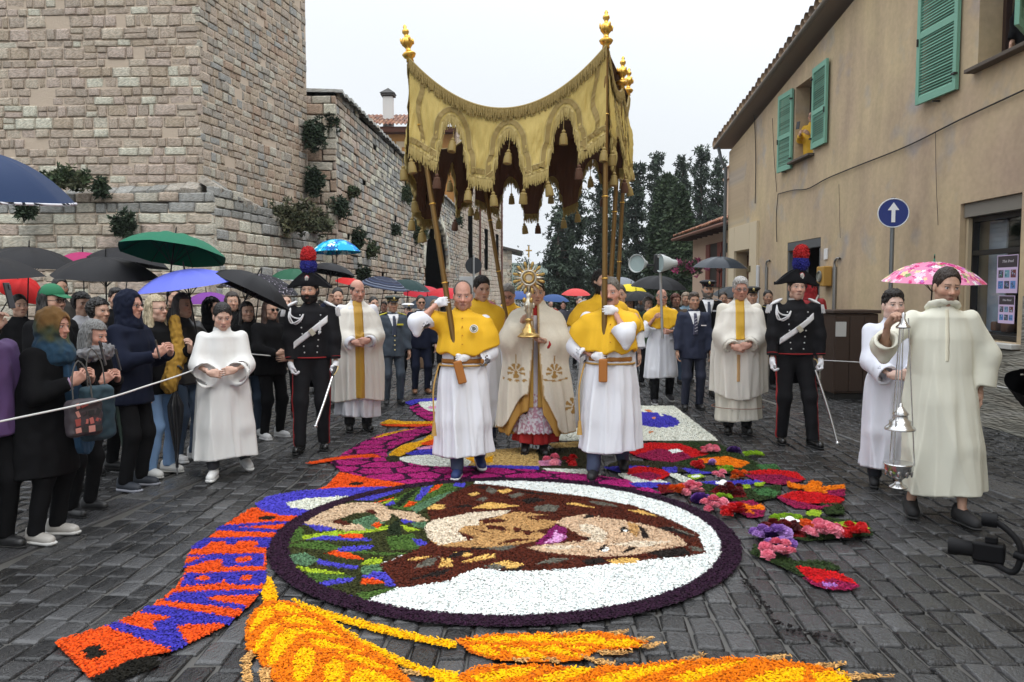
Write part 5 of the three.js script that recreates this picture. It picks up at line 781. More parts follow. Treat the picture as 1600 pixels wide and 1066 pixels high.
// ---------------------------------------------------------------- people: skeleton, head, hands, clothes
const va = (a) => (a.isVector3 ? a : V(...a));
function ik(a, t, l1, l2, hint) {   // middle joint of a two-bone limb
  const d = V().subVectors(t, a), L = Math.min(d.length(), (l1 + l2) * 0.999); d.normalize();
  const end = a.clone().addScaledVector(d, L), c = (l1 * l1 + L * L - l2 * l2) / (2 * L), h = Math.sqrt(Math.max(0, l1 * l1 - c * c));
  const n = hint.clone().addScaledVector(d, -hint.dot(d)).normalize();
  return [a.clone().addScaledVector(d, c).addScaledVector(n, h), end];
}
function skeleton(o) {
  const s = o.H / 1.75, k = { s, o }, lean = o.lean || 0, tip = (v) => V(v.x, (0.93 * s) + (v.y - 0.93 * s) * Math.cos(lean) - v.z * Math.sin(lean), v.z * Math.cos(lean) + (v.y - 0.93 * s) * Math.sin(lean));
  const P = (x, y, z) => tip(V(x * s, y * s, z * s)); k.tip = tip; k.lean = lean;
  const sw = (o.shoulders ?? 0.178);
  k.neck = P(0, 1.475, -0.005); k.chest = P(0, 1.3, 0); k.pelvis = P(0, 0.95, 0);
  k.arms = [-1, 1].map((sg) => {
    const a = (sg < 0 ? o.A : o.B) || {}, S = P(sg * (sw + (a.up ? -0.01 : 0)), (o.sh ?? 1.392) + (a.up || 0), -0.005), dir = va(a.dir || [sg * 0.02, -1, 0.18]).clone().normalize(), palm0 = va(a.palm || [-sg, 0, 0.25]).clone();
    const palm = palm0.addScaledVector(dir, -palm0.dot(dir)).normalize();
    let w = a.w ? va(a.w).clone() : a.grip ? va(a.grip).clone().addScaledVector(dir, -0.078).addScaledVector(palm, -0.034) : P(sg * 0.25, 0.86, 0.07);
    const hint = va(a.el || [sg * 0.5, -0.3, -1]).clone();
    const [E, W] = ik(S, w, 0.285 * s, 0.26 * s, hint);
    return { S, E, W, dir, palm, pose: a.hand || 'relaxed', sg, glove: a.glove };
  });
  k.legs = [-1, 1].map((sg, i) => { const f = (o.feet && o.feet[i]) || [sg * 0.1, 0, sg * 0.15, 0]; const hp = V(sg * 0.09 * s, 0.92 * s, 0), an = V(f[0], 0.085 * s + (f[3] || 0) * 0.13 + (o.drop || 0), f[1] - (f[3] || 0) * 0.05); const [K, A] = ik(hp, an, 0.43 * s, 0.42 * s, V(Math.sin(f[2] || 0) * 0.5, 0, 1)); return { hp, K, A, yaw: f[2] || 0, lift: f[3] || 0, sg }; });
  const h = o.head || {}; k.hs = s * (o.headScale || 1);
  const base = P(0, 1.505, 0.0), m = new THREE.Matrix4().makeRotationFromEuler(new THREE.Euler((h.pitch || 0) + lean * 0.55, h.yaw || 0, h.roll || 0, 'YXZ'));
  k.headM = new THREE.Matrix4().makeTranslation(base.x, base.y, base.z).multiply(m).multiply(new THREE.Matrix4().makeTranslation(0, 0.115 * s * (o.headScale ? 0.5 + 0.5 * o.headScale : 1), 0.022 * s)).multiply(new THREE.Matrix4().makeScale(k.hs, k.hs, k.hs));
  return k;
}
const SKIN = { fair: [0.6, 0.38, 0.29], mid: [0.52, 0.31, 0.22], tan: [0.42, 0.24, 0.16], ruddy: [0.55, 0.29, 0.215], pale: [0.66, 0.45, 0.37] };
const face = (p) => {   // head in its own axes: eyes at y = 0, face towards z
  const j = p.jaw ?? 1, f = p.fat ?? 1, nz = p.nose ?? 1;
  let d = su(0.05, ell(V(0, 0.032, -0.012), 0.075, 0.092, 0.096), ell(V(0, -0.045, 0.018), 0.061 * f, 0.078, 0.069), ball(V(0, -0.1 * j, 0.052), 0.021 * f));
  d = su(0.022, d, cap(V(-0.03, 0.019, 0.07), V(0.03, 0.019, 0.07), 0.013), ball(V(-0.043, -0.03, 0.05), 0.024 * f), ball(V(0.043, -0.03, 0.05), 0.024 * f), ball(V(-0.05 * f, -0.08, 0.012), 0.022), ball(V(0.05 * f, -0.08, 0.012), 0.022));
  const soc = uni(ball(V(-0.031, 0.0, 0.106), 0.022), ball(V(0.031, 0.0, 0.106), 0.022)); d = sminus(0.016, d, soc);
  d = su(0.012, d, cap(V(0, 0.004, 0.08), V(0, -0.033, 0.1 + 0.006 * nz), 0.0075, 0.0125 * nz), ball(V(-0.012, -0.037, 0.093), 0.0085 * nz), ball(V(0.012, -0.037, 0.093), 0.0085 * nz));
  d = su(0.01, d, cap(V(-0.018, -0.067, 0.078), V(0.018, -0.067, 0.078), 0.0085), cap(V(-0.013, -0.078, 0.077), V(0.013, -0.078, 0.077), 0.0085), ball(V(0, -0.066, 0.085), 0.006));
  d = sminus(0.004, d, cap(V(-0.02, -0.0725, 0.092), V(0.02, -0.0725, 0.092), 0.0028));
  const eyes = uni(ball(V(-0.031, 0.0, 0.073), 0.0125), ball(V(0.031, 0.0, 0.073), 0.0125));
  const lids = uni(ell(V(-0.031, 0.011, 0.0735), 0.0145, 0.0055, 0.0135), ell(V(0.031, 0.011, 0.0735), 0.0145, 0.0055, 0.0135), ell(V(-0.031, -0.0105, 0.073), 0.0145, 0.0045, 0.013), ell(V(0.031, -0.0105, 0.073), 0.0145, 0.0045, 0.013));
  const ears = uni(ell(V(-0.077, -0.012, -0.006), 0.011, 0.03, 0.019), ell(V(0.077, -0.012, -0.006), 0.011, 0.03, 0.019));
  const neck = cap(V(0, -0.07, -0.022), V(0, -0.2, -0.03), 0.05 * (p.neckW ?? 1) , 0.058 * (p.neckW ?? 1));
  const skull = su(0.03, d, neck), all = su(0.006, skull, ears, lids); return (x, y, z) => Math.min(all(x, y, z), eyes(x, y, z));
};
function headGeo2(k, p, cell) {
  const sk = SKIN[p.skin || 'mid'], brow = col(p.brow || p.hair || '#241a14').toArray(), age = p.old || 0, f = face(p), stub = p.stubble || 0, lip = p.lip || [0.3, 0.09, 0.075];
  const mix = (c, d, t) => [c[0] + (d[0] - c[0]) * t, c[1] + (d[1] - c[1]) * t, c[2] + (d[2] - c[2]) * t];
  const colour = (x, y, z) => {
    const ax = Math.abs(x), ex = Math.hypot(ax - 0.031, y, z - 0.073);
    if (ex < 0.0136 && z > 0.075 && Math.abs(y) < 0.0072) { const ir = Math.hypot(ax - 0.031 + (p.gaze || 0) * Math.sign(x), y); return ir < 0.0062 ? [0.02, 0.012, 0.008] : [0.55, 0.52, 0.5]; }
    if (z > 0.065 && Math.abs(ax - 0.031) < 0.016 && y > 0.0055 && y < 0.0105) return [sk[0] * 0.22, sk[1] * 0.16, sk[2] * 0.14];
    let c = sk.slice(); c = mix(c, [c[0] * 1.08, c[1] * 0.8, c[2] * 0.75], sstep(0.03, 0.0, Math.abs(Math.hypot(ax - 0.042, y + 0.035) - 0.01)) * 0.5 * sstep(0.02, 0.06, z));
    c = mix(c, [sk[0] * 1.05, sk[1] * 0.72, sk[2] * 0.66], sstep(0.022, 0.006, Math.hypot(x, y + 0.035)) * sstep(0.08, 0.1, z) * 0.5);
    if (z > 0.03) c = mix(c, [sk[0] * 0.55, sk[1] * 0.45, sk[2] * 0.42], sstep(0.021, 0.012, Math.hypot(ax - 0.031, (y - 0.001) * 1.4)) * 0.55);
    if (z > 0.05) { const bw = Math.abs(y - 0.0245 + ax * 0.06) / 0.0048, bx = ax > 0.012 && ax < 0.049; if (bx && bw < 1) c = mix(c, brow, 0.85 * (1 - bw * 0.4)); const lp = Math.hypot(x / 0.024, (y + 0.0725) / 0.0115); if (lp < 1 && z > 0.068) c = mix(c, lip, 0.75 * sstep(1, 0.55, lp)); if (Math.abs(y + 0.0725) < 0.0022 && ax < 0.021) c = mix(c, [0.06, 0.02, 0.02], 0.7); }
    if (stub) { const b = sstep(-0.035, -0.055, y - Math.max(0, 0.05 - z) * 0.4) * sstep(-0.02, 0.02, z) * (y > -0.12 ? 1 : 0) * sstep(0.8, 1.1, Math.hypot(x / 0.024, (y + 0.0725) / 0.0115)); c = mix(c, brow, b * stub); }
    if (age && z > 0.02) { const w = Math.abs(Math.sin((y - 0.06) * 420 + n3(x * 30, y * 5, 1) * 1.5)) < 0.22 && y > 0.035 ? 1 : 0, nl = Math.abs(ax - 0.026 - (-0.04 - y) * 0.55) < 0.003 && y < -0.036 && y > -0.075 ? 1 : 0; c = mix(c, [sk[0] * 0.6, sk[1] * 0.5, sk[2] * 0.48], 0.5 * age * Math.max(w, nl)); }
    const v = 1 + 0.06 * n3(x * 60, y * 60, z * 60); return [c[0] * v, c[1] * v, c[2] * v];
  };
  return sdfMesh(f, [-0.1, -0.21, -0.12], [0.1, 0.14, 0.13], cell, { color: colour }).applyMatrix4(k.headM);
}
const CUR = { relaxed: [20, 30, 20, 0.25], grip: [68, 82, 45, 0.9], hold: [38, 48, 25, 0.5], flat: [5, 8, 5, 0.1], clasp: [42, 50, 28, 0.5], loose: [45, 55, 30, 0.4] };
const handCache = new Map();
function handGeo(pose, mirror, cell, fat = 1) {
  const key = [pose, mirror, cell, fat].join(); if (handCache.has(key)) return handCache.get(key);
  const c = CUR[pose], R = Math.PI / 180, segs = [];
  let palm = (x, y, z) => { const a = Math.abs(x) - 0.026, b = Math.abs(y - 0.048) - 0.032, d = Math.abs(z) - 0.002; return Math.hypot(Math.max(a, 0), Math.max(b, 0), Math.max(d, 0)) + Math.min(Math.max(a, b, d), 0) - 0.0125 * fat; };
  palm = su(0.02, palm, cap(V(0, -0.01, 0), V(0, 0.03, 0), 0.026 * fat, 0.024 * fat), ball(V(0.02, 0.025, 0.01), 0.016 * fat));
  [[-0.031, 0.052], [-0.0105, 0.066], [0.0105, 0.072], [0.031, 0.066]].forEach(([x, L], i) => {
    let p = V(x, 0.082 - (i === 0 ? 0.006 : 0), 0), a = 0; const fs = [];
    [[0.46, c[0]], [0.3, c[1]], [0.24, c[2]]].forEach(([q, d], n) => { a += (d + (i - 1.5) * 2) * R; const e = p.clone().add(V((x * 0.12) * q * (c[0] < 30 ? 1 : 0), Math.cos(a) * L * q * 1.12, Math.sin(a) * L * q * 1.12)); fs.push(cap(p, e, [0.0095, 0.0087, 0.008][n] * fat, [0.0087, 0.008, 0.007][n] * fat)); p = e; });
    segs.push(uni(...fs));
  });
  const th = c[3], t0 = V(0.028, 0.022, 0.008), t1 = V(0.05 - th * 0.014, 0.052, 0.018 + th * 0.022), t2 = V(0.05 - th * 0.045, 0.082 - th * 0.012, 0.022 + th * 0.03);
  const thumb = su(0.006, cap(t0, t1, 0.0135 * fat, 0.0105 * fat), cap(t1, t2, 0.0105 * fat, 0.0085 * fat));
  const f0 = (x, y, z) => { let d = palm(x, y, z), e = thumb(x, y, z); d = smin(d, e, 0.012); for (const s of segs) { const q = s(x, y, z); d = smin(d, q, 0.0035); } return d; };
  const f = mirror ? (x, y, z) => f0(-x, y, z) : f0;
  const g = sdfMesh(f, [-0.07, -0.045, -0.03], [0.07, 0.18, 0.1], cell, { skip: 1.2 }); handCache.set(key, g); return g;
}
const withColour = (g, c) => { g = g.clone(); const n = g.attributes.position.count, a = new Float32Array(n * 3); for (let i = 0; i < n; i++) { a[i * 3] = c[0]; a[i * 3 + 1] = c[1]; a[i * 3 + 2] = c[2]; } g.setAttribute('color', new THREE.BufferAttribute(a, 3)); return g; };
const handAt = (k, a, cell, fat) => { const g = handGeo(a.pose, a.sg > 0, cell, fat).clone(), x = V().crossVectors(a.dir, a.palm); return g.applyMatrix4(new THREE.Matrix4().makeBasis(x, a.dir, a.palm).setPosition(a.W).multiply(new THREE.Matrix4().makeScale(k.s, k.s, k.s))); };
// clothes as distance fields over the skeleton
const wr = (seed, a = 0.004, fx = 8, fy = 5) => (x, y, z) => a * n3(x * fx + seed, y * fy, z * fx) + a * 0.22 * n3(x * fx * 1.9, y * fy * 1.9 + seed, z * fx * 1.9);
const torsoKeys = (k, list) => list.map(([y, rx, rz, fold, dz]) => [y * k.s, rx * k.s, rz * k.s, 0, Math.tan(k.lean) * Math.max(0, y * k.s - 0.93 * k.s) * 0.95 + (dz || 0) * k.s, (fold || 0) * k.s]);
const sleeve = (k, a, r0, r1, r2, t = 0.95) => { const W = a.E.clone().lerp(a.W, t); return su(0.05, cap(a.S, a.E, r0 * k.s, r1 * k.s), cap(a.E, W, r1 * k.s, r2 * k.s)); };
const cutEnd = (k, a, t) => { const p = a.E.clone().lerp(a.W, t), n = V().subVectors(a.W, a.E).normalize(), m = V().subVectors(a.E, a.S); const d = p.dot(n); return (x, y, z) => { const q = (x - p.x) ** 2 + (y - p.y) ** 2 + (z - p.z) ** 2; return q > 0.07 * k.s * k.s ? -1 : n.x * x + n.y * y + n.z * z - d; }; };
function bellSleeve(k, a, r0, r1, r2, t, droop = 0.03) {   // open-ended, hanging at the cuff; slid down a raised forearm
  const up = a.W.y > a.E.y + 0.12 * k.s; if (a.E.y - a.W.y > 0.18 * k.s) droop = 0; if (up) { t *= 0.62; r1 *= 0.95; r2 *= 0.84; }
  const n = V().subVectors(a.W, a.E).normalize(), W = a.E.clone().lerp(a.W, t).addScaledVector(n, 0.06 * k.s).add(V(0, -droop * k.s, 0)), In = a.E.clone().lerp(a.W, t - 0.3).add(V(0, -droop * 0.6 * k.s, 0)), Out = W.clone().addScaledVector(n, 0.06 * k.s);
  const body = su(0.06, cap(a.S, a.E, r0 * k.s, r1 * k.s), cap(a.E, W, r1 * k.s, r2 * k.s), ...(up ? [cap(a.E, a.E.clone().add(V(0, -0.1 * k.s, 0.02)), r1 * 0.75 * k.s, 0.03 * k.s)] : []));
  return [minus(body, uni(cap(In, Out, (r2 - 0.034) * k.s, (r2 - 0.024) * k.s))), cutEnd(k, a, t)];
}
function shoeGeo(kind) {
  const key = 'shoe' + kind; if (handCache.has(key)) return handCache.get(key);
  const up = su(0.03, cap(V(0, 0.042, -0.045), V(0, 0.035, 0.13), 0.041, 0.037), cap(V(0, 0.06, -0.035), V(0, kind === 'sneaker' ? 0.095 : 0.085, -0.04), 0.037, 0.04), cap(V(0, 0.06, -0.01), V(0, 0.04, 0.1), 0.034, 0.034));
  const f = inter(up, (x, y, z) => 0.014 - y), so = (x, y, z) => Math.max(cap(V(0, 0.02, -0.045), V(0, 0.02, 0.135), kind === 'sneaker' ? 0.047 : 0.044, kind === 'sneaker' ? 0.045 : 0.041)(x, y, z), y - (kind === 'sneaker' ? 0.028 : 0.016), 0.001 - y);
  const r = [sdfMesh(f, [-0.06, 0, -0.11], [0.06, 0.15, 0.19], 0.0135), sdfMesh(so, [-0.06, -0.005, -0.11], [0.06, 0.04, 0.19], 0.0135)];
  handCache.set(key, r); return r;
}
const bounds = (k, y0, y1, r = 0.62) => { let x0 = -r, x1 = r, z0 = -r, z1 = r; for (const a of k.arms) for (const p of [a.E, a.W]) { x0 = Math.min(x0, p.x - 0.2); x1 = Math.max(x1, p.x + 0.2); z0 = Math.min(z0, p.z - 0.2); z1 = Math.max(z1, p.z + 0.2); y1 = Math.max(y1, p.y + 0.2); } return [[x0, y0, z0], [x1, y1, z1]]; };
const cloth = (k, name, f, mat, parent, cell, y0, y1, opt = {}) => { const [lo, hi] = bounds(k, y0, y1); return mk(name, sdfMesh(f, lo, hi, cell, { h: cell * 0.6, ...opt }), mat, parent); };
const hairF = (p) => {   // hair fields in head axes
  const w = (x, y, z) => 0.0035 * n3(x * 55 + 3, y * 22, z * 55) + 0.002 * n3(x * 120, y * 40, z * 120), cr = ell(V(0, 0.036, -0.014), 0.079 + (p.thick || 0.004), 0.095 + (p.thick || 0.004) * 1.4, 0.1 + (p.thick || 0.004)), hl = p.hairline ?? 0.066;
  const cut = (x, y, z) => { const ax = Math.abs(x); const line = z > 0.02 ? lerp(-0.012, hl + 0.012 - ax * 0.25, sstep(0.02, 0.078, z)) : lerp(-0.085, -0.012, sstep(-0.1, 0.02, z)); let d = line - y + 0.006 * n3(x * 90, z * 40, y * 40); if (Math.hypot(ax - 0.08, y + 0.014, z + 0.004) < 0.03) d = Math.max(d, 0.03 - Math.hypot(ax - 0.08, y + 0.014, z + 0.004)); return d * 0.7; };
  const short = (x, y, z) => Math.max(cr(x, y, z) + w(x, y, z), cut(x, y, z));
  switch (p.style) {
    case 'bald': return (x, y, z) => Math.max(short(x, y, z), (y - 0.052 - Math.max(0, -z - 0.05) * 0.5) * 0.8);
    case 'receding': return (x, y, z) => Math.max(short(x, y, z), (z * 0.8 + y * 0.5 - 0.05 - Math.max(0, 0.012 - Math.abs(x)) * 0.6) * 0.8);
    case 'top': return (x, y, z) => su(0.03, short, ell(V(0, 0.095, 0.01), 0.062, 0.03, 0.075))(x, y, z) + w(x, y, z);
    case 'bun': return (x, y, z) => su(0.02, short, ell(V(0, 0.02, -0.115), 0.035, 0.04, 0.03))(x, y, z);
    case 'pony': { const t = su(0.02, cap(V(0, 0.03, -0.105), V(0, -0.06, -0.125), 0.03, 0.024), cap(V(0, -0.06, -0.125), V(0, -0.2, -0.1), 0.024, 0.012)); return (x, y, z) => Math.min(short(x, y, z), t(x, y, z) + w(x, y, z)); }
    case 'long': { const L = p.len ?? 0.24, sd = su(0.03, cap(V(-0.068, 0.02, -0.02), V(-0.085, -L, 0.0), 0.03, 0.032), cap(V(0.068, 0.02, -0.02), V(0.085, -L, 0.0), 0.03, 0.032), cap(V(-0.04, 0.0, -0.075), V(-0.05, -L, -0.08), 0.04, 0.04), cap(V(0.04, 0.0, -0.075), V(0.05, -L, -0.08), 0.04, 0.04)), big = ell(V(0, 0.036, -0.018), 0.09, 0.106, 0.108), fr = (x, y, z) => Math.max((z - 0.03) * 0.8 + (y - hl) * -0.55 - 0.012, -1); return (x, y, z) => { const top = Math.max(big(x, y, z), z > 0.015 && y < hl + 0.006 ? 0.6 * Math.min(hl + 0.006 - y, (z - 0.015) * 1.2) : -1); const s2 = Math.max(sd(x, y, z), (z - 0.042) * 0.9); return smin(top, s2, 0.02) + 0.005 * n3(x * 75, y * 9, z * 75); }; }
    case 'bob': { const sd = su(0.04, cap(V(-0.072, 0.02, -0.01), V(-0.088, -0.1, 0.0), 0.034, 0.036), cap(V(0.072, 0.02, -0.01), V(0.088, -0.1, 0.0), 0.034, 0.036), cap(V(-0.04, 0.0, -0.075), V(-0.045, -0.11, -0.07), 0.05, 0.05), cap(V(0.04, 0.0, -0.075), V(0.045, -0.11, -0.07), 0.05, 0.05)), big = ell(V(0, 0.038, -0.016), 0.094, 0.108, 0.11); return (x, y, z) => { const top = Math.max(big(x, y, z), z > 0.02 && y < hl ? 0.6 * Math.min(hl - y, z - 0.02) : -1); return smin(top, Math.max(sd(x, y, z), (z - 0.04) * 0.9), 0.02) + 0.005 * n3(x * 75, y * 11, z * 75); }; }
    case 'curly': { const big = ell(V(0, 0.03, -0.025), 0.105, 0.115, 0.118); return (x, y, z) => Math.max(big(x, y, z), z > 0.02 && y < hl ? 0.6 * Math.min(hl - y, z - 0.02) : -1, -y - 0.1) + 0.011 * n3(x * 38, y * 38, z * 38); }
    default: return short;
  }
};
const hatMat = () => M([0.01, 0.01, 0.012], 0.9, { specularIntensity: 0.35 });
function headwear(k, g, h, cell) {
  const add = (n, geo, m, par = g) => mk(n, geo.applyMatrix4(k.headM), m, par);
  if (h.kind === 'bicorne') {   // tall felt hat with rising brims worn across, cockade and plume
    const crown = ell(V(0, 0.075, -0.01), 0.088, 0.075, 0.1), fan = (x, y, z) => { const t = clamp((Math.abs(x)) / 0.215, 0, 1), top = 0.19 - 0.155 * Math.pow(t, 1.4), bot = 0.06 - 0.05 * t * t, zz = Math.abs(z - 0.055 + 0.05 * t * t) - 0.011; return Math.max((y - top) * 0.75, (bot - y) * 0.8, Math.abs(x) - 0.22, zz * 0.9); }, fan2 = (x, y, z) => fan(x, y - 0.0, -z - 0.02);
    add('hat', sdfMesh((x, y, z) => Math.max(su(0.03, crown, fan, fan2)(x, y, z) - 0.004, (0.034 + 0.1 * Math.max(0, Math.abs(z) - 0.2) - y - 0.12 * Math.max(0, Math.abs(x) - 0.09)) * 0.9), [-0.24, -0.02, -0.15], [0.24, 0.22, 0.13], cell), hatMat());
    for (const [r, c, z] of [[0.042, [0.42, 0.02, 0.02], 0.074], [0.034, [0.62, 0.62, 0.6], 0.077], [0.022, [0.36, 0.32, 0.24], 0.08]]) add(r > 0.04 ? 'cockade' : 'cockade_ring', new THREE.CylinderGeometry(r * 0.8, r * 0.8, 0.008, 20).scale(0.8, 1, 1.15).rotateX(Math.PI / 2).translate(h.side || 0, 0.112, z), M(c, 0.6));
    add('badge', merge([new THREE.TorusGeometry(0.014, 0.005, 6, 14).scale(0.9, 1.8, 1).translate(h.side || 0, 0.112, 0.086), rbox(0.006, 0.05, 0.006, 0.002, h.side || 0, 0.112, 0.088)]), M([0.75, 0.74, 0.7], 0.35, { metalness: 0.6 }));
    for (const [nm, y0, y1, c] of [['red_plume', 0.265, 0.425, [0.42, 0.012, 0.014]], ['blue_plume', 0.165, 0.325, [0.018, 0.02, 0.2]]]) { const f = ell(V(h.side || 0, (y0 + y1) / 2, 0.02), 0.08 - (y1 > 0.4 ? 0.004 : 0), (y1 - y0) / 2 + 0.012, 0.075); add(nm, sdfMesh((x, y, z) => f(x, y, z) + 0.012 * n3(x * 50, y * 40, z * 50) + 0.008 * n3(x * 120, y * 90, z * 120), [-0.14, y0 - 0.05, -0.11], [0.14, y1 + 0.05, 0.14], cell * 0.9), M(c, 1)); }
    add('chin_strap', new THREE.TorusGeometry(0.083, 0.0035, 5, 30, Math.PI * 1.1).rotateZ(Math.PI * 0.95).scale(1, 1.22, 1).translate(0, 0.02, 0.03), M([0.02, 0.02, 0.02], 0.5));
  } else if (h.kind === 'peaked') {
    const top = ell(V(0, 0.115, -0.005), 0.132, 0.034, 0.135), band = (x, y, z) => Math.max(Math.hypot(x / 0.088, (z + 0.008) / 0.104) - 1, 0.0) * 0.09 + Math.max(0, Math.abs(y - 0.075) - 0.03) - 0.002, peak = (x, y, z) => Math.max(ell(V(0, 0.075 - Math.max(0, z - 0.06) * 0.55, 0.07), 0.085, 0.008, 0.085)(x, y, z), 0.05 - z);
    const t = add('hat', sdfMesh(su(0.02, top, band), [-0.15, 0.02, -0.16], [0.15, 0.17, 0.15], cell), M(h.c || [0.02, 0.02, 0.025], 0.75)); add('hat_band', sdfMesh((x, y, z) => Math.max(Math.abs(Math.hypot(x / 0.088, (z + 0.008) / 0.104) - 1) * 0.09 - 0.007, Math.abs(y - 0.068) - 0.017), [-0.11, 0.04, -0.13], [0.11, 0.1, 0.12], cell), M(h.band || [0.2, 0.01, 0.015], 0.7));
    add('hat_peak', sdfMesh(peak, [-0.1, 0.0, 0.03], [0.1, 0.1, 0.17], cell * 0.8), M([0.008, 0.008, 0.009], 0.2)); add('hat_badge', new THREE.SphereGeometry(0.018, 10, 8).scale(1, 1.3, 0.5).translate(0, 0.1, 0.124), M([0.6, 0.48, 0.2], 0.35, { metalness: 0.7 }));
  } else if (h.kind === 'cap') {
    add('cap', sdfMesh((x, y, z) => Math.max(ell(V(0, 0.045, -0.012), 0.09, 0.1, 0.108)(x, y, z), 0.04 - y + Math.max(0, -z) * 0.1), [-0.12, 0, -0.14], [0.12, 0.16, 0.12], cell), M(h.c, 0.8)); add('cap_peak', sdfMesh((x, y, z) => Math.max(ell(V(0, 0.048 - Math.max(0, z - 0.08) * 0.35, 0.09), 0.075, 0.007, 0.085)(x, y, z), 0.07 - z), [-0.1, 0, 0.05], [0.1, 0.08, 0.2], cell * 0.8), M(h.c, 0.8));
  } else if (h.kind === 'hood') {
    const o1 = ell(V(0, 0.02, -0.022), 0.108, 0.128, 0.125), o2 = cap(V(0, -0.06, -0.03), V(0, -0.17, -0.02), 0.1, 0.12), open = (x, y, z) => Math.max(ell(V(0, -0.015, 0.12), 0.072, 0.105, 0.12)(x, y, z), -1), inn = uni(ell(V(0, 0.02, -0.02), 0.096, 0.116, 0.11)); add('hood', sdfMesh((x, y, z) => Math.max(su(0.05, o1, o2)(x, y, z) + 0.006 * n3(x * 18, y * 14, z * 18), -open(x, y, z), -inn(x, y, z), -0.2 - y), [-0.15, -0.2, -0.17], [0.15, 0.17, 0.14], cell), h.mat || M(h.c, 0.85));
  }
}
// a whole person; o holds build, pose and a dress(k, g) callback that adds the clothes
function person(label, at, turn, o, group) {
  const g = thing('person', label, 'person', [at.x, (o.y || 0) - (o.drop || 0), at.z], turn, group); o.H ??= 1.72;
  const k = skeleton(o), q = o.q ?? 1, p = o.face || {}, hc = 0.0042 * q * (q > 1.05 ? 1.75 : 1), bc = 0.032 * Math.max(1, q * 0.8), gl = [];
  const bodyF = su(0.05, cap(k.pelvis, k.chest, 0.085 * k.s, 0.1 * k.s), cap(k.chest, k.neck, 0.085 * k.s, 0.05 * k.s), ...k.arms.flatMap((a) => [cap(k.chest.clone().lerp(a.S, 0.6), a.S, 0.05 * k.s, 0.042 * k.s), cap(a.S, a.E, 0.042 * k.s, 0.037 * k.s), cap(a.E, a.W, 0.037 * k.s, 0.026 * k.s)]), ...k.legs.flatMap((l) => [cap(k.pelvis, l.hp, 0.08 * k.s, 0.075 * k.s), cap(l.hp, l.K, 0.068 * k.s, 0.05 * k.s), cap(l.K, l.A, 0.047 * k.s, 0.034 * k.s)]));
  const [lo, hi] = bounds(k, 0.02, 1.6 * k.s), skin = SKIN[p.skin || 'mid'], list = [withColour(sdfMesh(bodyF, lo, hi, bc), skin), headGeo2(k, p, hc)];
  for (const a of k.arms) if (a.pose !== 'none') { const hg = handAt(k, a, (q > 1.05 ? 0.0068 : 0.0052) * Math.max(1, q * 0.85), a.glove ? 1.12 : 1); if (a.glove) gl.push(hg); else list.push(withColour(hg, skin.map((v) => v * 0.95))); }
  mk('body', merge(list), VC(0.6), g);
  for (const hg of gl) mk('glove', hg, M([0.8, 0.81, 0.84], 0.8), g);
  if (p.style !== 'none' && p.hair) mk('hair', sdfMesh(hairF(p), [-0.15, -(p.len ?? 0.2) - 0.1, -0.17], [0.15, 0.17, 0.14], hc * 1.5, { color: ((c) => (x, y, z) => { const v = 0.75 + 0.5 * n3(x * 70, y * 18, z * 70) * 0.6 + 0.25 * n3(x * 160, y * 50, z * 160) * 0.6 + 0.15; return [c[0] * v, c[1] * v, c[2] * v]; })(col(p.hair).toArray()) }).applyMatrix4(k.headM), VC(0.6), g);
  if (p.beard) { const f = face(p), bl = p.beard === 'full' ? 0.009 : 0.006, m = (x, y, z) => { const ax = Math.abs(x); let d = (y + 0.048 + Math.max(0, 0.06 - z) * -0.75) * 0.9; if (p.beard === 'moustache') d = Math.max(Math.abs(y + 0.056 + ax * 0.12) - 0.0085, ax - 0.032, 0.06 - z); else { d = Math.max(d, -0.03 + (0.0 - z) * 0.9, -0.125 - y); const lips = Math.hypot(x / 0.021, (y + 0.0735) / 0.009); d = Math.max(d, (1 - lips) * 0.009); } return d; }; mk('beard', sdfMesh((x, y, z) => Math.max(f(x, y, z) - bl + 0.003 * n3(x * 90, y * 60, z * 90), m(x, y, z)), [-0.1, -0.14, -0.05], [0.1, 0.02, 0.13], hc, {}).applyMatrix4(k.headM), M(p.beardC || p.hair, 0.75), g); }
  if (p.glasses) { const m = M(p.glasses === 'dark' ? [0.01, 0.01, 0.01] : [0.04, 0.03, 0.03], 0.3), gs = mk('glasses', merge([...[-1, 1].flatMap((s2) => [new THREE.TorusGeometry(0.02, 0.0022, 5, 18).scale(1.15, 0.85, 1).translate(s2 * 0.032, -0.002, 0.094), cyl(V(s2 * 0.056, 0.002, 0.09), V(s2 * 0.082, 0.004, -0.005), 0.002, 0.002, 4)]), cyl(V(-0.01, 0, 0.097), V(0.01, 0, 0.097), 0.002, 0.002, 4)]).applyMatrix4(k.headM), m, g); mk('lens', merge([-1, 1].map((s2) => new THREE.CylinderGeometry(0.0195, 0.0195, 0.001, 16).rotateX(Math.PI / 2).scale(1.15, 0.85, 1).translate(s2 * 0.032, -0.002, 0.0945))).applyMatrix4(k.headM), p.glasses === 'dark' ? M([0.008, 0.008, 0.01], 0.1) : M([0.95, 0.95, 0.95], 0.05, { transmission: 1 }), gs); }
  if (o.hat) headwear(k, g, o.hat, hc * 1.4);
  const sh = o.shoe || {}; if (sh.kind !== 'none') for (const l of k.legs) { const [u, so] = shoeGeo(sh.kind || 'plain'), s = mk('shoe', u, sh.mat || M(sh.c || [0.015, 0.015, 0.016], sh.r ?? 0.4), g); s.position.set(l.A.x, l.A.y - 0.085 * k.s, l.A.z); s.rotation.set(l.lift * 0.55, l.yaw, 0, 'YXZ'); s.scale.setScalar(k.s * (o.shoeScale || 1)); mk('sole', so, M(sh.sole || [0.02, 0.02, 0.02], 0.7), s); }
  o.dress(k, g); g.userData.sk = undefined; g.sk = k; return g;
}
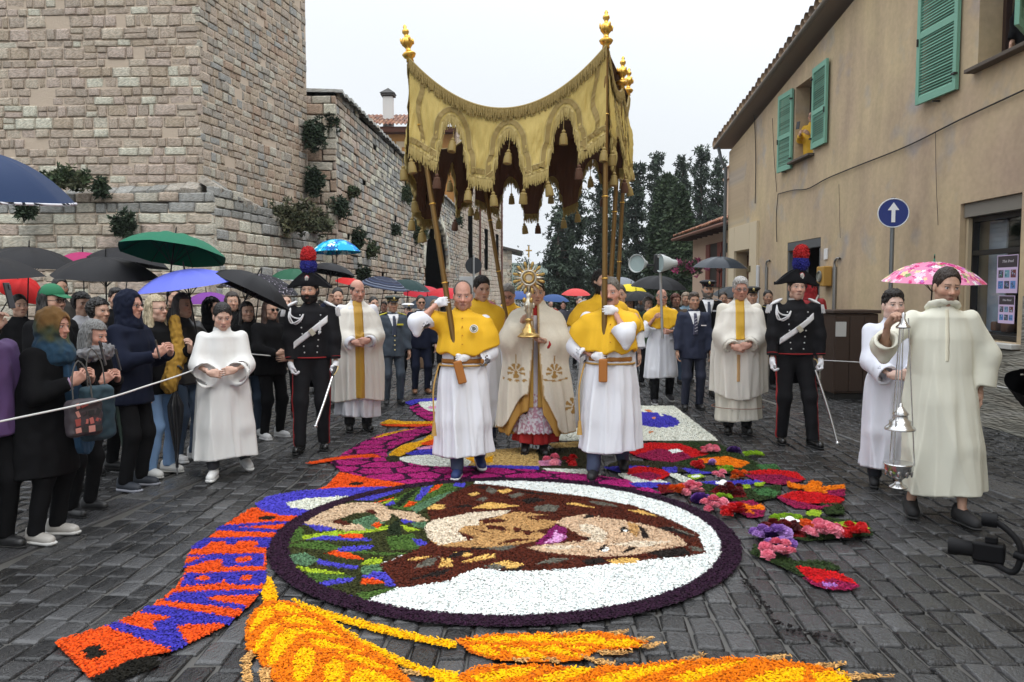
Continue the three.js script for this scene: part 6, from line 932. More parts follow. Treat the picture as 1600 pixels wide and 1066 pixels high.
// ---- garments
function robe(k, g, o) {   // long gown with open bell sleeves
  const c = (o.cell || 0.0115) * 1.12, hem = o.hem ?? 0.2, w = o.w ?? 1, fold = pleats(o.seed || 3, o.n ?? 5, o.sharp ?? 0.85), mat = o.mat || M(o.c || [0.74, 0.75, 0.79], 0.85), cz = o.cz || 0, cx = (o.cx || 0);
  const keys = torsoKeys(k, [[hem - 0.05, 0.268 * w, 0.225 * w, 0.034, cz], [0.45, 0.25 * w, 0.21 * w, 0.028, cz * 0.7], [0.8, 0.222 * w, 0.186 * w, 0.015, cz * 0.25], [1.02, 0.196 * (o.waist ?? 1) * w, 0.162 * (o.waist ?? 1) * w, 0.008], [1.25, 0.195, 0.15, 0.005], [1.4, 0.165, 0.122, 0.002], [1.475, 0.085, 0.08, 0], [1.51, 0.066, 0.066, 0]]);
  for (const q of keys) q[3] = cx * k.s * sstep(0.95 * k.s, hem * k.s, q[0]);
  const body0 = loft(keys, fold), lg = k.legs.map((l) => su(0.03, cap(l.hp, l.K, 0.1 * k.s, 0.085 * k.s), cap(l.K, l.A, 0.085 * k.s, 0.085 * k.s))), body = (x, y, z) => { let d = body0(x, y, z); if (!o.noLegs && y < 1.0 * k.s && d < 0.2) for (const l of lg) d = smin(d, l(x, y, z), 0.06); return d; }, wrn = wr(o.seed || 1, 0.007, 6.5, 1.5), cuts = [], sl = [];
  for (const a of k.arms) { const [s, cu] = bellSleeve(k, a, o.r0 ?? 0.064, o.r1 ?? 0.072, o.r2 ?? 0.092, o.st ?? 0.9, o.droop ?? 0.035); sl.push([s, cu]); }
  const f = (x, y, z) => { let d = body(x, y, z); if (d > 0.5) return d - 0.1; for (const [s, cu] of sl) { const e = Math.max(s(x, y, z), cu(x, y, z)); d = smin(d, e, 0.045); } if (d < 0.08 && d > -0.08) d += wrn(x, y, z); const d0 = d, hy = hem * k.s + 0.012 * Math.sin(x * 9 + (o.seed || 0)) - y; d = Math.max(d, hy); if (y < (hem + 0.12) * k.s) d = Math.max(d, -d0 - 0.028); if (o.neckHole !== false && y > 1.42 * k.s) { const q = Math.hypot(x - k.neck.x, (z - k.neck.z - 0.02 * k.s) * 1.0) - 0.055 * k.s; if (q < 0.03) d = Math.max(d, -Math.max(q, 1.46 * k.s - y - (z > k.neck.z ? 0.03 : 0))); } return d; };
  const m = cloth(k, o.name || 'robe', f, mat, g, c, hem * k.s - 0.03, 1.56 * k.s);
  g.robeF = f; return f;
}
// a thin band of another cloth laid on a garment where mask(x, y, z) < 0
const band = (k, g, name, base, mask, mat, cell, y0, y1, off = 0.006) => cloth(k, name, (x, y, z) => { const m = mask(x, y, z); return m > 0.04 ? m : Math.max(base(x, y, z) - off, m, -base(x, y, z) - 0.018); }, mat, g, cell, y0, y1, { skip: 1.6 });
function trousers(k, g, mat, o = {}) {
  const c = (o.cell || 0.014) * 1.25, w = wr(o.seed || 7, 0.005, 9, 7), s = k.s, f0 = su(0.05, ell(V(0, 0.95 * s, 0), 0.165 * s, 0.13 * s, 0.12 * s), ...k.legs.map((l) => su(0.04, cap(l.hp, l.K, 0.1 * s * (o.w || 1), 0.074 * s * (o.w || 1)), cap(l.K, l.A.clone().add(V(0, 0.0, 0)), 0.074 * s * (o.w || 1), 0.06 * s * (o.w || 1)))));
  const f = (x, y, z) => { const d = f0(x, y, z); return Math.max(d < 0.08 && d > -0.08 ? d + w(x, y, z) : d, (o.cut ?? 0.06) * s + (o.drop || 0) - y); }; cloth(k, o.name || 'trousers', f, mat, g, c, 0, 1.1 * s); return f;
}
function jacket(k, g, mat, o = {}) {
  const c = (o.cell || 0.013) * 1.15, s = k.s, w = wr(o.seed || 5, o.wrinkle ?? 0.006, 8, 6), hem = o.hem ?? 0.82, fat = o.fat ?? 1, b = loft(torsoKeys(k, [[hem - 0.04, 0.19 * fat * (o.flare ?? 1), 0.14 * fat * (o.flare ?? 1), 0.006], [0.95, 0.185 * fat, 0.138 * fat, 0.004], [1.1, 0.178 * fat, 0.135 * fat, 0.003], [1.28, 0.195, 0.148, 0.002], [1.4, 0.18, 0.125, 0], [1.465, 0.09, 0.082, 0], [1.5, 0.07, 0.07, 0]]), pleats(o.seed || 9, 6, 0.3));
  const arms = k.arms.map((a) => sleeve(k, a, o.r0 ?? 0.068, o.r1 ?? 0.06, o.r2 ?? 0.046, 0.94)), cuts = k.arms.map((a) => cutEnd(k, a, 0.9));
  const f = (x, y, z) => { let d = b(x, y, z); for (let i = 0; i < 2; i++) d = smin(d, Math.max(arms[i](x, y, z), cuts[i](x, y, z)), 0.05); if (d < 0.08 && d > -0.08) d += w(x, y, z); return Math.max(d, hem * s - y); };
  cloth(k, o.name || 'jacket', f, mat, g, c, (hem - 0.03) * s, 1.54 * s); f.torso = b; return f;
}
function cape(k, g, mat, o = {}) {   // short shoulder cape
  const s = k.s, R = (o.R ?? 0.44) * s, fold = pleats(o.seed || 21, 6, 0.5), c0 = k.neck.clone().add(V(0, 0.03 * s, 0)), w = wr(o.seed || 2, 0.005, 6, 3), b = loft(torsoKeys(k, [[0.9, 0.255, 0.21, 0.012], [1.12, 0.245, 0.2, 0.01], [1.3, 0.212, 0.168, 0.006], [1.42, 0.165, 0.125, 0.002], [1.485, 0.085, 0.085, 0], [1.52, 0.066, 0.068, 0]]), fold);
  const arms = k.arms.map((a) => a.W.y > a.E.y + 0.12 * s ? cap(a.S.clone().add(V(-a.sg * 0.03, -0.04, 0)), a.S.clone().lerp(a.E, 0.3).add(V(0, -0.01, 0)), 0.08 * s, 0.085 * s) : su(0.04, cap(a.S.clone().add(V(0, -0.035, 0)), a.S.clone().lerp(a.E, 0.5), 0.074 * s, 0.092 * s), cap(a.S.clone().lerp(a.E, 0.5), a.S.clone().lerp(a.E, 0.88), 0.092 * s, 0.102 * s)));
  const f0 = (x, y, z) => { let d = b(x, y, z); for (const a of arms) d = smin(d, a(x, y, z), 0.09); return d < 0.08 && d > -0.08 ? d + w(x, y, z) : d; };
  const f = (x, y, z) => { const dx = x - c0.x, dy = y - c0.y, dz = z - c0.z, r = Math.hypot(dx, dy * 1.0, dz), d = f0(x, y, z), rim = r - R - 0.012 * Math.sin(Math.atan2(dx, dz) * 7 + (o.seed || 0)); let q = Math.max(d, rim); if (r > R - 0.16) q = Math.max(q, -(d + 0.026)); if (y > 1.44 * s) { const h = Math.hypot(dx, dz - 0.015) - 0.06 * s; if (h < 0.03) q = Math.max(q, -Math.max(h, 1.455 * s - y - (dz > 0 ? 0.025 : 0))); } return q; };
  cloth(k, 'cape', f, mat, g, o.cell || 0.0105, 0.95 * s, 1.58 * s, { skip: 1.5 }); return f0;
}
const ringAt = (k, y, rx, rz, r, mat, g, name, dz = 0) => mk(name, new THREE.TorusGeometry(1, r / rx, 8, 40).scale(rx, rz, rx).rotateX(Math.PI / 2).translate(0, y, dz + Math.tan(k.lean) * Math.max(0, y - 0.93 * k.s)), mat, g);
const collar = (k, g, mat, r = 0.062, h = 0.03, name = 'collar') => { const m = mk(name, new THREE.CylinderGeometry(r * k.s * 0.98, r * k.s * 1.1, h * 2 * k.s, 24, 1, true).rotateX(k.lean + 0.1).translate(k.neck.x, k.neck.y + 0.012 * k.s, k.neck.z + 0.006), mat, g); return m; };

// ---------------------------------------------------------------- the procession
const faceCam = (p) => Math.atan2(-p.x, -p.z);   // the turn that faces the camera
const WHITE = [0.72, 0.73, 0.78], CREAM = [0.72, 0.69, 0.6], IVORY = [0.76, 0.73, 0.66], YEL = [0.82, 0.47, 0.015];
const bearerDress = (seed, o = {}) => (k, g) => {
  const s = k.s; trousers(k, g, o.trousers || M([0.045, 0.06, 0.11], 0.9), { seed, cell: 0.016 });
  const f = robe(k, g, { name: 'alb', c: WHITE, hem: o.hem ?? 0.2, seed, w: o.w ?? 1, cz: o.cz || 0, waist: 0.98, r0: 0.056, r1: 0.066, r2: 0.1, st: o.st ?? 0.62, droop: 0.06, cell: o.cell });
  cape(k, g, M(YEL, 0.8), { seed: seed + 4, R: o.R ?? 0.45, cell: o.cell });
  collar(k, g, M(YEL, 0.8), 0.066, 0.018);
  if (o.buttons !== false) for (let i = 0; i < 4; i++) { const y = (1.42 - i * 0.075) * s; mk('button', new THREE.SphereGeometry(0.007, 6, 5).translate(0, y, 0.14 * s + (1.42 * s - y) * 0.32 + Math.tan(k.lean) * (y - 0.93 * s)), M('#c98a12', 0.6), g); }
  if (o.badge) { const b = mk('badge', new THREE.CylinderGeometry(0.036, 0.036, 0.006, 24).rotateX(Math.PI / 2 - 0.25).translate(o.badge[0], o.badge[1], o.badge[2]), M([0.75, 0.74, 0.7], 0.6), g); mk('badge_emblem', new THREE.TorusGeometry(0.027, 0.003, 5, 20).rotateX(-0.25).translate(o.badge[0], o.badge[1], o.badge[2] + 0.004), M('#6f6a55', 0.6), b); mk('badge_emblem', new THREE.TorusKnotGeometry(0.011, 0.0035, 24, 4, 2, 3).scale(1, 1, 0.3).rotateX(-0.25).translate(o.badge[0], o.badge[1], o.badge[2] + 0.005), M('#55553f', 0.6), b); }
  if (o.belt !== false) { const m = M('#9a6424', 0.6); ringAt(k, 1.0 * s, 0.212 * s, 0.18 * s, 0.009, M('#b08a4a', 0.8), g, 'rope_belt', 0.0); band(k, g, 'strap', f, (x, y, z) => Math.max(Math.abs(y - 1.04 * s) - 0.021, Math.abs(x) - 0.19 * s, -0.3 - z), m, 0.011, 0.98 * s, 1.1 * s, 0.008); mk('pole_socket', rbox(0.075, 0.2, 0.03, 0.012).rotateZ(o.tilt || 0).translate(o.sock || 0, 0.95 * s, 0.2 * s + 0.02), M('#a8692a', 0.55), g); mk('rope_end', merge([tube([V(-0.2, 1.0 * s, 0.06), V(-0.24, 0.8 * s, 0.12), V(-0.235, 0.5 * s, 0.15)], 0.007, 14, 5), cyl(V(-0.235, 0.5 * s, 0.15), V(-0.235, 0.38 * s, 0.155), 0.012, 0.022)]).scale(o.ropeSide || 1, 1, 1), M('#b9924f', 0.85), g); }
};
const poleTops = { FL: D(641, 97, 7.0), FR: D(947, 76, 6.95), ML: D(662, 225, 8.25), MR: D(971, 140, 8.1), BL: D(742, 202, 9.5), BR: D(981, 150, 9.5) };
const poleFeet = { FL: D(718, 590, 6.82), FR: D(944, 588, 6.82), ML: D(712, 555, 8.15), MR: D(948, 560, 8.1), BL: D(795, 520, 9.3), BR: D(962, 520, 9.35) };
const onPole = (id, t) => poleFeet[id].clone().lerp(poleTops[id], t);
const toLocal = (p, at, turn) => V(p.x - at.x, p.y, p.z - at.z).applyAxisAngle(V(0, 1, 0), -turn);
const poleAtY = (id, y) => onPole(id, (y - poleFeet[id].y) / (poleTops[id].y - poleFeet[id].y));
function poleHand(id, y, at, turn, dir, glove = true) { const p = toLocal(poleAtY(id, y), at, turn), ax = poleTops[id].clone().sub(poleFeet[id]).normalize().applyAxisAngle(V(0, 1, 0), -turn), d = va(dir).clone().addScaledVector(ax, -va(dir).dot(ax)).normalize(); return { p, ax, d, glove }; }
// thumb side points up the pole: x = dir x palm = +-axis
const gripOn = (id, y, at, turn, dir, sg, el, glove = true) => { const h = poleHand(id, y, at, turn, dir, glove), up = h.ax.clone().multiplyScalar(sg < 0 ? 1 : -1), palm = V().crossVectors(up, h.d); return { grip: h.p, dir: h.d, palm, hand: 'grip', glove, el }; };
const PEOPLE = {};
{ // front left bearer
  const at = V(-0.43, 0, -7.0), turn = 0.03, y1 = D(691, 471, 6.85).y, y2 = D(720, 560, 6.85).y;
  PEOPLE.fl = person('front left canopy bearer in yellow cape and white robe, frowning, hair receding, in blue sneakers', at, turn, { H: 1.71, lean: 0.03, shoulders: 0.2, q: 0.95, head: { pitch: 0.1, yaw: 0.05 }, A: { ...gripOn('FL', y1, at, turn, [0.75, 0.25, 0.6], -1, [-0.8, -1, 0.25]), up: 0.03 }, B: gripOn('FL', y2, at, turn, [-0.85, 0.15, 0.5], 1, [0.6, -1, -0.3]), feet: [[-0.05, 0.12, -0.1, 0], [0.14, -0.14, 0.2, 0.5]], face: { skin: 'ruddy', hair: '#55504a', style: 'receding', old: 1, fat: 1.12, nose: 1.15, stubble: 0.15, brow: '#4a4038' }, shoe: { kind: 'sneaker', c: '#1d2f5e', r: 0.7, sole: [0.6, 0.6, 0.6] }, dress: bearerDress(31, { w: 1.02, cz: 0.03, badge: [0.1, 1.3, 0.215], tilt: 0.25, sock: -0.02, ropeSide: 1.05 }) });
}
{ // front right bearer
  const at = V(0.86, 0, -6.98), turn = -0.12, y1 = D(940, 485, 6.85).y, y2 = D(940, 557, 6.85).y;
  PEOPLE.fr = person('front right canopy bearer in yellow cape with grey moustache, one pole across his face', at, turn, { H: 1.74, lean: 0.03, shoulders: 0.2, q: 0.95, head: { pitch: 0.05, yaw: -0.12 }, B: gripOn('FR', y1, at, turn, [-0.7, 0.4, 0.5], 1, [0.8, -1, 0.25]), A: gripOn('FR', y2, at, turn, [0.6, 0.1, 0.6], -1, [-0.6, -1, -0.3]), feet: [[-0.14, 0.16, -0.1, 0], [0.12, -0.16, 0.1, 0.3]], face: { skin: 'ruddy', hair: '#6a645c', style: 'short', old: 1, fat: 1.08, beard: 'moustache', beardC: '#5a5148' }, shoe: { c: [0.012, 0.012, 0.014], r: 0.6 }, dress: bearerDress(37, { w: 1.08, cz: 0.03, hem: 0.24, badge: [0.1, 1.32, 0.22], tilt: 0, sock: -0.06, ropeSide: 1.1 }) });
}
{ // middle left bearer, mostly hidden
  const at = V(-0.33, 0, -8.35), turn = 0.1; PEOPLE.ml = person('young dark-haired bearer in yellow cape behind the front left bearer', at, turn, { H: 1.78, q: 1.25, head: { pitch: 0.15, yaw: 0.3 }, A: gripOn('ML', 1.35, at, turn, [0.5, 0.2, 0.8], -1, [-0.5, -1, -0.2]), B: gripOn('ML', 1.1, at, turn, [-0.8, 0.1, 0.6], 1, [1, -0.5, 0]), face: { skin: 'mid', hair: '#15100d', style: 'top' }, dress: bearerDress(43, { cell: 0.014, belt: false, buttons: false }) });
}
{ // back left bearer
  const at = V(-0.04, 0, -9.65), turn = 0.0; PEOPLE.bl = person('grey-haired bearer in yellow cape looking down behind the priest, holding the rear left pole', at, turn, { H: 1.72, q: 1.25, lean: 0.05, head: { pitch: 0.35, yaw: -0.1 }, A: gripOn('BL', 1.28, at, turn, [0.5, 0.2, 0.8], -1, [-0.5, -1, -0.2], false), B: { w: [0.1, 1.0, 0.3], dir: [-0.8, 0, 0.5], palm: [-0.3, 0, -1] }, face: { skin: 'ruddy', hair: '#75706a', style: 'short', old: 1, fat: 1.1, glasses: 'clear' }, dress: bearerDress(47, { cell: 0.014, belt: false, buttons: false }) });
}
{ // young bearded bearer on the right
  const at = V(0.92, 0, -8.2), turn = -0.1; PEOPLE.mr = person('tall young bearded bearer in yellow cape, looking up behind the front right bearer', at, turn, { H: 1.84, q: 1.15, head: { pitch: -0.22, yaw: 0.55 }, B: gripOn('MR', 1.5, at, turn, [0.4, 0.3, 0.8], 1, [0.8, -0.5, 0.4]), A: gripOn('MR', 1.15, at, turn, [0.8, 0.1, 0.5], -1, [-1, -0.4, -0.1]), face: { skin: 'mid', hair: '#120d0a', style: 'top', beard: 'full', jaw: 1.04 }, dress: bearerDress(53, { cell: 0.013, belt: false, buttons: false }) });
}
{ // rear right bearer hidden by poles
  const at = V(1.3, 0, -9.7), turn = -0.1; PEOPLE.br = person('rear right canopy bearer almost wholly hidden behind the right-hand poles', at, turn, { H: 1.7, q: 1.6, A: gripOn('BR', 1.35, at, turn, [0.6, 0.2, 0.7], -1, [-0.5, -1, -0.2]), face: { skin: 'mid', hair: '#4a443c' }, dress: bearerDress(55, { cell: 0.017, belt: false, buttons: false }) });
}
// ---- the priest with the monstrance
const MON = D(826, 527, 7.55);
{
  const at = V(0.235, 0, -7.95), turn = 0.02, loc = (p) => toLocal(p, at, turn), H1 = loc(D(828, 497, 7.62)), H2 = loc(D(842, 530, 7.6));
  const k0 = PEOPLE.priest = person('priest in a cream gold-embroidered cope holding up the gold monstrance before his face', at, turn, { H: 1.74, lean: 0.04, q: 1.0, head: { pitch: 0.08, yaw: 0.1 }, A: { grip: H1, dir: [0.75, 0.35, 0.4], palm: [0.35, -0.2, 1], hand: 'grip', el: [-0.5, -1, -0.1] }, B: { w: [H2.x + 0.05, H2.y - 0.02, H2.z - 0.05], dir: [-0.8, 0.1, 0.5], palm: [0, 1, 0.3], hand: 'hold', el: [0.5, -1, -0.1] }, feet: [[-0.1, 0.05, -0.1, 0.2], [0.08, 0.1, 0.1, 0]], face: { skin: 'mid', hair: '#1d1712', style: 'short' }, shoe: { c: [0.012, 0.012, 0.012], r: 0.35 },
    dress: (k, g) => {
      const s = k.s; trousers(k, g, M([0.014, 0.014, 0.016], 0.9), { cell: 0.018, w: 0.72 }); robe(k, g, { name: 'red_cassock', c: [0.42, 0.02, 0.02], noLegs: 1, hem: 0.12, seed: 61, w: 0.86, r2: 0.06, r1: 0.06, cell: 0.015 });
      // lace alb over the red cassock: white with openwork showing red
      const laceC = (x, y, z) => { const a = Math.atan2(x, z), u = a * 0.24 / s; let open = 0; if (y < 0.62 * s) { const cx = Math.abs((u * 9) % 1 - 0.5), cy = Math.abs((y / s * 9) % 1 - 0.5), r = Math.hypot(cx, cy); const v = n3(u * 26, y * 24, 3) + 0.5 * n3(u * 60, y * 55, 9); open = v > 0.05 || (r < 0.2 && r > 0.11) ? 1 : 0; } const st = y > 0.6 * s && Math.abs(Math.sin(u * 40)) < 0.3 ? 0.25 : 0; const t = open ? 0.72 : st; return [0.74 - 0.3 * t, 0.72 - 0.6 * t, 0.78 - 0.56 * t]; };
      const lk = loft(torsoKeys(k, [[0.15, 0.266, 0.226, 0.02], [0.6, 0.235, 0.195, 0.016], [1.0, 0.185, 0.16, 0.006], [1.3, 0.195, 0.15, 0], [1.42, 0.15, 0.11, 0]]), pleats(63, 9, 0.7));
      cloth(k, 'lace_alb', (x, y, z) => { const a = Math.atan2(x, z), hem = 0.235 * s - 0.018 * Math.abs(Math.sin(a * 14)); return Math.max(lk(x, y, z), hem - y, y < 0.45 * s ? -lk(x, y, z) - 0.022 : -1); }, VC(0.9), g, 0.0085, 0.18 * s, 1.46 * s, { color: laceC });
      // cope: a big half-circle cloak falling from the shoulders, open in front
      const fold = pleats(65, 7, 0.6), ck = loft(torsoKeys(k, [[0.2, 0.4, 0.36, 0.03, -0.03], [0.55, 0.37, 0.33, 0.026, -0.015], [0.95, 0.32, 0.275, 0.018, 0.02], [1.15, 0.285, 0.24, 0.01, 0.03], [1.32, 0.235, 0.19, 0.005, 0.015], [1.44, 0.15, 0.13, 0], [1.5, 0.085, 0.09, 0], [1.53, 0.075, 0.08, 0]]), fold);
      const arms = k.arms.map((a) => su(0.05, cap(a.S.clone().add(V(0, -0.05, 0)), a.E, 0.08 * s, 0.1 * s), cap(a.E, a.E.clone().lerp(a.W, 0.4), 0.105 * s, 0.09 * s))), w1 = wr(66, 0.008, 5, 1.5);
      const f0 = (x, y, z) => { let d = ck(x, y, z); for (const a of arms) d = smin(d, a(x, y, z), 0.12); return d < 0.08 && d > -0.08 ? d + w1(x, y, z) : d; };
      // front opening widens downwards; hem rises in front where the arms lift it
      const gap = (x, y) => 0.02 * s + Math.max(0, 1.1 * s - y) * 0.1, hemY = (x, z) => (z > 0 ? lerp(0.27, 0.62, sstep(0.32, 0.06, Math.abs(x + 0.04)) * sstep(0.0, 0.2, z)) - (x > 0.2 ? 0.05 : 0) : 0.25) * s;
      const shell = (off, th) => (x, y, z) => { const d = f0(x, y, z) - off; let q = Math.max(d, -d - th, hemY(x, z) - y); if (z > 0) q = Math.max(q, gap(x, y) - Math.abs(x + 0.01)); return q; };
      const gold = [0.38, 0.22, 0.055], base = [0.7, 0.645, 0.53];
      const emb = (cx, cy, r, flip) => (x, y) => { const dx = (x - cx) * flip, dy = y - cy, q = Math.hypot(dx, dy) / r, a = Math.atan2(dx, dy); if (q > 1) return 0; if (q < 0.2) return 1; return Math.abs(a) < 1.9 && Math.abs(Math.sin(a * 4.5)) > 0.55 && q > 0.3 ? 1 : Math.abs(a) > 2.4 && q < 0.7 && Math.abs(dx) < r * 0.35 ? 1 : 0; };
      const e1 = emb(-0.2, 0.84 * s, 0.085, 1), e2 = emb(0.17, 0.84 * s, 0.085, -1), e3 = emb(0.38, 0.48 * s, 0.1, 1);
      const ccol = (x, y, z) => { let t = 0; if (z > 0) { t = Math.max(e1(x, y), e2(x, y), e3(x, y)); const b = Math.abs(y - (0.755 + Math.abs(Math.abs(x) - 0.19) * 0.14) * s), ax = Math.abs(x + 0.01); if (b < 0.007 + 0.006 * Math.sin(x * 90) && ax < 0.32 && ax > 0.06) t = 1; if (Math.abs(x + 0.2) < 0.006 && y > 0.92 * s && y < 1.02 * s) t = 1; if (Math.abs(x - 0.17) < 0.006 && y > 0.92 * s && y < 1.0 * s) t = 1; const ed = Math.abs(x + 0.01) - gap(x, y); if (ed < 0.016) t = 0.8; } if (y - hemY(x, z) < 0.018 * s) t = 0.85; const v = 1 + 0.04 * n3(x * 40, y * 40, z * 40); return [lerp(base[0], gold[0], t) * v, lerp(base[1], gold[1], t) * v, lerp(base[2], gold[2], t) * v]; };
      cloth(k, 'cope', shell(0.01, 0.022), VC(0.75), g, 0.0102, 0.2 * s, 1.6 * s, { color: ccol, skip: 1.6 });
      cloth(k, 'cope_lining', (x, y, z) => { const d = f0(x, y, z) + 0.016; let q = Math.max(d, -d - 0.024, (hemY(x, z) - 0.03 * s + (z > 0 ? -0.14 : 0)) - y); if (z > 0) q = Math.max(q, gap(x, y) * 0.8 - Math.abs(x + 0.01)); return q; }, M([0.46, 0.25, 0.05], 0.7), g, 0.0145, 0.12 * s, 1.5 * s, { skip: 1.6 });
      for (const sg of [-1, 1]) mk('stole', rbox(0.1, 0.62 * s, 0.012, 0.005, sg * 0.07 - 0.01, 0.8 * s, 0.0).rotateX(-0.03).translate(0, 0, 0.235 * s), M([0.5, 0.3, 0.06], 0.65, { bumpMap: TEX.grit, bumpScale: 0.003 }), g);
      collar(k, g, M([0.6, 0.42, 0.12], 0.7), 0.07, 0.03);
    } });
}
{ // the monstrance
  const m = thing('monstrance', 'gold and silver monstrance with a sunburst of rays held up by the priest', 'monstrance', [MON.x, MON.y, MON.z], 0.05), gold = M([0.6, 0.4, 0.14], 0.34, { metalness: 0.9 }), sil = M([0.72, 0.68, 0.58], 0.3, { metalness: 0.85 });
  mk('foot', lathe([[0, 0], [0.105, 0], [0.105, 0.012], [0.085, 0.03], [0.06, 0.05], [0.065, 0.065], [0.045, 0.09], [0.028, 0.12], [0.022, 0.15], [0.04, 0.165], [0.02, 0.18], [0, 0.18]], 20), gold, m);
  mk('stem', lathe([[0.018, 0.18], [0.022, 0.22], [0.042, 0.25], [0.03, 0.28], [0.048, 0.31], [0.028, 0.35], [0.02, 0.38], [0.03, 0.41], [0.0, 0.43]], 14), sil, m);
  for (let i = 0; i < 6; i++) mk('knob', new THREE.SphereGeometry(0.018, 8, 6).scale(1, 1.5, 1).translate(0.042 * Math.cos(i * 1.05), 0.3 + (i % 2) * 0.05, 0.042 * Math.sin(i * 1.05)), i % 2 ? gold : sil, m);
  const cy = 0.56; mk('lunette', new THREE.TorusGeometry(0.042, 0.013, 8, 24).translate(0, cy, 0.01), gold, m); mk('host', new THREE.CylinderGeometry(0.036, 0.036, 0.008, 20).rotateX(Math.PI / 2).translate(0, cy, 0.008), M([0.62, 0.56, 0.45], 0.5), m); mk('inner_ring', new THREE.TorusGeometry(0.068, 0.011, 6, 28).translate(0, cy, 0), sil, m);
  reseed(71); for (let i = 0; i < 24; i++) { const a = i / 24 * 6.2832, L = i % 2 ? 0.13 : 0.155; mk('ray', new THREE.ConeGeometry(i % 2 ? 0.02 : 0.017, L - 0.06, 5).scale(1, 1, 0.4).translate(0, 0.06 + (L - 0.06) / 2, 0).rotateZ(a).translate(0, cy, -0.006 * (i % 3)), i % 2 ? gold : sil, m); if (i % 2) mk('ray_leaf', new THREE.SphereGeometry(0.016, 6, 5).scale(1.0, 1.9, 0.4).translate(0, 0.128, 0).rotateZ(a).translate(0, cy, 0.006), gold, m); }
  mk('cross', merge([rbox(0.014, 0.11, 0.01, 0.003, 0, cy + 0.245, 0), rbox(0.06, 0.014, 0.01, 0.003, 0, cy + 0.255, 0)]), gold, m);
}
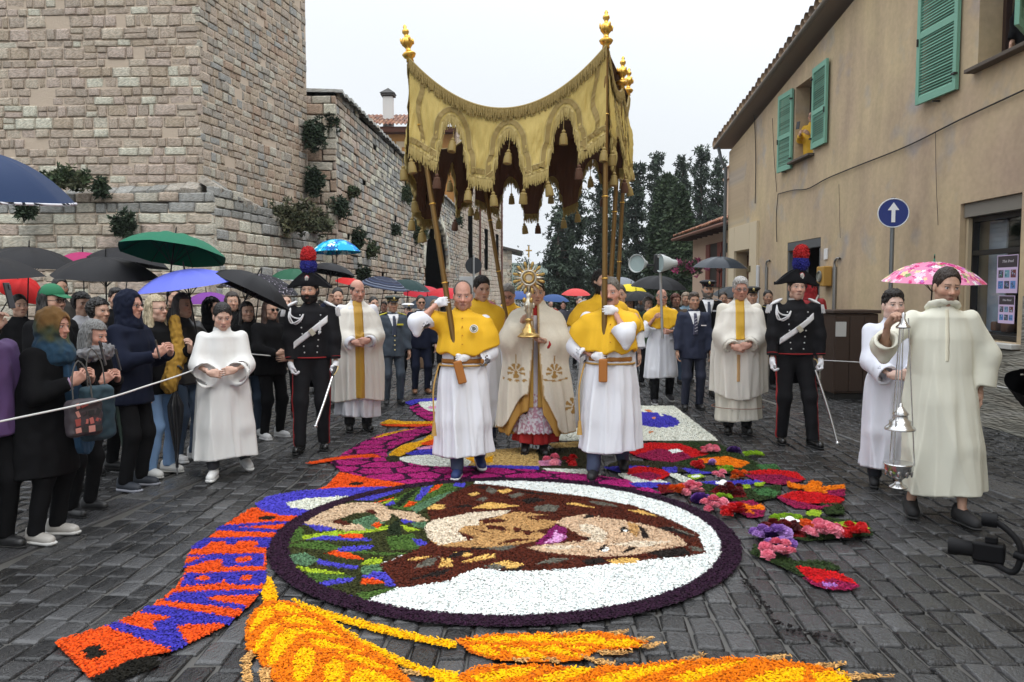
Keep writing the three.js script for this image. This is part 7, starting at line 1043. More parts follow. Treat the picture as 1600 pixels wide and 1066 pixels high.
// ---- carabinieri in full dress
function carabiniere(label, at, turn, o) {
  const black = M([0.011, 0.011, 0.013], 0.85, { specularIntensity: 0.35 }), silver = M([0.7, 0.7, 0.7], 0.35, { metalness: 0.7 }), white = M([0.7, 0.7, 0.71], 0.7), red = M([0.33, 0.012, 0.014], 0.8);
  return person(label, at, turn, { H: 1.84, q: 0.95, shoulders: 0.195, sh: 1.41, hat: { kind: 'bicorne', side: o.side || 0 }, shoe: { c: [0.01, 0.01, 0.01], r: 0.15 }, ...o, dress: (k, g) => {
    const s = k.s, tf = trousers(k, g, black, { seed: 81, cell: 0.0125, w: 0.98 });
    k.legs.forEach((l) => band(k, g, 'red_stripe', tf, (x, y, z) => { const t = clamp((l.hp.y - y) / (l.hp.y - l.A.y), 0, 1), c = t < 0.5 ? l.hp.clone().lerp(l.K, t * 2) : l.K.clone().lerp(l.A, t * 2 - 1); return Math.max(Math.abs(z - c.z) - 0.026, (c.x - x) * l.sg + 0.01, y - 0.98 * s); }, red, 0.0085, 0.06 * s, 1.02 * s, 0.004));
    const jf = jacket(k, g, black, { hem: 0.93, seed: 83, cell: 0.0115, r0: 0.072, r1: 0.062, r2: 0.05, fat: 1.0 });
    const tail = loft(torsoKeys(k, [[0.6, 0.15, 0.05, 0.01, -0.15], [0.95, 0.185, 0.09, 0.005, -0.07], [1.05, 0.18, 0.1, 0, -0.04]]), pleats(84, 5)); cloth(k, 'coat_tail', (x, y, z) => Math.max(tail(x, y, z), 0.62 * s - y, z + 0.02), black, g, 0.013, 0.58 * s, 1.1 * s);
    ringAt(k, 0.945 * s, 0.19 * s, 0.142 * s, 0.006, red, g, 'waist_piping');
    collar(k, g, M([0.62, 0.62, 0.6], 0.5, { metalness: 0.3 }), 0.066, 0.026);
    for (const a of k.arms) { const c = a.E.clone().lerp(a.W, 0.72); mk('cuff_piping', new THREE.TorusGeometry(0.052 * s, 0.004, 5, 20).applyQuaternion(new THREE.Quaternion().setFromUnitVectors(V(0, 0, 1), a.W.clone().sub(a.E).normalize())).translate(c.x, c.y, c.z), red, g); }
    for (const a of k.arms) { const p = a.S.clone().add(V(a.sg * 0.012, 0.05, 0)); const e = mk('epaulette', sdfMesh(ell(V(0, 0, 0), 0.078, 0.02, 0.06), [-0.1, -0.03, -0.08], [0.1, 0.03, 0.08], 0.009).rotateZ(-a.sg * 0.5).translate(p.x - a.sg * 0.015, p.y + 0.012, p.z), white, g); const fr = []; reseed(85); for (let i = 0; i < 30; i++) { const t = (i / 29 - 0.5) * 2.4, q = V(p.x + a.sg * (0.02 + 0.05 * Math.cos(t)), p.y - 0.015, p.z + 0.062 * Math.sin(t)); fr.push(cyl(q, q.clone().add(V(a.sg * rr(0.0, 0.02), -0.085 * rr(0.85, 1.1), rr(-0.006, 0.006))), 0.006, 0.005, 4)); } mk('fringe', merge(fr), white, e); }
    const n = V(0.62 * (o.flip || 1), 0.78, 0); band(k, g, 'cross_belt', jf, (x, y, z) => Math.max(Math.abs(x) - 0.168 * s, Math.abs(n.x * x + n.y * (y - 1.2 * s)) - 0.028, z < -0.02 ? 0.02 - z * 0 : -0.01, y - 1.45 * s), white, 0.009, 0.95 * s, 1.5 * s, 0.008);
    mk('belt_buckle', rbox(0.05, 0.07, 0.02, 0.006, 0, 0, 0).rotateZ(-0.67 * (o.flip || 1)).translate(0.015, 1.2 * s, 0.158 * s), M([0.5, 0.46, 0.36], 0.4, { metalness: 0.5 }), g);
    for (const sg of [-1, 1]) for (let i = 0; i < 7; i++) { const y = (1.37 - i * 0.062) * s, x = sg * (0.1 - i * 0.0065) * s; let z = 0.2; while (z > 0 && jf(x, y, z) > 0.002) z -= 0.003; mk('button', new THREE.SphereGeometry(0.0085, 7, 6).translate(x, y, z + 0.003), silver, g); }
    const a = k.arms[0], S = a.S.clone().add(V(0, 0.03, 0.06)); for (const [dx, dy] of [[0.11, -0.1], [0.09, -0.16], [0.02, -0.15]]) { const m = S.clone().add(V(dx * 0.5, dy, 0.06)), e = S.clone().add(V(0.13, -0.06, 0.07)); mk('aiguillette', tube([S, S.clone().lerp(m, 0.5).add(V(-0.02, -0.02, 0.03)), m, e.clone().lerp(m, 0.4).add(V(0.01, -0.02, 0.02)), e], 0.008, 22, 5), white, g); }
    if (o.medal) mk('medal', merge([rbox(0.03, 0.035, 0.006, 0.002, 0.09, 1.24 * s, 0.158 * s), new THREE.CylinderGeometry(0.016, 0.016, 0.005, 12).rotateX(1.57).translate(0.09, 1.205 * s, 0.158 * s)]), silver, g);
  } });
}
function sabre(label, hilt, tip, up) {
  const d = tip.clone().sub(hilt), L = d.length(), s = thing('sabre', label, 'sword', hilt), st = M([0.72, 0.73, 0.74], 0.22, { metalness: 0.9 }), q = (t, b) => d.clone().multiplyScalar(t).addScaledVector(up, b * L);
  mk('scabbard', tube([q(0, 0), q(0.25, 0.012), q(0.55, 0.02), q(0.8, 0.014), q(1, 0)], 0.0135, 26, 8), st, s);
  const gh = d.clone().normalize().multiplyScalar(-0.12); mk('grip', cyl(V(0, 0, 0), gh, 0.014, 0.016, 8), M([0.02, 0.02, 0.02], 0.5), s);
  mk('guard', tube([V(0, 0, 0), gh.clone().multiplyScalar(0.3).addScaledVector(up, 0.06), gh.clone().multiplyScalar(0.8).addScaledVector(up, 0.06), gh], 0.006, 16, 6), M([0.7, 0.55, 0.25], 0.3, { metalness: 0.8 }), s);
  mk('tip_cap', lathe([[0, 0], [0.024, 0.005], [0.024, 0.012], [0.013, 0.03], [0, 0.03]], 10).applyQuaternion(new THREE.Quaternion().setFromUnitVectors(V(0, 1, 0), d.clone().normalize().negate())).translate(d.x, d.y, d.z), st, s);
}
{
  const pl = G(487, 703), tl = 0.2; pl.z -= 0.05;
  PEOPLE.cl = carabiniere('bearded guard on the left in black uniform, white cross-belt and plumed two-cornered hat', pl, tl, { H: 1.76, head: { yaw: -0.28, pitch: 0.02 }, A: { w: [-0.2, 0.86, 0.1], dir: [0.25, -1, 0.15], palm: [1, 0, 0], hand: 'loose', glove: true, el: [-1, 0, -0.5] }, B: { w: [0.25, 0.8, 0.13], dir: [-0.05, -0.9, 0.5], palm: [-1, 0, 0], hand: 'grip', glove: true, el: [1, 0, -0.6] }, feet: [[-0.12, 0.14, -0.25, 0], [0.11, 0.0, 0.12, 0]], face: { skin: 'mid', hair: '#15100c', style: 'short', beard: 'full', gaze: 0 }, flip: -1, medal: true });
  const pr = G(1238, 694), tr = -0.12; PEOPLE.cr = carabiniere('clean-shaven guard on the right striding in black uniform and plumed two-cornered hat', pr, tr, { H: 1.79, head: { yaw: 0.1, pitch: -0.02, roll: -0.04 }, A: { w: [-0.25, 0.87, 0.13], dir: [-0.05, -1, 0.15], palm: [1, 0, 0.2], hand: 'loose', glove: true, el: [-1, 0, -0.5] }, B: { w: [0.26, 0.87, 0.05], dir: [0, -0.95, 0.3], palm: [-1, 0, 0], hand: 'grip', glove: true, el: [1, 0, -0.5] }, feet: [[-0.1, -0.06, -0.1, 0], [0.18, 0.12, 0.35, 0]], face: { skin: 'fair', hair: '#1a130e', style: 'short' }, side: 0.02, flip: -1 });
  const z1 = -pl.z - 0.16; sabre('bright sabre scabbard slanting down from the left guard white glove', D(519, 589, z1 - 0.02), D(492, 668, z1 - 0.3), V(0.5, 0.3, 0));
  const z2 = -pr.z - 0.1; sabre('bright sabre scabbard slanting down from the right guard glove', D(1274, 578, z2), D(1309, 694, z2 - 0.15), V(0.6, 0.2, 0));
}
// ---- priests in white chasubles
function chasuble(k, g, o) {
  const s = k.s, fold = pleats(o.seed, 6, 0.7), hem = o.hem, keys = torsoKeys(k, [[hem - 0.05, 0.3 * (o.w || 1), 0.25, 0.03], [0.7, 0.292 * (o.w || 1), 0.245, 0.024], [1.0, 0.285 * (o.w || 1), 0.225, 0.016], [1.2, 0.25, 0.195, 0.009], [1.36, 0.2, 0.15, 0.004], [1.45, 0.12, 0.1, 0.001], [1.5, 0.072, 0.074, 0], [1.53, 0.07, 0.07, 0]]), b = loft(keys, fold);
  const arms = k.arms.map((a) => { const W = a.E.clone().lerp(a.W, 0.72); return su(0.05, cap(a.S.clone().add(V(0, -0.04, 0)), a.E.clone().add(V(0, -0.02, 0)), 0.07 * s, 0.098 * s), cap(a.E.clone().add(V(0, -0.02, 0)), W.add(V(0, -0.03, 0)), 0.1 * s, 0.09 * s)); }), cuts = k.arms.map((a) => cutEnd(k, a, 0.74)), w = wr(o.seed, 0.009, 6, 1.5);
  const f = (x, y, z) => { let d = b(x, y, z); for (let i = 0; i < 2; i++) d = smin(d, Math.max(arms[i](x, y, z), cuts[i](x, y, z)), 0.07); if (d < 0.08 && d > -0.08) d += w(x, y, z); const d0 = d, hy = (hem + 0.05 * Math.cos(Math.atan2(x, z) * 2) * (o.dip ?? 1)) * s; d = Math.max(d, hy - y); if (y < hy + 0.14) d = Math.max(d, -d0 - 0.028); if (y > 1.44 * s) { const q = Math.hypot(x - k.neck.x, z - k.neck.z - 0.015) - 0.058 * s; if (q < 0.03) d = Math.max(d, -Math.max(q, 1.49 * s - y - (z > k.neck.z ? 0.03 : 0))); } return d; };
  cloth(k, 'chasuble', f, M(o.c || IVORY, 0.85), g, o.cell || 0.0115, (hem - 0.1) * s, 1.58 * s);
  return f;
}
{
  const p = G(560, 672), t = 0.35; const hw = [-0.02, 1.03, 0.32];
  PEOPLE.p1 = person('balding priest on the left in white chasuble with a long gold band, hands joined', p, t, { H: 1.76, q: 1.0, head: { yaw: 0.2, pitch: 0.18, roll: 0.05 }, A: { w: [-0.08, 1.04, 0.28], dir: [0.95, -0.1, 0.25], palm: [0, -0.3, -1], hand: 'clasp', el: [-0.45, -1, -0.25] }, B: { w: [0.07, 1.06, 0.29], dir: [-0.95, -0.1, 0.2], palm: [0, -0.2, -1], hand: 'clasp', el: [0.45, -1, -0.25] }, face: { skin: 'ruddy', hair: '#4a423c', style: 'bald', old: 0.7 }, shoe: { c: [0.012, 0.012, 0.012] }, dress: (k, g) => { trousers(k, g, M([0.014, 0.014, 0.016], 0.9), { cell: 0.018 }); robe(k, g, { name: 'alb', c: WHITE, hem: 0.17, seed: 91, w: 0.95, r1: 0.07, r2: 0.075, cell: 0.015 }); const f = chasuble(k, g, { cell: 0.013, seed: 92, hem: 0.36, dip: 0.5 }); band(k, g, 'gold_band', f, (x, y, z) => Math.max(Math.abs(x + 0.01) - 0.052, 0.03 - z, 0.4 * k.s - y, y - 1.5 * k.s), M([0.5, 0.28, 0.03], 0.6, { bumpMap: TEX.grit, bumpScale: 0.003 }), 0.0095, 0.36 * k.s, 1.52 * k.s); } });
  const p2 = G(1152, 676), t2 = -0.18;
  PEOPLE.p2 = person('white-haired elderly priest on the right in cream chasuble with gold band, hands folded', p2, t2, { H: 1.78, q: 1.0, head: { yaw: 0.1, pitch: 0.12 }, A: { w: [-0.08, 1.0, 0.29], dir: [0.95, -0.15, 0.25], palm: [0, -0.3, -1], hand: 'clasp', el: [-0.5, -1, -0.2] }, B: { w: [0.08, 1.02, 0.29], dir: [-0.95, -0.2, 0.2], palm: [0, -0.2, -1], hand: 'clasp', el: [0.5, -1, -0.2] }, face: { skin: 'ruddy', hair: '#b9b7b4', style: 'top', thick: 0.006, old: 1, glasses: 'clear', brow: '#8a8884', fat: 1.05 }, shoe: { c: [0.012, 0.012, 0.012] }, dress: (k, g) => { trousers(k, g, M([0.014, 0.014, 0.016], 0.9), { cell: 0.018 }); robe(k, g, { name: 'alb', c: CREAM, hem: 0.15, seed: 94, w: 1.0, r1: 0.075, r2: 0.085, st: 0.88, cell: 0.014 }); ringAt(k, 0.3 * k.s, 0.285 * k.s, 0.24 * k.s, 0.004, M('#8a5a44', 0.8), g, 'hem_stripe'); const f = chasuble(k, g, { cell: 0.013, seed: 95, hem: 0.43, w: 1.04, dip: -0.8 }); band(k, g, 'gold_band', f, (x, y, z) => Math.max(Math.abs(x + 0.005) - 0.05, 0.03 - z, 1.06 * k.s - y, y - 1.5 * k.s), M([0.62, 0.36, 0.02], 0.6, { bumpMap: TEX.grit, bumpScale: 0.003 }), 0.0095, 1.02 * k.s, 1.52 * k.s); band(k, g, 'gold_band', f, (x, y, z) => Math.max(Math.abs(x + 0.02) - 0.02, 0.03 - z, 0.6 * k.s - y, y - 0.9 * k.s), M([0.6, 0.36, 0.16], 0.7), 0.0095, 0.56 * k.s, 0.94 * k.s); } });
}
// ---- altar servers
{
  const p = G(352, 742), t = 0.35;
  PEOPLE.girl = person('dark-haired girl altar server in white robe with wide sleeves, looking down', p, t, { H: 1.52, q: 0.95, headScale: 1.06, head: { pitch: 0.3, yaw: 0.12 }, A: { w: [-0.105, 0.93, 0.26], dir: [0.9, -0.1, 0.3], palm: [0.1, -0.2, -1], hand: 'clasp', el: [-0.45, -1, -0.25] }, B: { w: [0.09, 0.95, 0.26], dir: [-0.9, -0.1, 0.3], palm: [0, -0.2, -1], hand: 'clasp', el: [0.45, -1, -0.25] }, feet: [[-0.1, 0.16, -0.2, 0], [0.17, -0.1, 0.3, 0.4]], face: { skin: 'fair', hair: '#120d0b', style: 'pony', jaw: 0.95, nose: 0.85, hairline: 0.06, lip: [0.36, 0.12, 0.1] }, shoe: { kind: 'sneaker', c: [0.7, 0.7, 0.69], r: 0.5, sole: [0.68, 0.68, 0.66] }, shoeScale: 1.05, dress: (k, g) => { trousers(k, g, M([0.02, 0.02, 0.025], 0.9), { cut: 0.1, cell: 0.018 }); robe(k, g, { name: 'server_robe', c: [0.72, 0.72, 0.7], hem: 0.2, seed: 101, w: 1.22, n: 4, sharp: 0.8, r0: 0.068, r1: 0.08, r2: 0.13, st: 0.86, droop: 0.06, cell: 0.0105 }); collar(k, g, M([0.72, 0.72, 0.7], 0.85), 0.08, 0.018); } });
  const b = G(1386, 758), tb = -0.25;
  PEOPLE.boy = person('dark-haired boy altar server in a pale bluish-white robe behind the censer bearer', b, tb, { H: 1.62, q: 0.95, headScale: 1.08, head: { yaw: 0.15, pitch: 0.0 }, A: { w: [-0.05, 0.95, 0.28], dir: [0.9, 0, 0.3], palm: [0, -0.2, -1], hand: 'clasp', el: [-0.5, -1, -0.25] }, B: { w: [0.11, 0.96, 0.27], dir: [-0.8, 0, 0.4], palm: [0, -0.2, -1], hand: 'clasp', el: [0.45, -1, -0.25] }, face: { skin: 'pale', hair: '#1c1410', style: 'top', fat: 1.1, jaw: 0.96, nose: 0.9 }, shoe: { c: [0.013, 0.013, 0.015], r: 0.7 }, dress: (k, g) => { trousers(k, g, M([0.02, 0.022, 0.03], 0.9), { cell: 0.018 }); robe(k, g, { name: 'server_robe', c: [0.72, 0.74, 0.82], hem: 0.16, seed: 103, w: 0.92, n: 4, sharp: 0.8, r0: 0.066, r1: 0.078, r2: 0.105, st: 0.86, cell: 0.0105 }); collar(k, g, M([0.66, 0.68, 0.78], 0.85), 0.07, 0.028); } });
  const c = G(1462, 806), tc = -0.3, hp = D(1404, 497, 5.45), hl = toLocal(hp, c, tc);
  PEOPLE.thur = person('young man with tied-back hair in a cream hooded robe swinging the silver censer at right', c, tc, { H: 1.79, q: 0.9, head: { yaw: 0.22, pitch: 0.16, roll: -0.05 }, A: { grip: hl, dir: [0.35, 0.75, 0.5], palm: [0.6, -0.4, 0.4], hand: 'grip', el: [-0.9, -1, 0.2] }, B: { w: [0.26, 0.9, -0.04], dir: [0, -1, 0.1], palm: [-1, 0, 0], el: [1, 0, -0.4] }, feet: [[-0.16, -0.02, -0.05, 0], [0.13, 0.2, 0.35, 0]], face: { skin: 'mid', hair: '#2a1c12', style: 'bun', stubble: 0.3, jaw: 1.06, brow: '#1a110a', hairline: 0.072 }, shoe: { c: [0.012, 0.012, 0.013], r: 0.75 }, shoeScale: 1.08, dress: (k, g) => { const f = robe(k, g, { name: 'server_robe', c: [0.7, 0.69, 0.58], hem: 0.19, seed: 107, w: 1.06, n: 4, sharp: 0.8, cz: 0.03, cx: 0.03, r0: 0.06, r1: 0.076, r2: 0.1, st: 0.8, droop: 0.06, cell: 0.0098 }); band(k, g, 'placket', f, (x, y, z) => Math.max(Math.abs(x - 0.01) - 0.014, 0.04 - z, 1.1 * k.s - y, y - 1.46 * k.s), M([0.66, 0.62, 0.48], 0.8), 0.008, 1.08 * k.s, 1.48 * k.s, 0.004); mk('hood', sdfMesh(wrap(su(0.03, (x, y, z) => Math.hypot(Math.hypot(x, z - 0.005) - 0.088, y - z * 0.35) - 0.026), (x, y, z) => 0.004 * n3(x * 20, y * 20, z * 20)), [-0.14, -0.09, -0.14], [0.14, 0.09, 0.14], 0.007).translate(k.neck.x, k.neck.y + 0.0, k.neck.z), M([0.7, 0.69, 0.58], 0.85), g); } });
  // censer
  const top = hp.clone().add(V(0.005, 0.02, 0)), t0 = thing('censer', 'silver censer on long chains hanging from the young man hand', 'censer', [hp.x + 0.02, 0, hp.z + 0.03], 0.2), sv = M([0.62, 0.62, 0.62], 0.25, { metalness: 0.95 });
  const yb = 0.27, yl = D(1415, 668, 5.4).y; mk('bowl', lathe([[0, 0], [0.058, 0], [0.06, 0.01], [0.03, 0.03], [0.022, 0.05], [0.03, 0.065], [0.07, 0.09], [0.092, 0.13], [0.09, 0.155], [0.098, 0.163], [0.098, 0.175], [0, 0.175]], 26).translate(0, yb, 0), sv, t0);
  for (let i = 0; i < 10; i++) mk('flute', new THREE.SphereGeometry(0.02, 6, 6).scale(0.7, 1.6, 0.5).translate(0, yb + 0.115, 0.083).rotateY(i * 0.628), sv, t0);
  mk('lid', lathe([[0.098, 0], [0.1, 0.01], [0.09, 0.02], [0.07, 0.04], [0.072, 0.06], [0.05, 0.075], [0.045, 0.1], [0.055, 0.108], [0.04, 0.13], [0.025, 0.15], [0.012, 0.16], [0.012, 0.18], [0, 0.185]], 24).translate(0, yl - 0.02, 0), sv, t0);
  for (let i = 0; i < 3; i++) { const a = i * 2.094 + 0.5; mk('chain', merge([cyl(V(0.095 * Math.cos(a), yb + 0.17, 0.095 * Math.sin(a)), V(0.03 * Math.cos(a), top.y - 0.02, 0.03 * Math.sin(a)), 0.0042, 0.0042, 5)]), sv, t0); }
  mk('lid_chain', cyl(V(0, yl + 0.16, 0), V(0, top.y, 0), 0.0042, 0.0042, 5), sv, t0);
  mk('chain_cap', lathe([[0, 0], [0.045, 0], [0.048, 0.012], [0.03, 0.03], [0.02, 0.05], [0.012, 0.07], [0.014, 0.1], [0, 0.11]], 16).translate(0, top.y - 0.09, 0), sv, t0);
}

// ---------------------------------------------------------------- the processional canopy
{
  const c = thing('processional_canopy', 'gold fringed processional canopy on tall gilded poles carried over the priest', 'canopy'), T = poleTops;
  const weave = dataTex(128, 128, (i, j) => { const v = 0.5 + 0.2 * Math.sin(i * 1.6) + 0.2 * Math.sin(j * 1.6) + 0.25 * fbm(i * 0.06, j * 0.06, 3, 3); return [v, v, v]; });
  const gold = M([0.52, 0.39, 0.11], 0.6, { bumpMap: weave, bumpScale: 0.003 }), trim = M([0.27, 0.19, 0.055], 0.65), pale = M([0.42, 0.32, 0.11], 0.6), brown = M([0.085, 0.036, 0.018], 0.85), gilt = M([0.8, 0.48, 0.1], 0.28, { metalness: 0.9 }), poleM = M([0.2, 0.115, 0.035], 0.36, { metalness: 0.6 });
  const finial = lathe([[0.02, 0], [0.035, 0.005], [0.03, 0.03], [0.05, 0.045], [0.064, 0.07], [0.05, 0.085], [0.028, 0.095], [0.022, 0.12], [0.03, 0.135], [0.052, 0.16], [0.055, 0.19], [0.042, 0.215], [0.02, 0.23], [0.018, 0.25], [0.032, 0.27], [0.03, 0.29], [0.014, 0.305], [0.018, 0.32], [0.01, 0.34], [0, 0.345]], 16);
  for (const id of ['FL', 'FR', 'ML', 'MR', 'BL', 'BR']) {
    const a = poleFeet[id], b = T[id], p = mk('pole', cyl(a, b, 0.025, 0.021, 12), poleM, c), d = b.clone().sub(a).normalize(), q = new THREE.Quaternion().setFromUnitVectors(V(0, 1, 0), d);
    for (const t of [0.3, 0.55, 0.8]) { const r = mk('pole_ring', new THREE.TorusGeometry(0.025, 0.006, 6, 14).rotateX(Math.PI / 2), gilt, p); r.position.copy(a.clone().lerp(b, t)); r.quaternion.copy(q); }
    const f = mk('finial', finial, gilt, c); f.position.copy(b); f.quaternion.copy(q); f.scale.setScalar(0.95);
    for (let i = 0; i < 6; i++) { const l = mk('leaf', new THREE.SphereGeometry(0.022, 6, 5).scale(0.6, 1.3, 0.4), gilt, f); l.position.set(0.055 * Math.cos(i * 1.047), 0.18 + (i % 2) * 0.02, 0.055 * Math.sin(i * 1.047)); l.rotation.y = -i * 1.047 + 1.57; }
  }
  const tasselG = merge([new THREE.SphereGeometry(0.018, 8, 6).translate(0, 0, 0), lathe([[0.012, -0.01], [0.03, -0.02], [0.026, -0.03], [0.034, -0.05], [0.038, -0.11], [0.03, -0.112], [0, -0.1]], 12)]);
  const tassel = (p, L, m) => { const o = mk('tassel', tasselG, m, c); o.position.copy(p).add(V(0, -L, 0)); o.rotation.set(rr(-0.15, 0.15), rr(0, 6), rr(-0.2, 0.2)); mk('cord', cyl(V(0, 0, 0), V(0, L, 0), 0.004, 0.004, 4), m, o); };
  const step = (q) => (q < 0.6 ? 1 - 0.24 * (q / 0.6) ** 2 : q < 0.7 ? lerp(0.76, 0.46, (q - 0.6) / 0.1) : q < 0.88 ? 0.46 - 0.1 * (q - 0.7) / 0.18 : q < 1 ? lerp(0.36, 0, sstep(0.88, 1, q)) : 0);
  function valance(a, b, sag, notches, hw, L0, L1, seed, out, deep = 1) {
    reseed(seed); const Ns = 300, Nt = 14, n = V(b.z - a.z, 0, a.x - b.x).normalize(); if (n.dot(out) < 0) n.negate(); const ph = rr(0, 6);
    const len = a.distanceTo(b), top = (s) => a.clone().lerp(b, s).add(V(0, -sag * 4 * s * (1 - s) + 0.01, 0));
    const drop = (s) => { let L = lerp(L0, L1, Math.pow(4 * s * (1 - s), 0.7)); for (const k of notches) L -= (L - 0.16 * deep - 0.06 * Math.abs(k - 0.5)) * step(Math.abs(s - k) / hw); return L; };
    const at = (s, y, off = 0) => top(s).add(V(0, -y, 0)).addScaledVector(n, off + (seed === 601 ? 0.042 : 0) + (0.018 * Math.sin(s * 26 + ph) + 0.02 * Math.sin(s * 11 + ph * 2) + 0.02 * n3(s * 6, y * 2, seed) + 0.009 * n3(s * 30, y * 9, seed) + 0.005 * n3(s * 70, y * 26, seed)) * sstep(0, 0.35, y) + 0.05 * y);
    const sheet = (off, f0, f1, nt = Nt) => { const P = [], U = [], I = []; for (let i = 0; i <= Ns; i++) for (let j = 0; j <= nt; j++) { const s = i / Ns, y = lerp(f0(s), f1(s), j / nt), p = at(s, y, off); P.push(p.x, p.y, p.z); U.push(s * len * 3, y * 3); if (i < Ns && j < nt) { const q = i * (nt + 1) + j; I.push(q, q + 1, q + nt + 1, q + 1, q + nt + 2, q + nt + 1); } } const g = new THREE.BufferGeometry(); g.setAttribute('position', new THREE.Float32BufferAttribute(P, 3)); g.setAttribute('uv', new THREE.Float32BufferAttribute(U, 2)); g.setIndex(I); g.computeVertexNormals(); return g; };
    const v = mk('valance', sheet(0, () => 0, drop), gold, c); mk('lining', sheet(-0.012, () => 0, (s) => drop(s) - 0.004), brown, v);
    // braid that follows the scalloped edge, fringe below it and along the top
    const edge = []; for (let i = 0; i <= 400; i++) { const s = i / 400; edge.push([s * len, -sag * 4 * s * (1 - s) - drop(s), s]); }
    const off = (d) => edge.map((e, i) => { const p = edge[Math.max(0, i - 2)], q = edge[Math.min(400, i + 2)], tx = q[0] - p[0], ty = q[1] - p[1], l = Math.hypot(tx, ty) || 1; const x = clamp(e[0] - ty / l * d, 0, len), s = x / len; return [s, -(e[1] + tx / l * d + sag * 4 * s * (1 - s))]; });
    const ribbon = (d0, d1, o2) => { const A = off(d0), B = off(d1), P = [], I = []; for (let i = 0; i <= 400; i++) { P.push(...at(A[i][0], A[i][1], o2).toArray(), ...at(B[i][0], B[i][1], o2).toArray()); if (i < 400) { const q = i * 2; I.push(q, q + 1, q + 2, q + 1, q + 3, q + 2); } } const g = new THREE.BufferGeometry(); g.setAttribute('position', new THREE.Float32BufferAttribute(P, 3)); g.setIndex(I); g.computeVertexNormals(); return g; };
    mk('braid', ribbon(0.032, 0.07, 0.006), trim, v);
    for (const s0 of [0.055, 0.945]) { const P = [], I = [], L = drop(s0) - 0.06; for (let i = 0; i <= 40; i++) { const y = 0.1 + (L - 0.1) * i / 40, w = s0 + 0.012 * Math.sin(y * 14) * 1.7 / len; for (const q of [-0.018, 0.018]) P.push(...at(w + q / len, y, 0.006).toArray()); if (i < 40) { const k = i * 2; I.push(k, k + 1, k + 2, k + 1, k + 3, k + 2); } } const g = new THREE.BufferGeometry(); g.setAttribute('position', new THREE.Float32BufferAttribute(P, 3)); g.setIndex(I); g.computeVertexNormals(); mk('side_braid', g, trim, v); } mk('piping', merge([ribbon(0.0, 0.016, 0.007), ribbon(0.07, 0.078, 0.008)]), pale, v);
    const fr = (m, pt, L, w) => { const P = [], I = []; for (let i = 0; i < m; i++) { const s = (i + rr(0, 0.8)) / m, p = pt(s), t = V().subVectors(b, a).setY(0).normalize(), l = L * rr(0.75, 1.15), q = p.clone().add(V(0, -l, 0)).addScaledVector(n, rr(-0.008, 0.014)).addScaledVector(t, rr(-0.012, 0.012)), k = P.length / 3; P.push(...p.clone().addScaledVector(t, -w).toArray(), ...p.clone().addScaledVector(t, w).toArray(), ...q.clone().addScaledVector(t, -w * 0.8).toArray(), ...q.clone().addScaledVector(t, w * 0.8).toArray(), ...p.clone().lerp(q, 0.5).addScaledVector(n, 0.009).toArray()); I.push(k, k + 4, k + 1, k, k + 2, k + 4, k + 1, k + 4, k + 3, k + 2, k + 3, k + 4); } const g = new THREE.BufferGeometry(); g.setAttribute('position', new THREE.Float32BufferAttribute(P, 3)); g.setIndex(I); g.computeVertexNormals(); return g; };
    const E = off(0.004), ep = (s) => { const e = E[Math.round(clamp(s, 0, 1) * 400)]; return at(e[0], e[1], 0.002); };
    for (const f of [mk('fringe', merge([fr(520, ep, 0.1, 0.0035), fr(520, ep, 0.075, 0.0035)]), pale, v), mk('top_fringe', merge([fr(330, (s) => at(s, 0, 0.016), 0.1, 0.005), fr(330, (s) => at(s, 0, 0.02), 0.075, 0.004)]), trim, v)]) f.userData.kind = 'stuff';
    mk('top_cord', tube(Array.from({ length: 25 }, (_, i) => at(i / 24, 0, 0.012)), 0.012, 60, 6), trim, v);
    for (const k of notches) { tassel(at(k, drop(k), 0.012), 0.2, trim); for (const sg of [-1, 1]) tassel(at(clamp(k + sg * hw, 0, 1), drop(k + sg * hw) + 0.05, 0.01), 0.07, rnd() < 0.5 ? brown : trim); }
    for (const s of [0.01, 0.99]) tassel(at(s, drop(s) + 0.04, 0.02), 0.08, trim);
    return top;
  }
  const tf = valance(T.FL, T.FR, 0.47, [0.22, 0.505, 0.785], 0.078, 0.74, 0.6, 601, V(0, 0, 1));
  const tb = valance(T.BL, T.BR, 0.4, [0.24, 0.5, 0.76], 0.085, 0.82, 0.76, 602, V(0, 0, -1), 2.2);
  const tl1 = valance(T.FL, T.ML, 0.14, [0.5], 0.15, 0.78, 0.72, 603, V(-1, 0, 0)), tl2 = valance(T.ML, T.BL, 0.14, [0.5], 0.15, 0.78, 0.72, 604, V(-1, 0, 0));
  valance(T.FR, T.MR, 0.16, [0.5], 0.15, 0.76, 0.72, 605, V(1, 0, 0)); valance(T.MR, T.BR, 0.16, [0.5], 0.15, 0.76, 0.72, 606, V(1, 0, 0));
  const P = [], I = [], n = 20; for (let i = 0; i <= n; i++) for (let j = 0; j <= n; j++) { const p = tf(i / n).lerp(tb(i / n), j / n); p.y += 0.012; P.push(p.x, p.y, p.z); if (i < n && j < n) { const q = i * (n + 1) + j; I.push(q, q + 1, q + n + 1, q + 1, q + n + 2, q + n + 1); } }
  for (const [nm, dy, m] of [['roof_cloth', 0, M([0.3, 0.17, 0.06], 0.7)], ['roof_lining', -0.014, brown]]) { const g = new THREE.BufferGeometry(); g.setAttribute('position', new THREE.Float32BufferAttribute(P, 3)); g.setIndex(I); g.computeVertexNormals(); mk(nm, g.translate(0, dy, 0), m, c); }
}

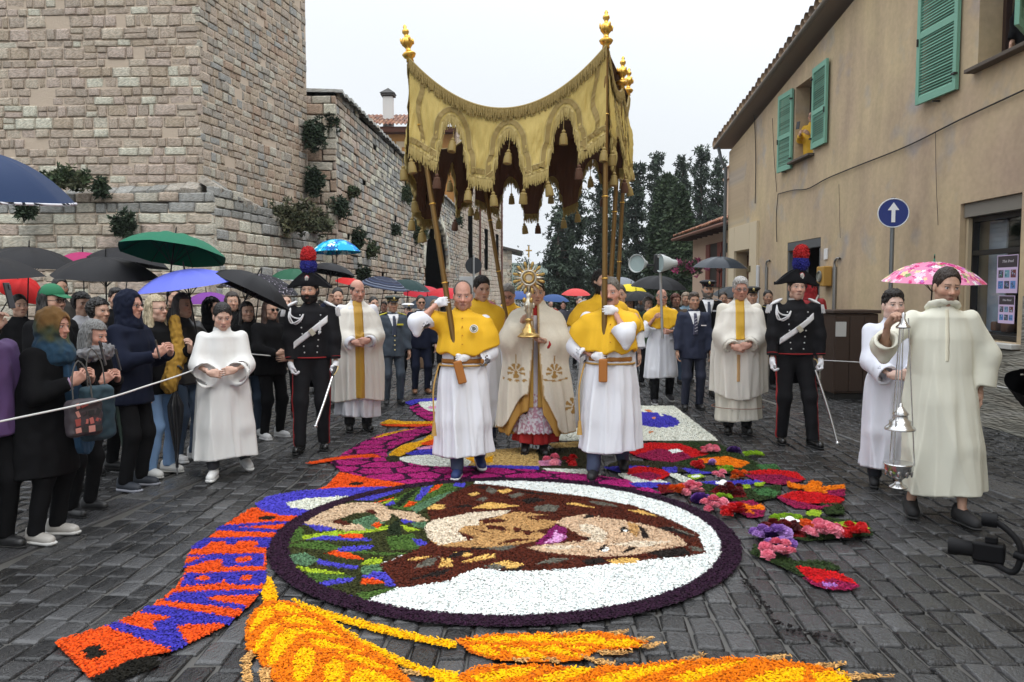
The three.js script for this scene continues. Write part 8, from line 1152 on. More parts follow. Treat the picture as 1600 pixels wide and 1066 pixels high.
// ---------------------------------------------------------------- onlookers and the rest of the procession
const black = M([0.009, 0.009, 0.01], 0.95, { specularIntensity: 0.15 }), navy = M([0.009, 0.012, 0.026], 0.9, { specularIntensity: 0.25 });
const jeans = (v = 1) => M([0.09 * v, 0.15 * v, 0.25 * v], 0.9);
const POSE = {
  down: {}, phone: { A: { w: [-0.1, 1.2, 0.33], dir: [0.5, 0.55, 0.5], palm: [0.6, 0, -0.8], hand: 'hold', el: [-0.5, -1, -0.2] }, B: { w: [0.1, 1.2, 0.33], dir: [-0.5, 0.55, 0.5], palm: [-0.6, 0, -0.8], hand: 'hold', el: [0.5, -1, -0.2] } },
  hand: { B: { w: [0.08, 1.22, 0.34], dir: [-0.3, 0.8, 0.4], palm: [-0.6, 0, -0.8], hand: 'hold', el: [0.5, -1, -0.2] } }, raise: { A: { w: [-0.12, 1.55, 0.3], dir: [0.1, 1, 0.2], palm: [0, -0.2, 1], hand: 'hold', el: [-0.8, -0.6, 0.2] } },
  umb: { A: { w: [-0.13, 1.22, 0.25], dir: [0.5, 0.2, 0.8], palm: [0.85, 0, -0.4], hand: 'grip', el: [-0.6, -1, -0.2] } }, fold: { A: { w: [-0.06, 1.08, 0.24], dir: [0.95, 0.1, 0.2], palm: [0, 0, -1], hand: 'relaxed', el: [-0.6, -1, 0] }, B: { w: [0.06, 1.02, 0.25], dir: [-0.95, 0, 0.2], palm: [0, 0, -1], hand: 'relaxed', el: [0.6, -1, 0] } },
};
let pn = 0;
// u, v: pixel of the crown of the head; z: distance
function onlooker(label, u, v, z, turn, o) {
  const n = ++pn, p = D(u, v, z), H = o.H || clamp((p.y - 0.012) / Math.cos((o.lean || 0) * 0.8), 1.3, 1.95), q = o.q ?? Math.max(1.1, z / 6.2), cell = 0.0125 * Math.min(2.1, q), s = H / 1.75;
  const pose = {}; for (const [k, a] of Object.entries(POSE[o.pose || 'down'])) pose[k] = { ...a, w: a.w.map((x) => x * s) };
  return person(label, V(p.x, 0, p.z), turn, { H, q, ...pose, ...o, y: o.inside ? p.y - H : 0, dress: (k, g) => {
    if (o.gown) return o.gown(k, g);
    trousers(k, g, o.legs || black, { seed: n, cell: cell * 1.15, w: o.legW || 0.95, drop: o.drop });
    const j = jacket(k, g, o.top || black, { seed: n * 3, cell, hem: o.hem ?? 0.8, fat: o.fat ?? 1.08, flare: o.hem < 0.7 ? 1.15 : 1.02, r0: 0.07, r1: 0.066, r2: 0.054, name: o.topName || 'jacket', wrinkle: 0.008 });
    if (o.more) o.more(k, g, j);
  } }, o.group);
}
const suit = (tie, shirt = [0.7, 0.71, 0.74]) => (k, g, j) => { const s = k.s, t = j.torso; band(k, g, 'shirt', t, (x, y, z) => Math.max(Math.abs(x) - Math.max(0, (y - 1.16 * s) * 0.3), 0.03 - z, y - 1.47 * s), M(shirt, 0.8), 0.011, 1.12 * s, 1.5 * s, 0.008); band(k, g, 'tie', t, (x, y, z) => Math.max(Math.abs(x) - 0.022 - (1.42 * s - y) * 0.05, 0.03 - z, 1.12 * s - y, y - 1.44 * s), M(tie, 0.6), 0.009, 1.1 * s, 1.48 * s, 0.013); collar(k, g, M(shirt, 0.8), 0.064, 0.02); };
const uniform = (c) => (k, g, j) => { suit([0.03, 0.04, 0.07])(k, g, j); const s = k.s; for (let i = 0; i < 4; i++) mk('button', new THREE.SphereGeometry(0.011, 6, 5).translate(0, (1.12 - i * 0.075) * s, 0.145 * s + 0.012), M([0.7, 0.6, 0.3], 0.4, { metalness: 0.6 }), g); mk('ribbon_bar', rbox(0.09, 0.025, 0.01, 0.003, 0.09 * s, 1.3 * s, 0.158 * s), M(c, 0.7), g); for (const a of k.arms) mk('shoulder_board', rbox(0.12, 0.014, 0.06, 0.005, 0, 0, 0).rotateZ(-a.sg * 0.3).translate(a.S.x - a.sg * 0.02, a.S.y + 0.075 * s, a.S.z), M(c, 0.7), g); };
const white = { kind: 'sneaker', c: [0.62, 0.62, 0.62], r: 0.6, sole: [0.66, 0.66, 0.66] }, dark = { c: [0.012, 0.012, 0.013], r: 0.5 };
const scarfRing = (mat, R = 0.1, dy = 0.0, r = 0.042) => (k, g) => mk('scarf', sdfMesh((x, y, z) => Math.hypot(Math.hypot(x, z) - R, (y - z * 0.3) * 0.8) - r + 0.012 * n3(x * 22, y * 22, z * 22), [-0.2, -0.12, -0.2], [0.2, 0.12, 0.2], 0.011).translate(k.neck.x, k.neck.y - 0.03 + dy, k.neck.z + 0.02), mat, g);
function phone(label, p, turn, tilt = -0.2) { const t = thing('mobile_phone', label, 'phone', p, turn); const b = mk('case', rbox(0.075, 0.155, 0.009, 0.004), M([0.015, 0.015, 0.018], 0.3), t); b.rotation.x = tilt; mk('camera_bump', rbox(0.025, 0.03, 0.004, 0.001, 0.02, 0.05, 0.006), M([0.03, 0.03, 0.035], 0.2), b); return t; }
const R = 1.5708;
// left row
onlooker('woman wrapped in a brown and teal headscarf and long black coat, nearest on the left', 60, 480, 5.15, 1.45, { q: 1.0, lean: 0.16, pose: 'phone', legs: black, hem: 0.5, fat: 1.28, H: 1.52, face: { skin: 'ruddy', hair: '#1a1512', style: 'short' }, shoe: { kind: 'sneaker', c: [0.42, 0.4, 0.37], r: 0.35, sole: [0.6, 0.6, 0.58] }, more: (k, g) => {
  const c = (x, y, z) => { const t = sstep(0.06, -0.14, y + 0.3 * z + 0.05 * n3(x * 9, y * 9, z * 9)); const a = [0.19, 0.1, 0.03], b = [0.012, 0.045, 0.085], m = [0.06, 0.07, 0.03]; const w = n3(x * 60, y * 60, z * 60) * 0.12 + 1; return [0, 1, 2].map((i) => (t < 0.5 ? lerp(a[i], m[i], t * 2) : lerp(m[i], b[i], t * 2 - 1)) * w); };
  mk('headscarf', sdfMesh((x, y, z) => Math.max(su(0.06, ell(V(0, 0.02, -0.022), 0.106, 0.124, 0.125), cap(V(0, -0.08, -0.03), V(0, -0.21, -0.01), 0.1, 0.15), ball(V(0, -0.2, 0.07), 0.075))(x, y, z) + 0.008 * n3(x * 16, y * 12, z * 16), -ell(V(0, -0.01, 0.13), 0.066, 0.09, 0.1)(x, y, z), -0.29 - y), [-0.2, -0.3, -0.2], [0.2, 0.17, 0.2], 0.008, { color: c }).applyMatrix4(k.headM), VC(0.95), g);
  mk('scarf_end', sdfMesh((x, y, z) => Math.max(cap(V(0.03, 1.32, 0.2), V(0.1, 0.72, 0.26), 0.06, 0.09)(x, y, z), Math.abs(z - 0.2 - (1.3 - y) * 0.1) - 0.03) + 0.006 * n3(x * 25, y * 6, z * 20), [-0.1, 0.62, 0.05], [0.25, 1.42, 0.4], 0.011).applyMatrix4(new THREE.Matrix4().makeScale(k.s, k.s, k.s)), M([0.014, 0.05, 0.1], 0.95), g);
  for (let i = 0; i < 3; i++) { const a = k.arms[0], q = a.W.clone().lerp(a.E, 0.08 + i * 0.07); mk('bracelet', new THREE.TorusGeometry(0.036, 0.007, 6, 18).applyQuaternion(new THREE.Quaternion().setFromUnitVectors(V(0, 0, 1), a.W.clone().sub(a.E).normalize())).translate(q.x, q.y, q.z), M(pick([[0.5, 0.5, 0.52], [0.3, 0.2, 0.3], [0.6, 0.58, 0.55]]), 0.4), g); }
} });
onlooker('person in a purple jacket cut off by the left edge, hand raised with a phone', -32, 462, 4.9, 1.2, { q: 1.1, pose: 'raise', top: M([0.13, 0.07, 0.2], 0.8), face: { skin: 'fair', hair: '#2a1d15', style: 'bob' } });
onlooker('person in a green baseball cap and glasses behind the scarf woman', 78, 443, 6.35, 1.3, { hat: { kind: 'cap', c: [0.01, 0.14, 0.06] }, face: { skin: 'mid', hair: '#1b1512', style: 'long', len: 0.14, glasses: 'clear' } });
onlooker('grey-haired woman bending forward with a phone beside the scarf woman', 116, 500, 5.75, 1.4, { q: 1.0, lean: 0.28, pose: 'phone', H: 1.43, face: { skin: 'ruddy', hair: '#777776', style: 'bob', old: 1 }, more: scarfRing(M([0.2, 0.2, 0.21], 0.95)) });
onlooker('woman with dark curly tied hair behind the grey-haired woman', 152, 464, 7.1, 1.2, { face: { skin: 'mid', hair: '#14100d', style: 'curly' }, top: M([0.03, 0.028, 0.03], 0.9) });
onlooker('dark-haired person in a white shirt at the back under the black umbrella', 126, 455, 8.1, 0.9, { face: { skin: 'mid', hair: '#120e0c', style: 'curly' }, top: M([0.6, 0.6, 0.63], 0.85) });
onlooker('man in glasses and a navy hooded jacket holding his phone, left row', 199, 452, 6.5, 1.4, { q: 1.0, pose: 'phone', top: navy, hat: { kind: 'hood', mat: navy }, fat: 1.18, hem: 0.76, face: { skin: 'ruddy', hair: '#55504c', style: 'short', glasses: 'clear', old: 1, nose: 1.2 }, shoe: { kind: 'sneaker', c: [0.02, 0.025, 0.035], r: 0.6, sole: [0.25, 0.26, 0.3] } });
onlooker('blonde woman in glasses with a mustard scarf and light jeans, left row', 242, 459, 7.0, 1.2, { q: 1.0, pose: 'hand', legs: jeans(2.2), face: { skin: 'fair', hair: '#b3a588', style: 'long', len: 0.22, glasses: 'clear' }, shoe: { c: [0.62, 0.62, 0.6], r: 0.6, sole: [0.5, 0.5, 0.48] }, more: (k, g) => { const m = M([0.34, 0.19, 0.025], 0.95); mk('shawl', sdfMesh((x, y, z) => Math.max(su(0.05, cap(V(0.12, 1.36, 0.1), V(0.07, 1.05, 0.17), 0.05, 0.06), cap(V(0.07, 1.05, 0.17), V(-0.05, 0.8, 0.18), 0.07, 0.07))(x, y, z)) + 0.01 * n3(x * 22, y * 14, z * 22), [-0.25, 0.6, 0], [0.25, 1.5, 0.36], 0.0115), m, g); } });
onlooker('woman with shoulder-length grey hair in a black leather jacket and jeans', 284, 456, 7.6, 1.1, { pose: 'hand', legs: jeans(0.5), top: M([0.014, 0.014, 0.016], 0.4), face: { skin: 'mid', hair: '#5a5655', style: 'long', len: 0.2 }, shoe: white });
onlooker('woman in a black hood and black clothes under the violet umbrella', 330, 463, 8.2, 1.0, { hat: { kind: 'hood', mat: black }, face: { skin: 'mid', hair: '#0f0c0b', style: 'long' } });
onlooker('woman with long brown hair and sunglasses beside the left guard', 421, 466, 8.75, 0.9, { pose: 'fold', face: { skin: 'mid', hair: '#3a2114', style: 'long', len: 0.2, glasses: 'dark' }, shoe: white });
onlooker('person all in black between the hooded woman and the left guard', 385, 470, 8.9, 0.6, { face: { skin: 'mid', hair: '#15100d', style: 'long' }, shoe: white, legs: jeans(0.35) });
onlooker('dark bearded man standing against the tower wall at the back', 92, 431, 9.6, 0.8, { face: { skin: 'tan', hair: '#15100d', style: 'short', beard: 'short' }, top: M([0.05, 0.045, 0.04], 0.9) });
onlooker('man in dark clothes at the back left under the first black umbrella', 28, 458, 8.2, 0.9, { face: { skin: 'mid', hair: '#1b1512', style: 'short' } });
onlooker('dark-haired person at the back under the green umbrella', 270, 447, 9.4, 0.7, { pose: 'umb', face: { skin: 'mid', hair: '#1b1512', style: 'short' } });
onlooker('dark-haired man at the back by the violet umbrella handle', 180, 448, 9.0, 0.7, { face: { skin: 'mid', hair: '#120e0c', style: 'top' } });
onlooker('dark-clad onlooker behind the black tilted umbrella', 362, 455, 10, 0.5, { pose: 'umb', face: { skin: 'mid', hair: '#2a1d15', style: 'bob' } });
onlooker('onlooker in black near the left guard shoulder at the back', 445, 456, 10.2, 0.5, { face: { skin: 'fair', hair: '#4a3a2c', style: 'short' } });
onlooker('person in navy holding up a phone behind the left guard', 527, 448, 11.2, 0.3, { pose: 'raise', top: navy, face: { skin: 'mid', hair: '#1b1512', style: 'short' } });
// left of the procession, farther back
onlooker('dark-haired man in black behind the priest on the left', 583, 462, 12.2, 0.5, { face: { skin: 'mid', hair: '#15100d', style: 'short' } });
onlooker('officer in blue-grey uniform and peaked cap walking behind the left priest', 613, 462, 11.4, 0.35, { q: 1.3, top: M([0.04, 0.055, 0.075], 0.85), legs: M([0.04, 0.055, 0.075], 0.85), hem: 0.78, hat: { kind: 'peaked', c: [0.035, 0.045, 0.04], band: [0.3, 0.22, 0.06] }, face: { skin: 'tan', hair: '#1b1512', style: 'short' }, more: uniform([0.5, 0.45, 0.03]) });
onlooker('policewoman in a white-topped cap behind the blue-grey officer', 637, 474, 13, 0.3, { hat: { kind: 'peaked', c: [0.7, 0.7, 0.72], band: [0.02, 0.02, 0.03] }, face: { skin: 'fair', hair: '#2a1d15', style: 'bun' }, more: uniform([0.4, 0.4, 0.42]) });
onlooker('man in a dark suit, sunglasses and brown shoes behind the policewoman', 657, 460, 12.6, 0.3, { top: navy, legs: navy, shoe: { c: [0.16, 0.07, 0.03] }, face: { skin: 'tan', hair: '#1b1512', style: 'short', glasses: 'dark' }, more: suit([0.02, 0.02, 0.03]) });
onlooker('woman with light hair and glasses carrying a brown handbag, left of the bearers', 679, 468, 13.8, 0.2, { legs: black, top: M([0.4, 0.38, 0.36], 0.9), shoe: white, face: { skin: 'fair', hair: '#7a6248', style: 'bob', glasses: 'clear' } });
// right of the procession
onlooker('bald man in yellow cape and white robe carrying the loudspeaker pole', 1034, 450, 11.5, -0.05, { q: 1.25, A: { grip: V(-0.03, 1.28, 0.24), dir: [0.5, 0.2, 0.8], palm: [0.85, 0, -0.4], hand: 'grip', el: [-0.6, -1, -0.2] }, B: { grip: V(0.0, 1.05, 0.26), dir: [-0.6, 0.1, 0.7], palm: [-0.8, 0, -0.5], hand: 'grip', el: [0.6, -1, -0.2] }, feet: [[-0.1, 0.1, 0, 0], [0.14, -0.1, 0.2, 0.4]], face: { skin: 'ruddy', hair: '#8a867f', style: 'bald', glasses: 'clear', old: 1 }, shoe: { kind: 'sneaker', c: [0.02, 0.02, 0.025], r: 0.6, sole: [0.5, 0.5, 0.5] }, gown: bearerDress(57, { cell: 0.015, hem: 0.4, trousers: black, buttons: false, belt: false, R: 0.4 }) });
onlooker('man in navy suit and striped tie walking left of the elderly priest', 1084, 455, 10.9, 0.02, { q: 1.15, top: M([0.012, 0.018, 0.045], 0.8), legs: M([0.012, 0.016, 0.036], 0.8), hem: 0.76, face: { skin: 'tan', hair: '#4a3f36', style: 'top', old: 0.7 }, more: (k, g, j) => { suit([0.05, 0.05, 0.09])(k, g, j); mk('pocket_square', rbox(0.07, 0.014, 0.008, 0.002, 0.105, 1.26 * k.s, 0.165 * k.s), M([0.75, 0.7, 0.72], 0.7), g); for (let i = 0; i < 5; i++) mk('tie_stripe', rbox(0.045, 0.008, 0.006, 0.002, 0, 0, 0).rotateZ(0.5).translate(0, (1.36 - i * 0.045) * k.s, 0.17 * k.s + i * 0.004), M([0.45, 0.45, 0.5], 0.6), g); } });
onlooker('grey-bearded officer in black peaked cap behind the suited man', 1106, 438, 12.3, -0.05, { hat: { kind: 'peaked', c: [0.012, 0.012, 0.016], band: [0.4, 0.02, 0.03] }, face: { skin: 'mid', hair: '#5a5550', style: 'short', beard: 'full', beardC: '#66615c' }, more: uniform([0.4, 0.4, 0.42]) });
onlooker('officer in gold-badged black cap half hidden behind the elderly priest', 1175, 448, 11.6, -0.1, { hat: { kind: 'peaked', c: [0.015, 0.014, 0.014], band: [0.12, 0.1, 0.03] }, face: { skin: 'mid', hair: '#2a2420', style: 'short' }, more: uniform([0.35, 0.3, 0.1]) });
onlooker('person in a red hooded jacket with backpack straps in the dark doorway', 1267, 437, 13.6, 2.6, { top: M([0.3, 0.01, 0.014], 0.7), hat: { kind: 'hood', c: [0.3, 0.01, 0.014] }, legs: M([0.04, 0.04, 0.045], 0.9), face: { skin: 'mid', hair: '#1b1512' }, more: (k, g) => { for (const sg of [-1, 1]) mk('strap', tube([V(sg * 0.12, 1.5 * k.s, 0.02), V(sg * 0.12, 1.4 * k.s, -0.15), V(sg * 0.13, 1.1 * k.s, -0.18)], 0.016, 12, 6), M([0.5, 0.48, 0.44], 0.8), g); } });
onlooker('onlooker in dark clothes under the pink flowered umbrella', 1482, 448, 7.9, -0.4, { pose: 'umb', face: { skin: 'mid', hair: '#4a2c1c', style: 'long' }, top: M([0.05, 0.045, 0.045], 0.9) });
const far = [['bald man among the crowd left of the speaker bearer', 1003, 456, 15.5, [0.05, 0.05, 0.055], 'bald', '#777'], ['woman with frizzy grey hair in a green jacket by the speaker bearer', 1012, 463, 13.6, [0.03, 0.06, 0.03], 'curly', '#6a625c'], ['woman with reddish curls right of the speaker bearer', 1056, 458, 13.9, [0.14, 0.1, 0.07], 'curly', '#5a2a18'], ['onlooker in a pale blue hooded top behind the suited man', 1072, 456, 14.2, [0.2, 0.3, 0.38], 'bob', '#8a7a68'], ['dark-haired woman far back by the yellow umbrella', 985, 464, 15, [0.05, 0.04, 0.045], 'long', '#241812'], ['man in glasses far back between priest and right bearers', 905, 462, 17, [0.04, 0.04, 0.045], 'short', '#4a4642'], ['far onlooker under the blue umbrella', 880, 470, 20, [0.06, 0.06, 0.08], 'short', '#2a2018'], ['red-jacketed onlooker under the black labelled umbrella', 1130, 455, 14.5, [0.3, 0.02, 0.02], 'short', '#2a2018'], ['dark onlooker at the back right near the pink flowers', 1140, 462, 16.5, [0.04, 0.04, 0.05], 'bob', '#3a2418'],
  ['far onlooker in red behind the suited man with sunglasses', 668, 475, 17, [0.25, 0.03, 0.03], 'short', '#241812'], ['far onlooker in black beneath the red umbrellas', 700, 470, 19, [0.03, 0.03, 0.035], 'long', '#3a2a1c'], ['far onlooker in grey behind the raised glove of the left bearer', 714, 468, 21, [0.16, 0.16, 0.17], 'short', '#15100d'], ['far onlooker with fair hair left of the rear bearer', 770, 468, 22, [0.2, 0.18, 0.15], 'bob', '#8a6f4a'], ['far onlooker in navy beside the dark round sign', 733, 466, 24, [0.04, 0.05, 0.1], 'short', '#241812'], ['far onlooker in dark coat under the striped umbrella', 600, 470, 15.5, [0.03, 0.03, 0.04], 'short', '#2a2018'], ['far onlooker with brown hair behind the balding priest', 545, 472, 14, [0.04, 0.035, 0.035], 'bob', '#3a2418'], ['dark onlooker behind the left guard elbow', 500, 468, 12.6, [0.03, 0.03, 0.035], 'short', '#1b1512'], ['far onlooker in beige between priest and left bearer at the back', 860, 468, 23, [0.3, 0.25, 0.18], 'short', '#3a3028'], ['far onlooker in white under the dark umbrellas at the back right', 960, 462, 19, [0.5, 0.5, 0.5], 'short', '#2a2018'], ['onlooker in black just behind the elderly priest shoulder', 1200, 452, 13.2, [0.02, 0.02, 0.022], 'short', '#1b1512']];
far.forEach(([l, u, v, z, c, st, hc], i) => onlooker(l, u, v, z, [-0.4, 0.3, 0.1, -0.1][i % 4], { q: 1.9, pose: i % 3 ? 'down' : 'umb', top: M(c, 0.9), legs: i % 2 ? black : jeans(0.6), face: { skin: ['mid', 'fair', 'ruddy', 'tan'][i % 4], hair: hc, style: st } }));
// people at the windows
const wy = onlooker('woman in a yellow top leaning at the shuttered window with a phone', 1257, 168, 16.0, -0.9, { H: 1.62, q: 1.6, inside: 1, pose: 'phone', top: M([0.62, 0.36, 0.02], 0.8), legs: black, face: { skin: 'mid', hair: '#2a1d15', style: 'short', glasses: 'clear' } }); wy.position.x = HX + 0.28; wy.position.z = -16.25;
{ const p = onlooker('person in black filming from the upper right window, mostly behind the shutter', 1563, -48, 9.6, -0.9, { H: 1.7, q: 1.6, inside: 1, pose: 'hand', face: { skin: 'mid', hair: '#2a1d15', style: 'short' } }); p.position.x = HX + 0.28; p.position.z = -9.35; }
// photographer crouching at the right edge
const ph = onlooker('photographer in black crouching at the right edge, only dark hair and brow in view', 1602, 602, 3.9, -1.15, { q: 1.0, H: 1.66, lean: 1.0, drop: 0.1, head: { pitch: -0.2, yaw: -0.2 }, A: { w: [-0.12, 0.72, 0.12], dir: [0.3, -0.4, 0.9], palm: [1, 0, 0], hand: 'grip', el: [0, -0.2, -1] }, B: { w: [0.1, 0.7, 0.12], dir: [-0.3, -0.4, 0.9], palm: [-1, 0, 0], hand: 'grip', el: [0, -0.2, -1] }, feet: [[-0.12, 0.15, 0, 0], [0.14, -0.25, 0, 0]], face: { skin: 'mid', hair: '#0c0a09', style: 'short', thick: 0.012 } }); ph.position.x += 0.48;
{
  const p = D(1545, 862, 3.55), t = thing('camera_rig', 'black video camera on a handheld gimbal at the lower right edge', 'camera', p, -0.6), b = M([0.006, 0.006, 0.007], 0.5, { specularIntensity: 0.3 }), b2 = M([0.009, 0.009, 0.01], 0.6, { specularIntensity: 0.3 });
  mk('camera_body', rbox(0.13, 0.09, 0.07, 0.015), b, t); mk('lens', merge([lathe([[0, 0], [0.034, 0], [0.036, 0.06], [0.04, 0.065], [0.04, 0.1], [0.03, 0.1], [0.028, 0.08], [0, 0.08]], 18).rotateZ(Math.PI / 2).translate(-0.06, 0, 0.0)]), b2, t); mk('viewfinder', rbox(0.05, 0.03, 0.05, 0.006, 0.01, 0.058, 0), b, t);
  mk('gimbal_arm', tube([V(0.03, -0.05, 0.02), V(0.1, -0.06, 0.05), V(0.12, 0.06, 0.05), V(0.04, 0.14, 0.03), V(-0.01, 0.15, 0.02)], 0.014, 24, 8), b2, t); mk('motor', cyl(V(-0.03, 0.15, 0.02), V(0.03, 0.15, 0.02), 0.032, 0.032, 14), b, t); mk('handle', cyl(V(0.1, 0.02, 0.05), V(0.3, -0.02, 0.1), 0.018, 0.022, 10), b, t); mk('monitor', rbox(0.09, 0.06, 0.015, 0.005, 0.19, 0.04, 0.1), M([0.05, 0.055, 0.06], 0.2), t); mk('base_plate', rbox(0.12, 0.014, 0.06, 0.004, 0, -0.052, 0), b2, t);
}
// ---- phones, bags, speaker pole, cabinet, ropes
phone('black phone held up by the woman in the headscarf', D(160, 552, 4.9), 1.95); phone('phone in the raised hand at the left edge', D(14, 462, 4.75), 1.7); phone('phone in the hands of the navy-hooded man', D(246, 546, 6.25), 1.9); phone('phone raised by the bending grey-haired woman', D(184, 562, 5.5), 1.95); phone('pale phone held upright by the leather-jacketed woman', D(277, 508, 7.25), 1.7); phone('phone held by the woman at the shuttered window', D(1247, 196, 15.65), -0.9);
{
  const bag = (label, p, turn, w, h, m, deco) => { const t = thing('handbag', label, 'bag', p, turn); mk('bag_body', sdfMesh((x, y, z) => { const a = Math.abs(x) - w / 2 + 0.03, b = Math.abs(y) - h / 2 + 0.03, c = Math.abs(z) - 0.02; return Math.hypot(Math.max(a, 0), Math.max(b, 0), Math.max(c, 0)) - 0.035 + 0.006 * n3(x * 12, y * 12, z * 9); }, [-w, -h, -0.1], [w, h, 0.1], 0.009), m, t); mk('strap', tube([V(-w * 0.3, h / 2, 0), V(-w * 0.24, h / 2 + 0.16, -0.02), V(0, h / 2 + 0.24, -0.04), V(w * 0.24, h / 2 + 0.16, -0.02), V(w * 0.3, h / 2, 0)], 0.005, 24, 5), M([0.07, 0.065, 0.06], 0.6), t); if (deco) { reseed(707); for (let i = 0; i < 14; i++) mk('print_patch', rbox(rr(0.02, 0.05), rr(0.015, 0.045), 0.004, 0.001).rotateZ(rr(-0.5, 0.5)).translate((i % 4 - 1.5) * 0.042, (Math.floor(i / 4) - 1.4) * 0.05, 0.057), M(pick([[0.42, 0.12, 0.1], [0.5, 0.22, 0.18], [0.02, 0.02, 0.02], [0.3, 0.06, 0.05]]), 0.7), t); } };
  bag('handbag with pink and black geometric print at the scarf woman hip', D(130, 652, 4.95), 1.0, 0.2, 0.22, M([0.04, 0.03, 0.035], 0.6), 1); bag('dark teal shopping bag beside the printed handbag', D(152, 645, 5.1), 1.1, 0.2, 0.34, M([0.015, 0.04, 0.055], 0.8)); bag('small brown handbag of the woman left of the bearers', D(657, 565, 13.4), 0.4, 0.24, 0.24, M([0.2, 0.13, 0.08], 0.6));
  const z = 11.25, c = D(1031, 412, z), s = thing('loudspeaker_pole', 'grey pole with two white horn loudspeakers held above the speaker bearer', 'loudspeaker', [c.x, 0, c.z], -0.1), w = M([0.5, 0.54, 0.54], 0.5), bk = M([0.015, 0.016, 0.018], 0.5);
  mk('pole', cyl(V(0.05, 0.95, 0), V(0, c.y + 0.05, 0), 0.02, 0.018, 10), M([0.5, 0.51, 0.52], 0.35, { metalness: 0.7 }), s); mk('amplifier_box', rbox(0.16, 0.26, 0.14, 0.02, 0, c.y, 0), bk, s); mk('label_plate', rbox(0.07, 0.04, 0.01, 0.002, 0, c.y + 0.1, 0.075), M([0.7, 0.7, 0.7], 0.5), s);
  const horn = lathe([[0, 0], [0.05, 0], [0.055, 0.06], [0.085, 0.11], [0.115, 0.2], [0.13, 0.25], [0.122, 0.25], [0.1, 0.19], [0.06, 0.16], [0, 0.15]], 24); for (const [x, ry] of [[-0.2, -0.55], [0.22, -1.2]]) { const h = mk('horn', horn, w, s); h.position.set(x, c.y, x > 0 ? 0.05 : -0.1); h.rotation.set(Math.PI / 2, 0, ry * -1, 'YXZ'); mk('grille', new THREE.CylinderGeometry(0.11, 0.11, 0.006, 24).translate(0, 0.225, 0), M([0.33, 0.42, 0.42], 0.6), h); } mk('bracket', rbox(0.46, 0.03, 0.03, 0.005, 0, c.y - 0.02, -0.06), bk, s);
  const b = thing('cabinet', 'dark brown board cabinet standing against the tan house wall', 'cabinet', [5.15, 0, -12.2]), br = M([0.05, 0.028, 0.018], 0.55, { bumpMap: TEX.grit, bumpScale: 0.004 }); mk('carcass', rbox(0.66, 1.2, 0.5, 0.015, 0, 0.68, 0), br, b); mk('top_board', rbox(0.72, 0.05, 0.56, 0.01, 0, 1.31, 0), br, b); mk('plinth', box(0.6, 0.08, 0.44, 0, 0.04, 0), M([0.02, 0.018, 0.016], 0.8), b); for (let i = 0; i < 3; i++) mk('board', rbox(0.2, 1.12, 0.02, 0.004, -0.21 + i * 0.21, 0.68, 0.262), br, b); mk('notice', rbox(0.16, 0.22, 0.006, 0.002, -0.24, 1.05, 0.276), M([0.55, 0.55, 0.53], 0.7), b);
  const rope = (label, pts) => { const t = thing('rope', label, 'rope'); mk('cord', tube(pts, 0.0065, 60, 5), M([0.62, 0.62, 0.6], 0.8), t); };
  rope('white rope stretched in front of the onlookers on the left', [D(-60, 672, 4.4), D(0, 659, 4.55), D(150, 627, 4.95), D(230, 603, 5.7), D(290, 583, 6.6), D(345, 560, 7.6)]); rope('white rope behind the girl running to the left guard', [D(380, 552, 8.1), D(398, 554, 8.3), D(445, 558, 8.75)]); rope('white rope across the doorway behind the right guard', [D(1281, 563, 12.2), D(1352, 567, 11.3), D(1440, 578, 10.2), D(1522, 597, 8.9), D(1640, 618, 7.9)]);
}
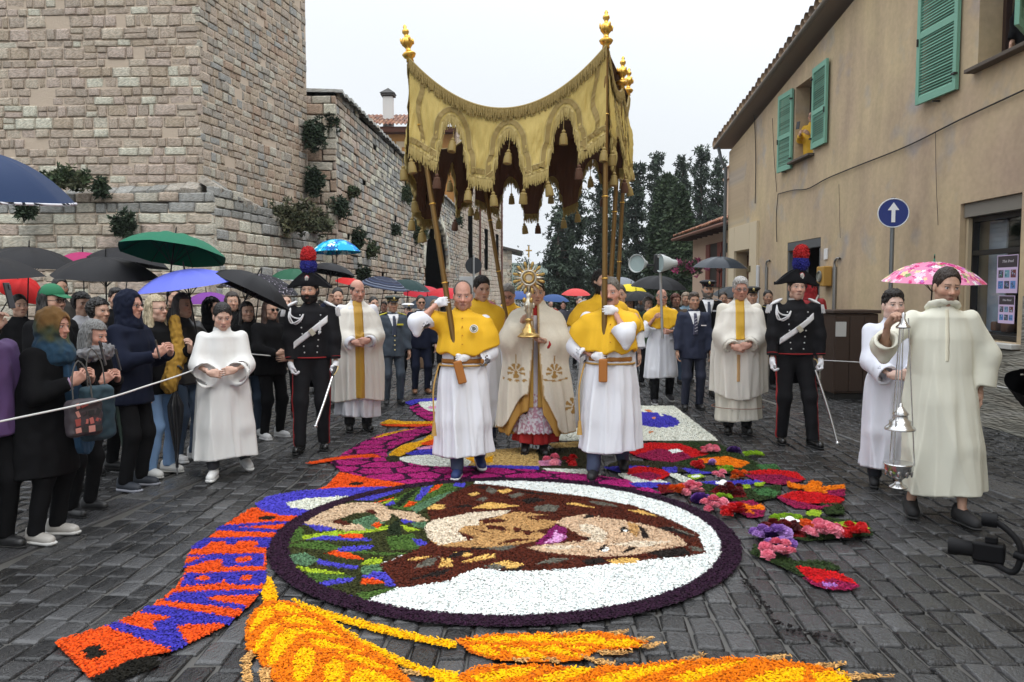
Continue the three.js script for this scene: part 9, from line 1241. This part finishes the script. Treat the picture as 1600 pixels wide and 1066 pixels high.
// ---- umbrellas
function umbrella(label, u, v, z, W, tilt, roll, colour, o = {}) {
  const n = 8, top = D(u, v, z), t = thing('umbrella', label, 'umbrella', top), hgt = W * (o.h ?? 0.2), g0 = new THREE.Group(); t.rotation.set(tilt, rr(0, 1), roll, 'YXZ'); reseed(800 + Math.round(u + 900));
  const P = [], U = [], I = [], A = 48, Rn = 9; for (let i = 0; i <= A; i++) for (let j = 0; j <= Rn; j++) { const a = i / A * 6.2832, q = j / Rn, f = Math.abs(((i / A * n) % 1) - 0.5) * 2, sag = 1 - 0.055 * (1 - f * f) * q, r = W / 2 * q * sag; P.push(r * Math.cos(a), -hgt * (q * q * 0.8 + 0.2 * q ** 4) - 0.018 * W * (1 - f * f) * q * (1 - q) * 3, r * Math.sin(a)); U.push(0.5 + 0.5 * q * Math.cos(a), 0.5 + 0.5 * q * Math.sin(a)); if (i < A && j < Rn) { const k = i * (Rn + 1) + j; I.push(k, k + Rn + 1, k + 1, k + 1, k + Rn + 1, k + Rn + 2); } }
  const g = new THREE.BufferGeometry(); g.setAttribute('position', new THREE.Float32BufferAttribute(P, 3)); g.setAttribute('uv', new THREE.Float32BufferAttribute(U, 2)); g.setIndex(I); g.computeVertexNormals();
  const c = mk('canopy', g, o.map ? M([1, 1, 1], 0.6, { map: o.map, specularIntensity: 0.3 }) : M(colour, o.rough ?? 0.6, { specularIntensity: 0.3 }), t), m = M([0.02, 0.02, 0.022], 0.4, { metalness: 0.5 });
  if (o.rim) { const Q = []; for (let i = 0; i <= 96; i++) { const k = (Math.round(i / 2) * (Rn + 1) + Rn) * 3; Q.push(V(P[k], P[k + 1], P[k + 2])); } mk('rim', new THREE.TubeGeometry(new THREE.CatmullRomCurve3(Q), 96, 0.009, 5), M(o.rim, 0.6), c); }
  for (let i = 0; i < n; i++) { const a = i / n * 6.2832, L = (q, dy) => V(W / 2 * q * Math.cos(a), -hgt * (q * q * 0.8 + 0.2 * q ** 4) + dy, W / 2 * q * Math.sin(a)); mk('rib', tube([L(0.02, -0.02), L(0.5, -0.008), L(1.0, -0.004)], 0.0035, 8, 4), m, t); mk('strut', cyl(V(0, -hgt * 0.9 - 0.12 * W, 0), L(0.5, -0.01), 0.003, 0.003, 4), m, t); }
  mk('shaft', cyl(V(0, 0.06, 0), V(0, -(o.len ?? 0.85), 0), 0.007, 0.007, 6), m, t); mk('tip', cyl(V(0, 0.0, 0), V(0, 0.075, 0), 0.009, 0.004, 6), o.tip ? M(o.tip, 0.5) : m, t); mk('handle', cyl(V(0, -(o.len ?? 0.85), 0), V(0, -(o.len ?? 0.85) - 0.1, 0), 0.016, 0.014, 8), m, t);
}
const blot = (bg, cols, n, s, r0, r1) => canvasTex(512, 512, (c) => { reseed(s); c.fillStyle = bg; c.fillRect(0, 0, 512, 512); for (let i = 0; i < n; i++) { c.fillStyle = pick(cols); const x = rr(0, 512), y = rr(0, 512), r = rr(r0, r1); for (let k = 0; k < 5; k++) { c.beginPath(); c.ellipse(x + r * Math.cos(k * 1.257) * 0.7, y + r * Math.sin(k * 1.257) * 0.7, r * 0.6, r * 0.35, k * 1.257, 0, 6.3); c.fill(); } } });
const flowers = blot('#e48fb4', ['#d0246f', '#f3c9dc', '#c23a86', '#e8d9a0', '#b96cc0', '#f0f0f0', '#d84f7a', '#7a9a5a'], 420, 3, 7, 18), swirl = blot('#1d9fc4', ['#1566b8', '#5fd0dc', '#0f4f9a', '#8fe0e0', '#2f7fd0', '#d8f0f4'], 160, 4, 10, 32), dots = blot('#17151c', ['#c9c2cc', '#8a7f92'], 500, 5, 2, 5);
const stripes = canvasTex(512, 512, (c) => { c.fillStyle = '#20263a'; c.fillRect(0, 0, 512, 512); for (const [r, w, k] of [[235, 14, '#5d6678'], [205, 6, '#8b93a4'], [170, 10, '#3a4560'], [120, 6, '#5d6678']]) { c.strokeStyle = k; c.lineWidth = w; c.beginPath(); c.arc(256, 256, r, 0, 6.3); c.stroke(); } });
const BK = [0.012, 0.012, 0.014];
for (const a of [
  ['large navy umbrella with a white rim at the upper left edge', -52, 232, 4.7, 1.12, 0.12, 0.02, [0.012, 0.03, 0.085], { rim: [0.6, 0.6, 0.65], h: 0.26 }], ['black umbrella at the far left edge, lower of two', -40, 398, 6.6, 1.0, 0.05, 0.05, BK], ['wide black umbrella at left, second from the edge', 45, 386, 8.2, 1.02, 0.05, -0.05, BK], ['magenta umbrella with pale rim peeping between black ones', 129, 394, 10, 0.66, 0, 0, [0.3, 0.02, 0.1], { rim: [0.6, 0.55, 0.6] }], ['black umbrella just left of the green one', 165, 401, 7.7, 0.98, 0.1, -0.04, BK], ['black umbrella behind the green one', 205, 388, 9.8, 0.95, 0, -0.15, BK],
  ['big dark green umbrella', 274, 366, 7.7, 1.0, -0.22, -0.06, [0.008, 0.13, 0.07], { h: 0.2 }], ['periwinkle blue umbrella tilted below the green one', 288, 421, 7.4, 0.92, 0.1, 0.13, [0.13, 0.16, 0.62], { h: 0.17 }], ['black umbrella with white dotted edge behind the tilted black one', 408, 428, 9.0, 0.9, 0.1, -0.1, BK, { map: dots }], ['black umbrella tilted towards the left guard', 402, 430, 7.7, 0.84, 0.2, -0.42, BK, { h: 0.22 }], ['small purple umbrella deep in the left crowd', 322, 457, 11, 0.6, 0.1, 0.1, [0.16, 0.04, 0.24]], ['bright red umbrella behind the green-capped person', 34, 434, 8.8, 0.62, 0.5, -0.5, [0.5, 0.015, 0.015]],
  ['turquoise patterned umbrella above the left guard shoulder', 525, 374, 13.6, 0.86, -0.05, 0, BK, { map: swirl, h: 0.26, len: 0.8 }], ['black umbrella below the turquoise one', 520, 412, 12.6, 0.76, 0, -0.2, BK], ['dark green and white umbrella beside the guard plume', 458, 420, 13, 0.72, 0.1, 0.1, [0.02, 0.09, 0.05], { rim: [0.6, 0.6, 0.6] }], ['small red umbrella behind the left priest', 548, 434, 16, 0.6, 0.2, -0.1, [0.5, 0.02, 0.02]], ['navy striped umbrella behind the left priest', 603, 433, 15, 0.92, 0.2, -0.1, BK, { map: stripes }], ['dark green umbrella overlapping the striped one', 640, 437, 16, 0.86, 0.1, -0.15, [0.012, 0.035, 0.035], { rim: [0.2, 0.2, 0.25] }],
  ['red umbrella right of the dark green one', 662, 447, 18, 0.95, 0.15, 0.05, [0.42, 0.02, 0.035]], ['red umbrella nearest the left bearer raised glove', 695, 450, 17, 0.9, 0.1, 0.1, [0.46, 0.02, 0.03]], ['dark umbrella beneath the red ones at left', 668, 463, 15, 0.8, 0.15, 0.1, [0.03, 0.04, 0.055]], ['maroon umbrella behind the young left bearer', 752, 467, 20, 0.9, 0.1, 0, [0.14, 0.012, 0.03]], ['blue umbrella behind the rear left bearer', 812, 455, 22, 0.9, 0.1, 0, [0.04, 0.08, 0.24]], ['blue umbrella far back right of the monstrance', 867, 460, 22, 0.85, 0.1, 0, [0.03, 0.07, 0.2]],
  ['coral red umbrella behind the young bearded bearer', 900, 451, 20, 0.75, 0.1, 0, [0.55, 0.06, 0.06]], ['grey umbrella behind the right bearer head', 970, 433, 19, 0.8, 0.1, 0, [0.2, 0.22, 0.25]], ['yellow umbrella right of the right bearer', 986, 444, 17.5, 0.72, 0.1, 0, [0.62, 0.5, 0.02]], ['black umbrella below the yellow one', 994, 455, 15, 0.7, 0.1, 0.1, BK], ['broad black umbrella under the horn loudspeakers', 1031, 431, 13.4, 0.98, 0.1, -0.03, BK], ['blue-black umbrella with a pale label near the doorway', 1126, 401, 13.2, 0.92, 0.05, -0.02, [0.025, 0.032, 0.042], { rough: 0.3 }], ['dark grey umbrella behind the grey-bearded officer', 1145, 448, 15, 0.75, 0.1, 0.1, [0.04, 0.045, 0.05]],
  ['pink flowered umbrella behind the censer bearer', 1460, 409, 7.9, 0.94, 0.06, 0, BK, { map: flowers, tip: [0.05, 0.3, 0.18], h: 0.22 }],
]) umbrella(...a);
{ // closed umbrellas hanging point down
  const fold = (label, p, c, turn) => { const t = thing('closed_umbrella', label, 'umbrella', p, turn); mk('folded_cloth', sdfMesh((x, y, z) => Math.hypot(x, z) - lerp(0.012, 0.055, sstep(-0.02, 0.55, y)) * (1 + 0.25 * Math.cos(Math.atan2(x, z) * 6 + y * 5)) * (y > 0.55 ? Math.max(0.25, 1 - (y - 0.55) * 6) : 1), [-0.1, 0, -0.1], [0.1, 0.7, 0.1], 0.009), M(c, 0.5), t); mk('shaft', cyl(V(0, -0.06, 0), V(0, 0.8, 0), 0.007, 0.007, 6), M([0.3, 0.3, 0.31], 0.4, { metalness: 0.6 }), t); mk('handle', tube([V(0, 0.8, 0), V(0, 0.86, 0), V(0.03, 0.89, 0), V(0.06, 0.86, 0)], 0.012, 10, 6), M([0.02, 0.02, 0.02], 0.5), t); };
  fold('closed black umbrella hanging beside the light jeans of the blonde woman', G(277, 745).setY(0.08), BK, 0.4); fold('closed dark green umbrella below the printed handbag', G(196, 768).setY(0.25), [0.012, 0.03, 0.02], 1);
}
renderer.render(scene, camera);
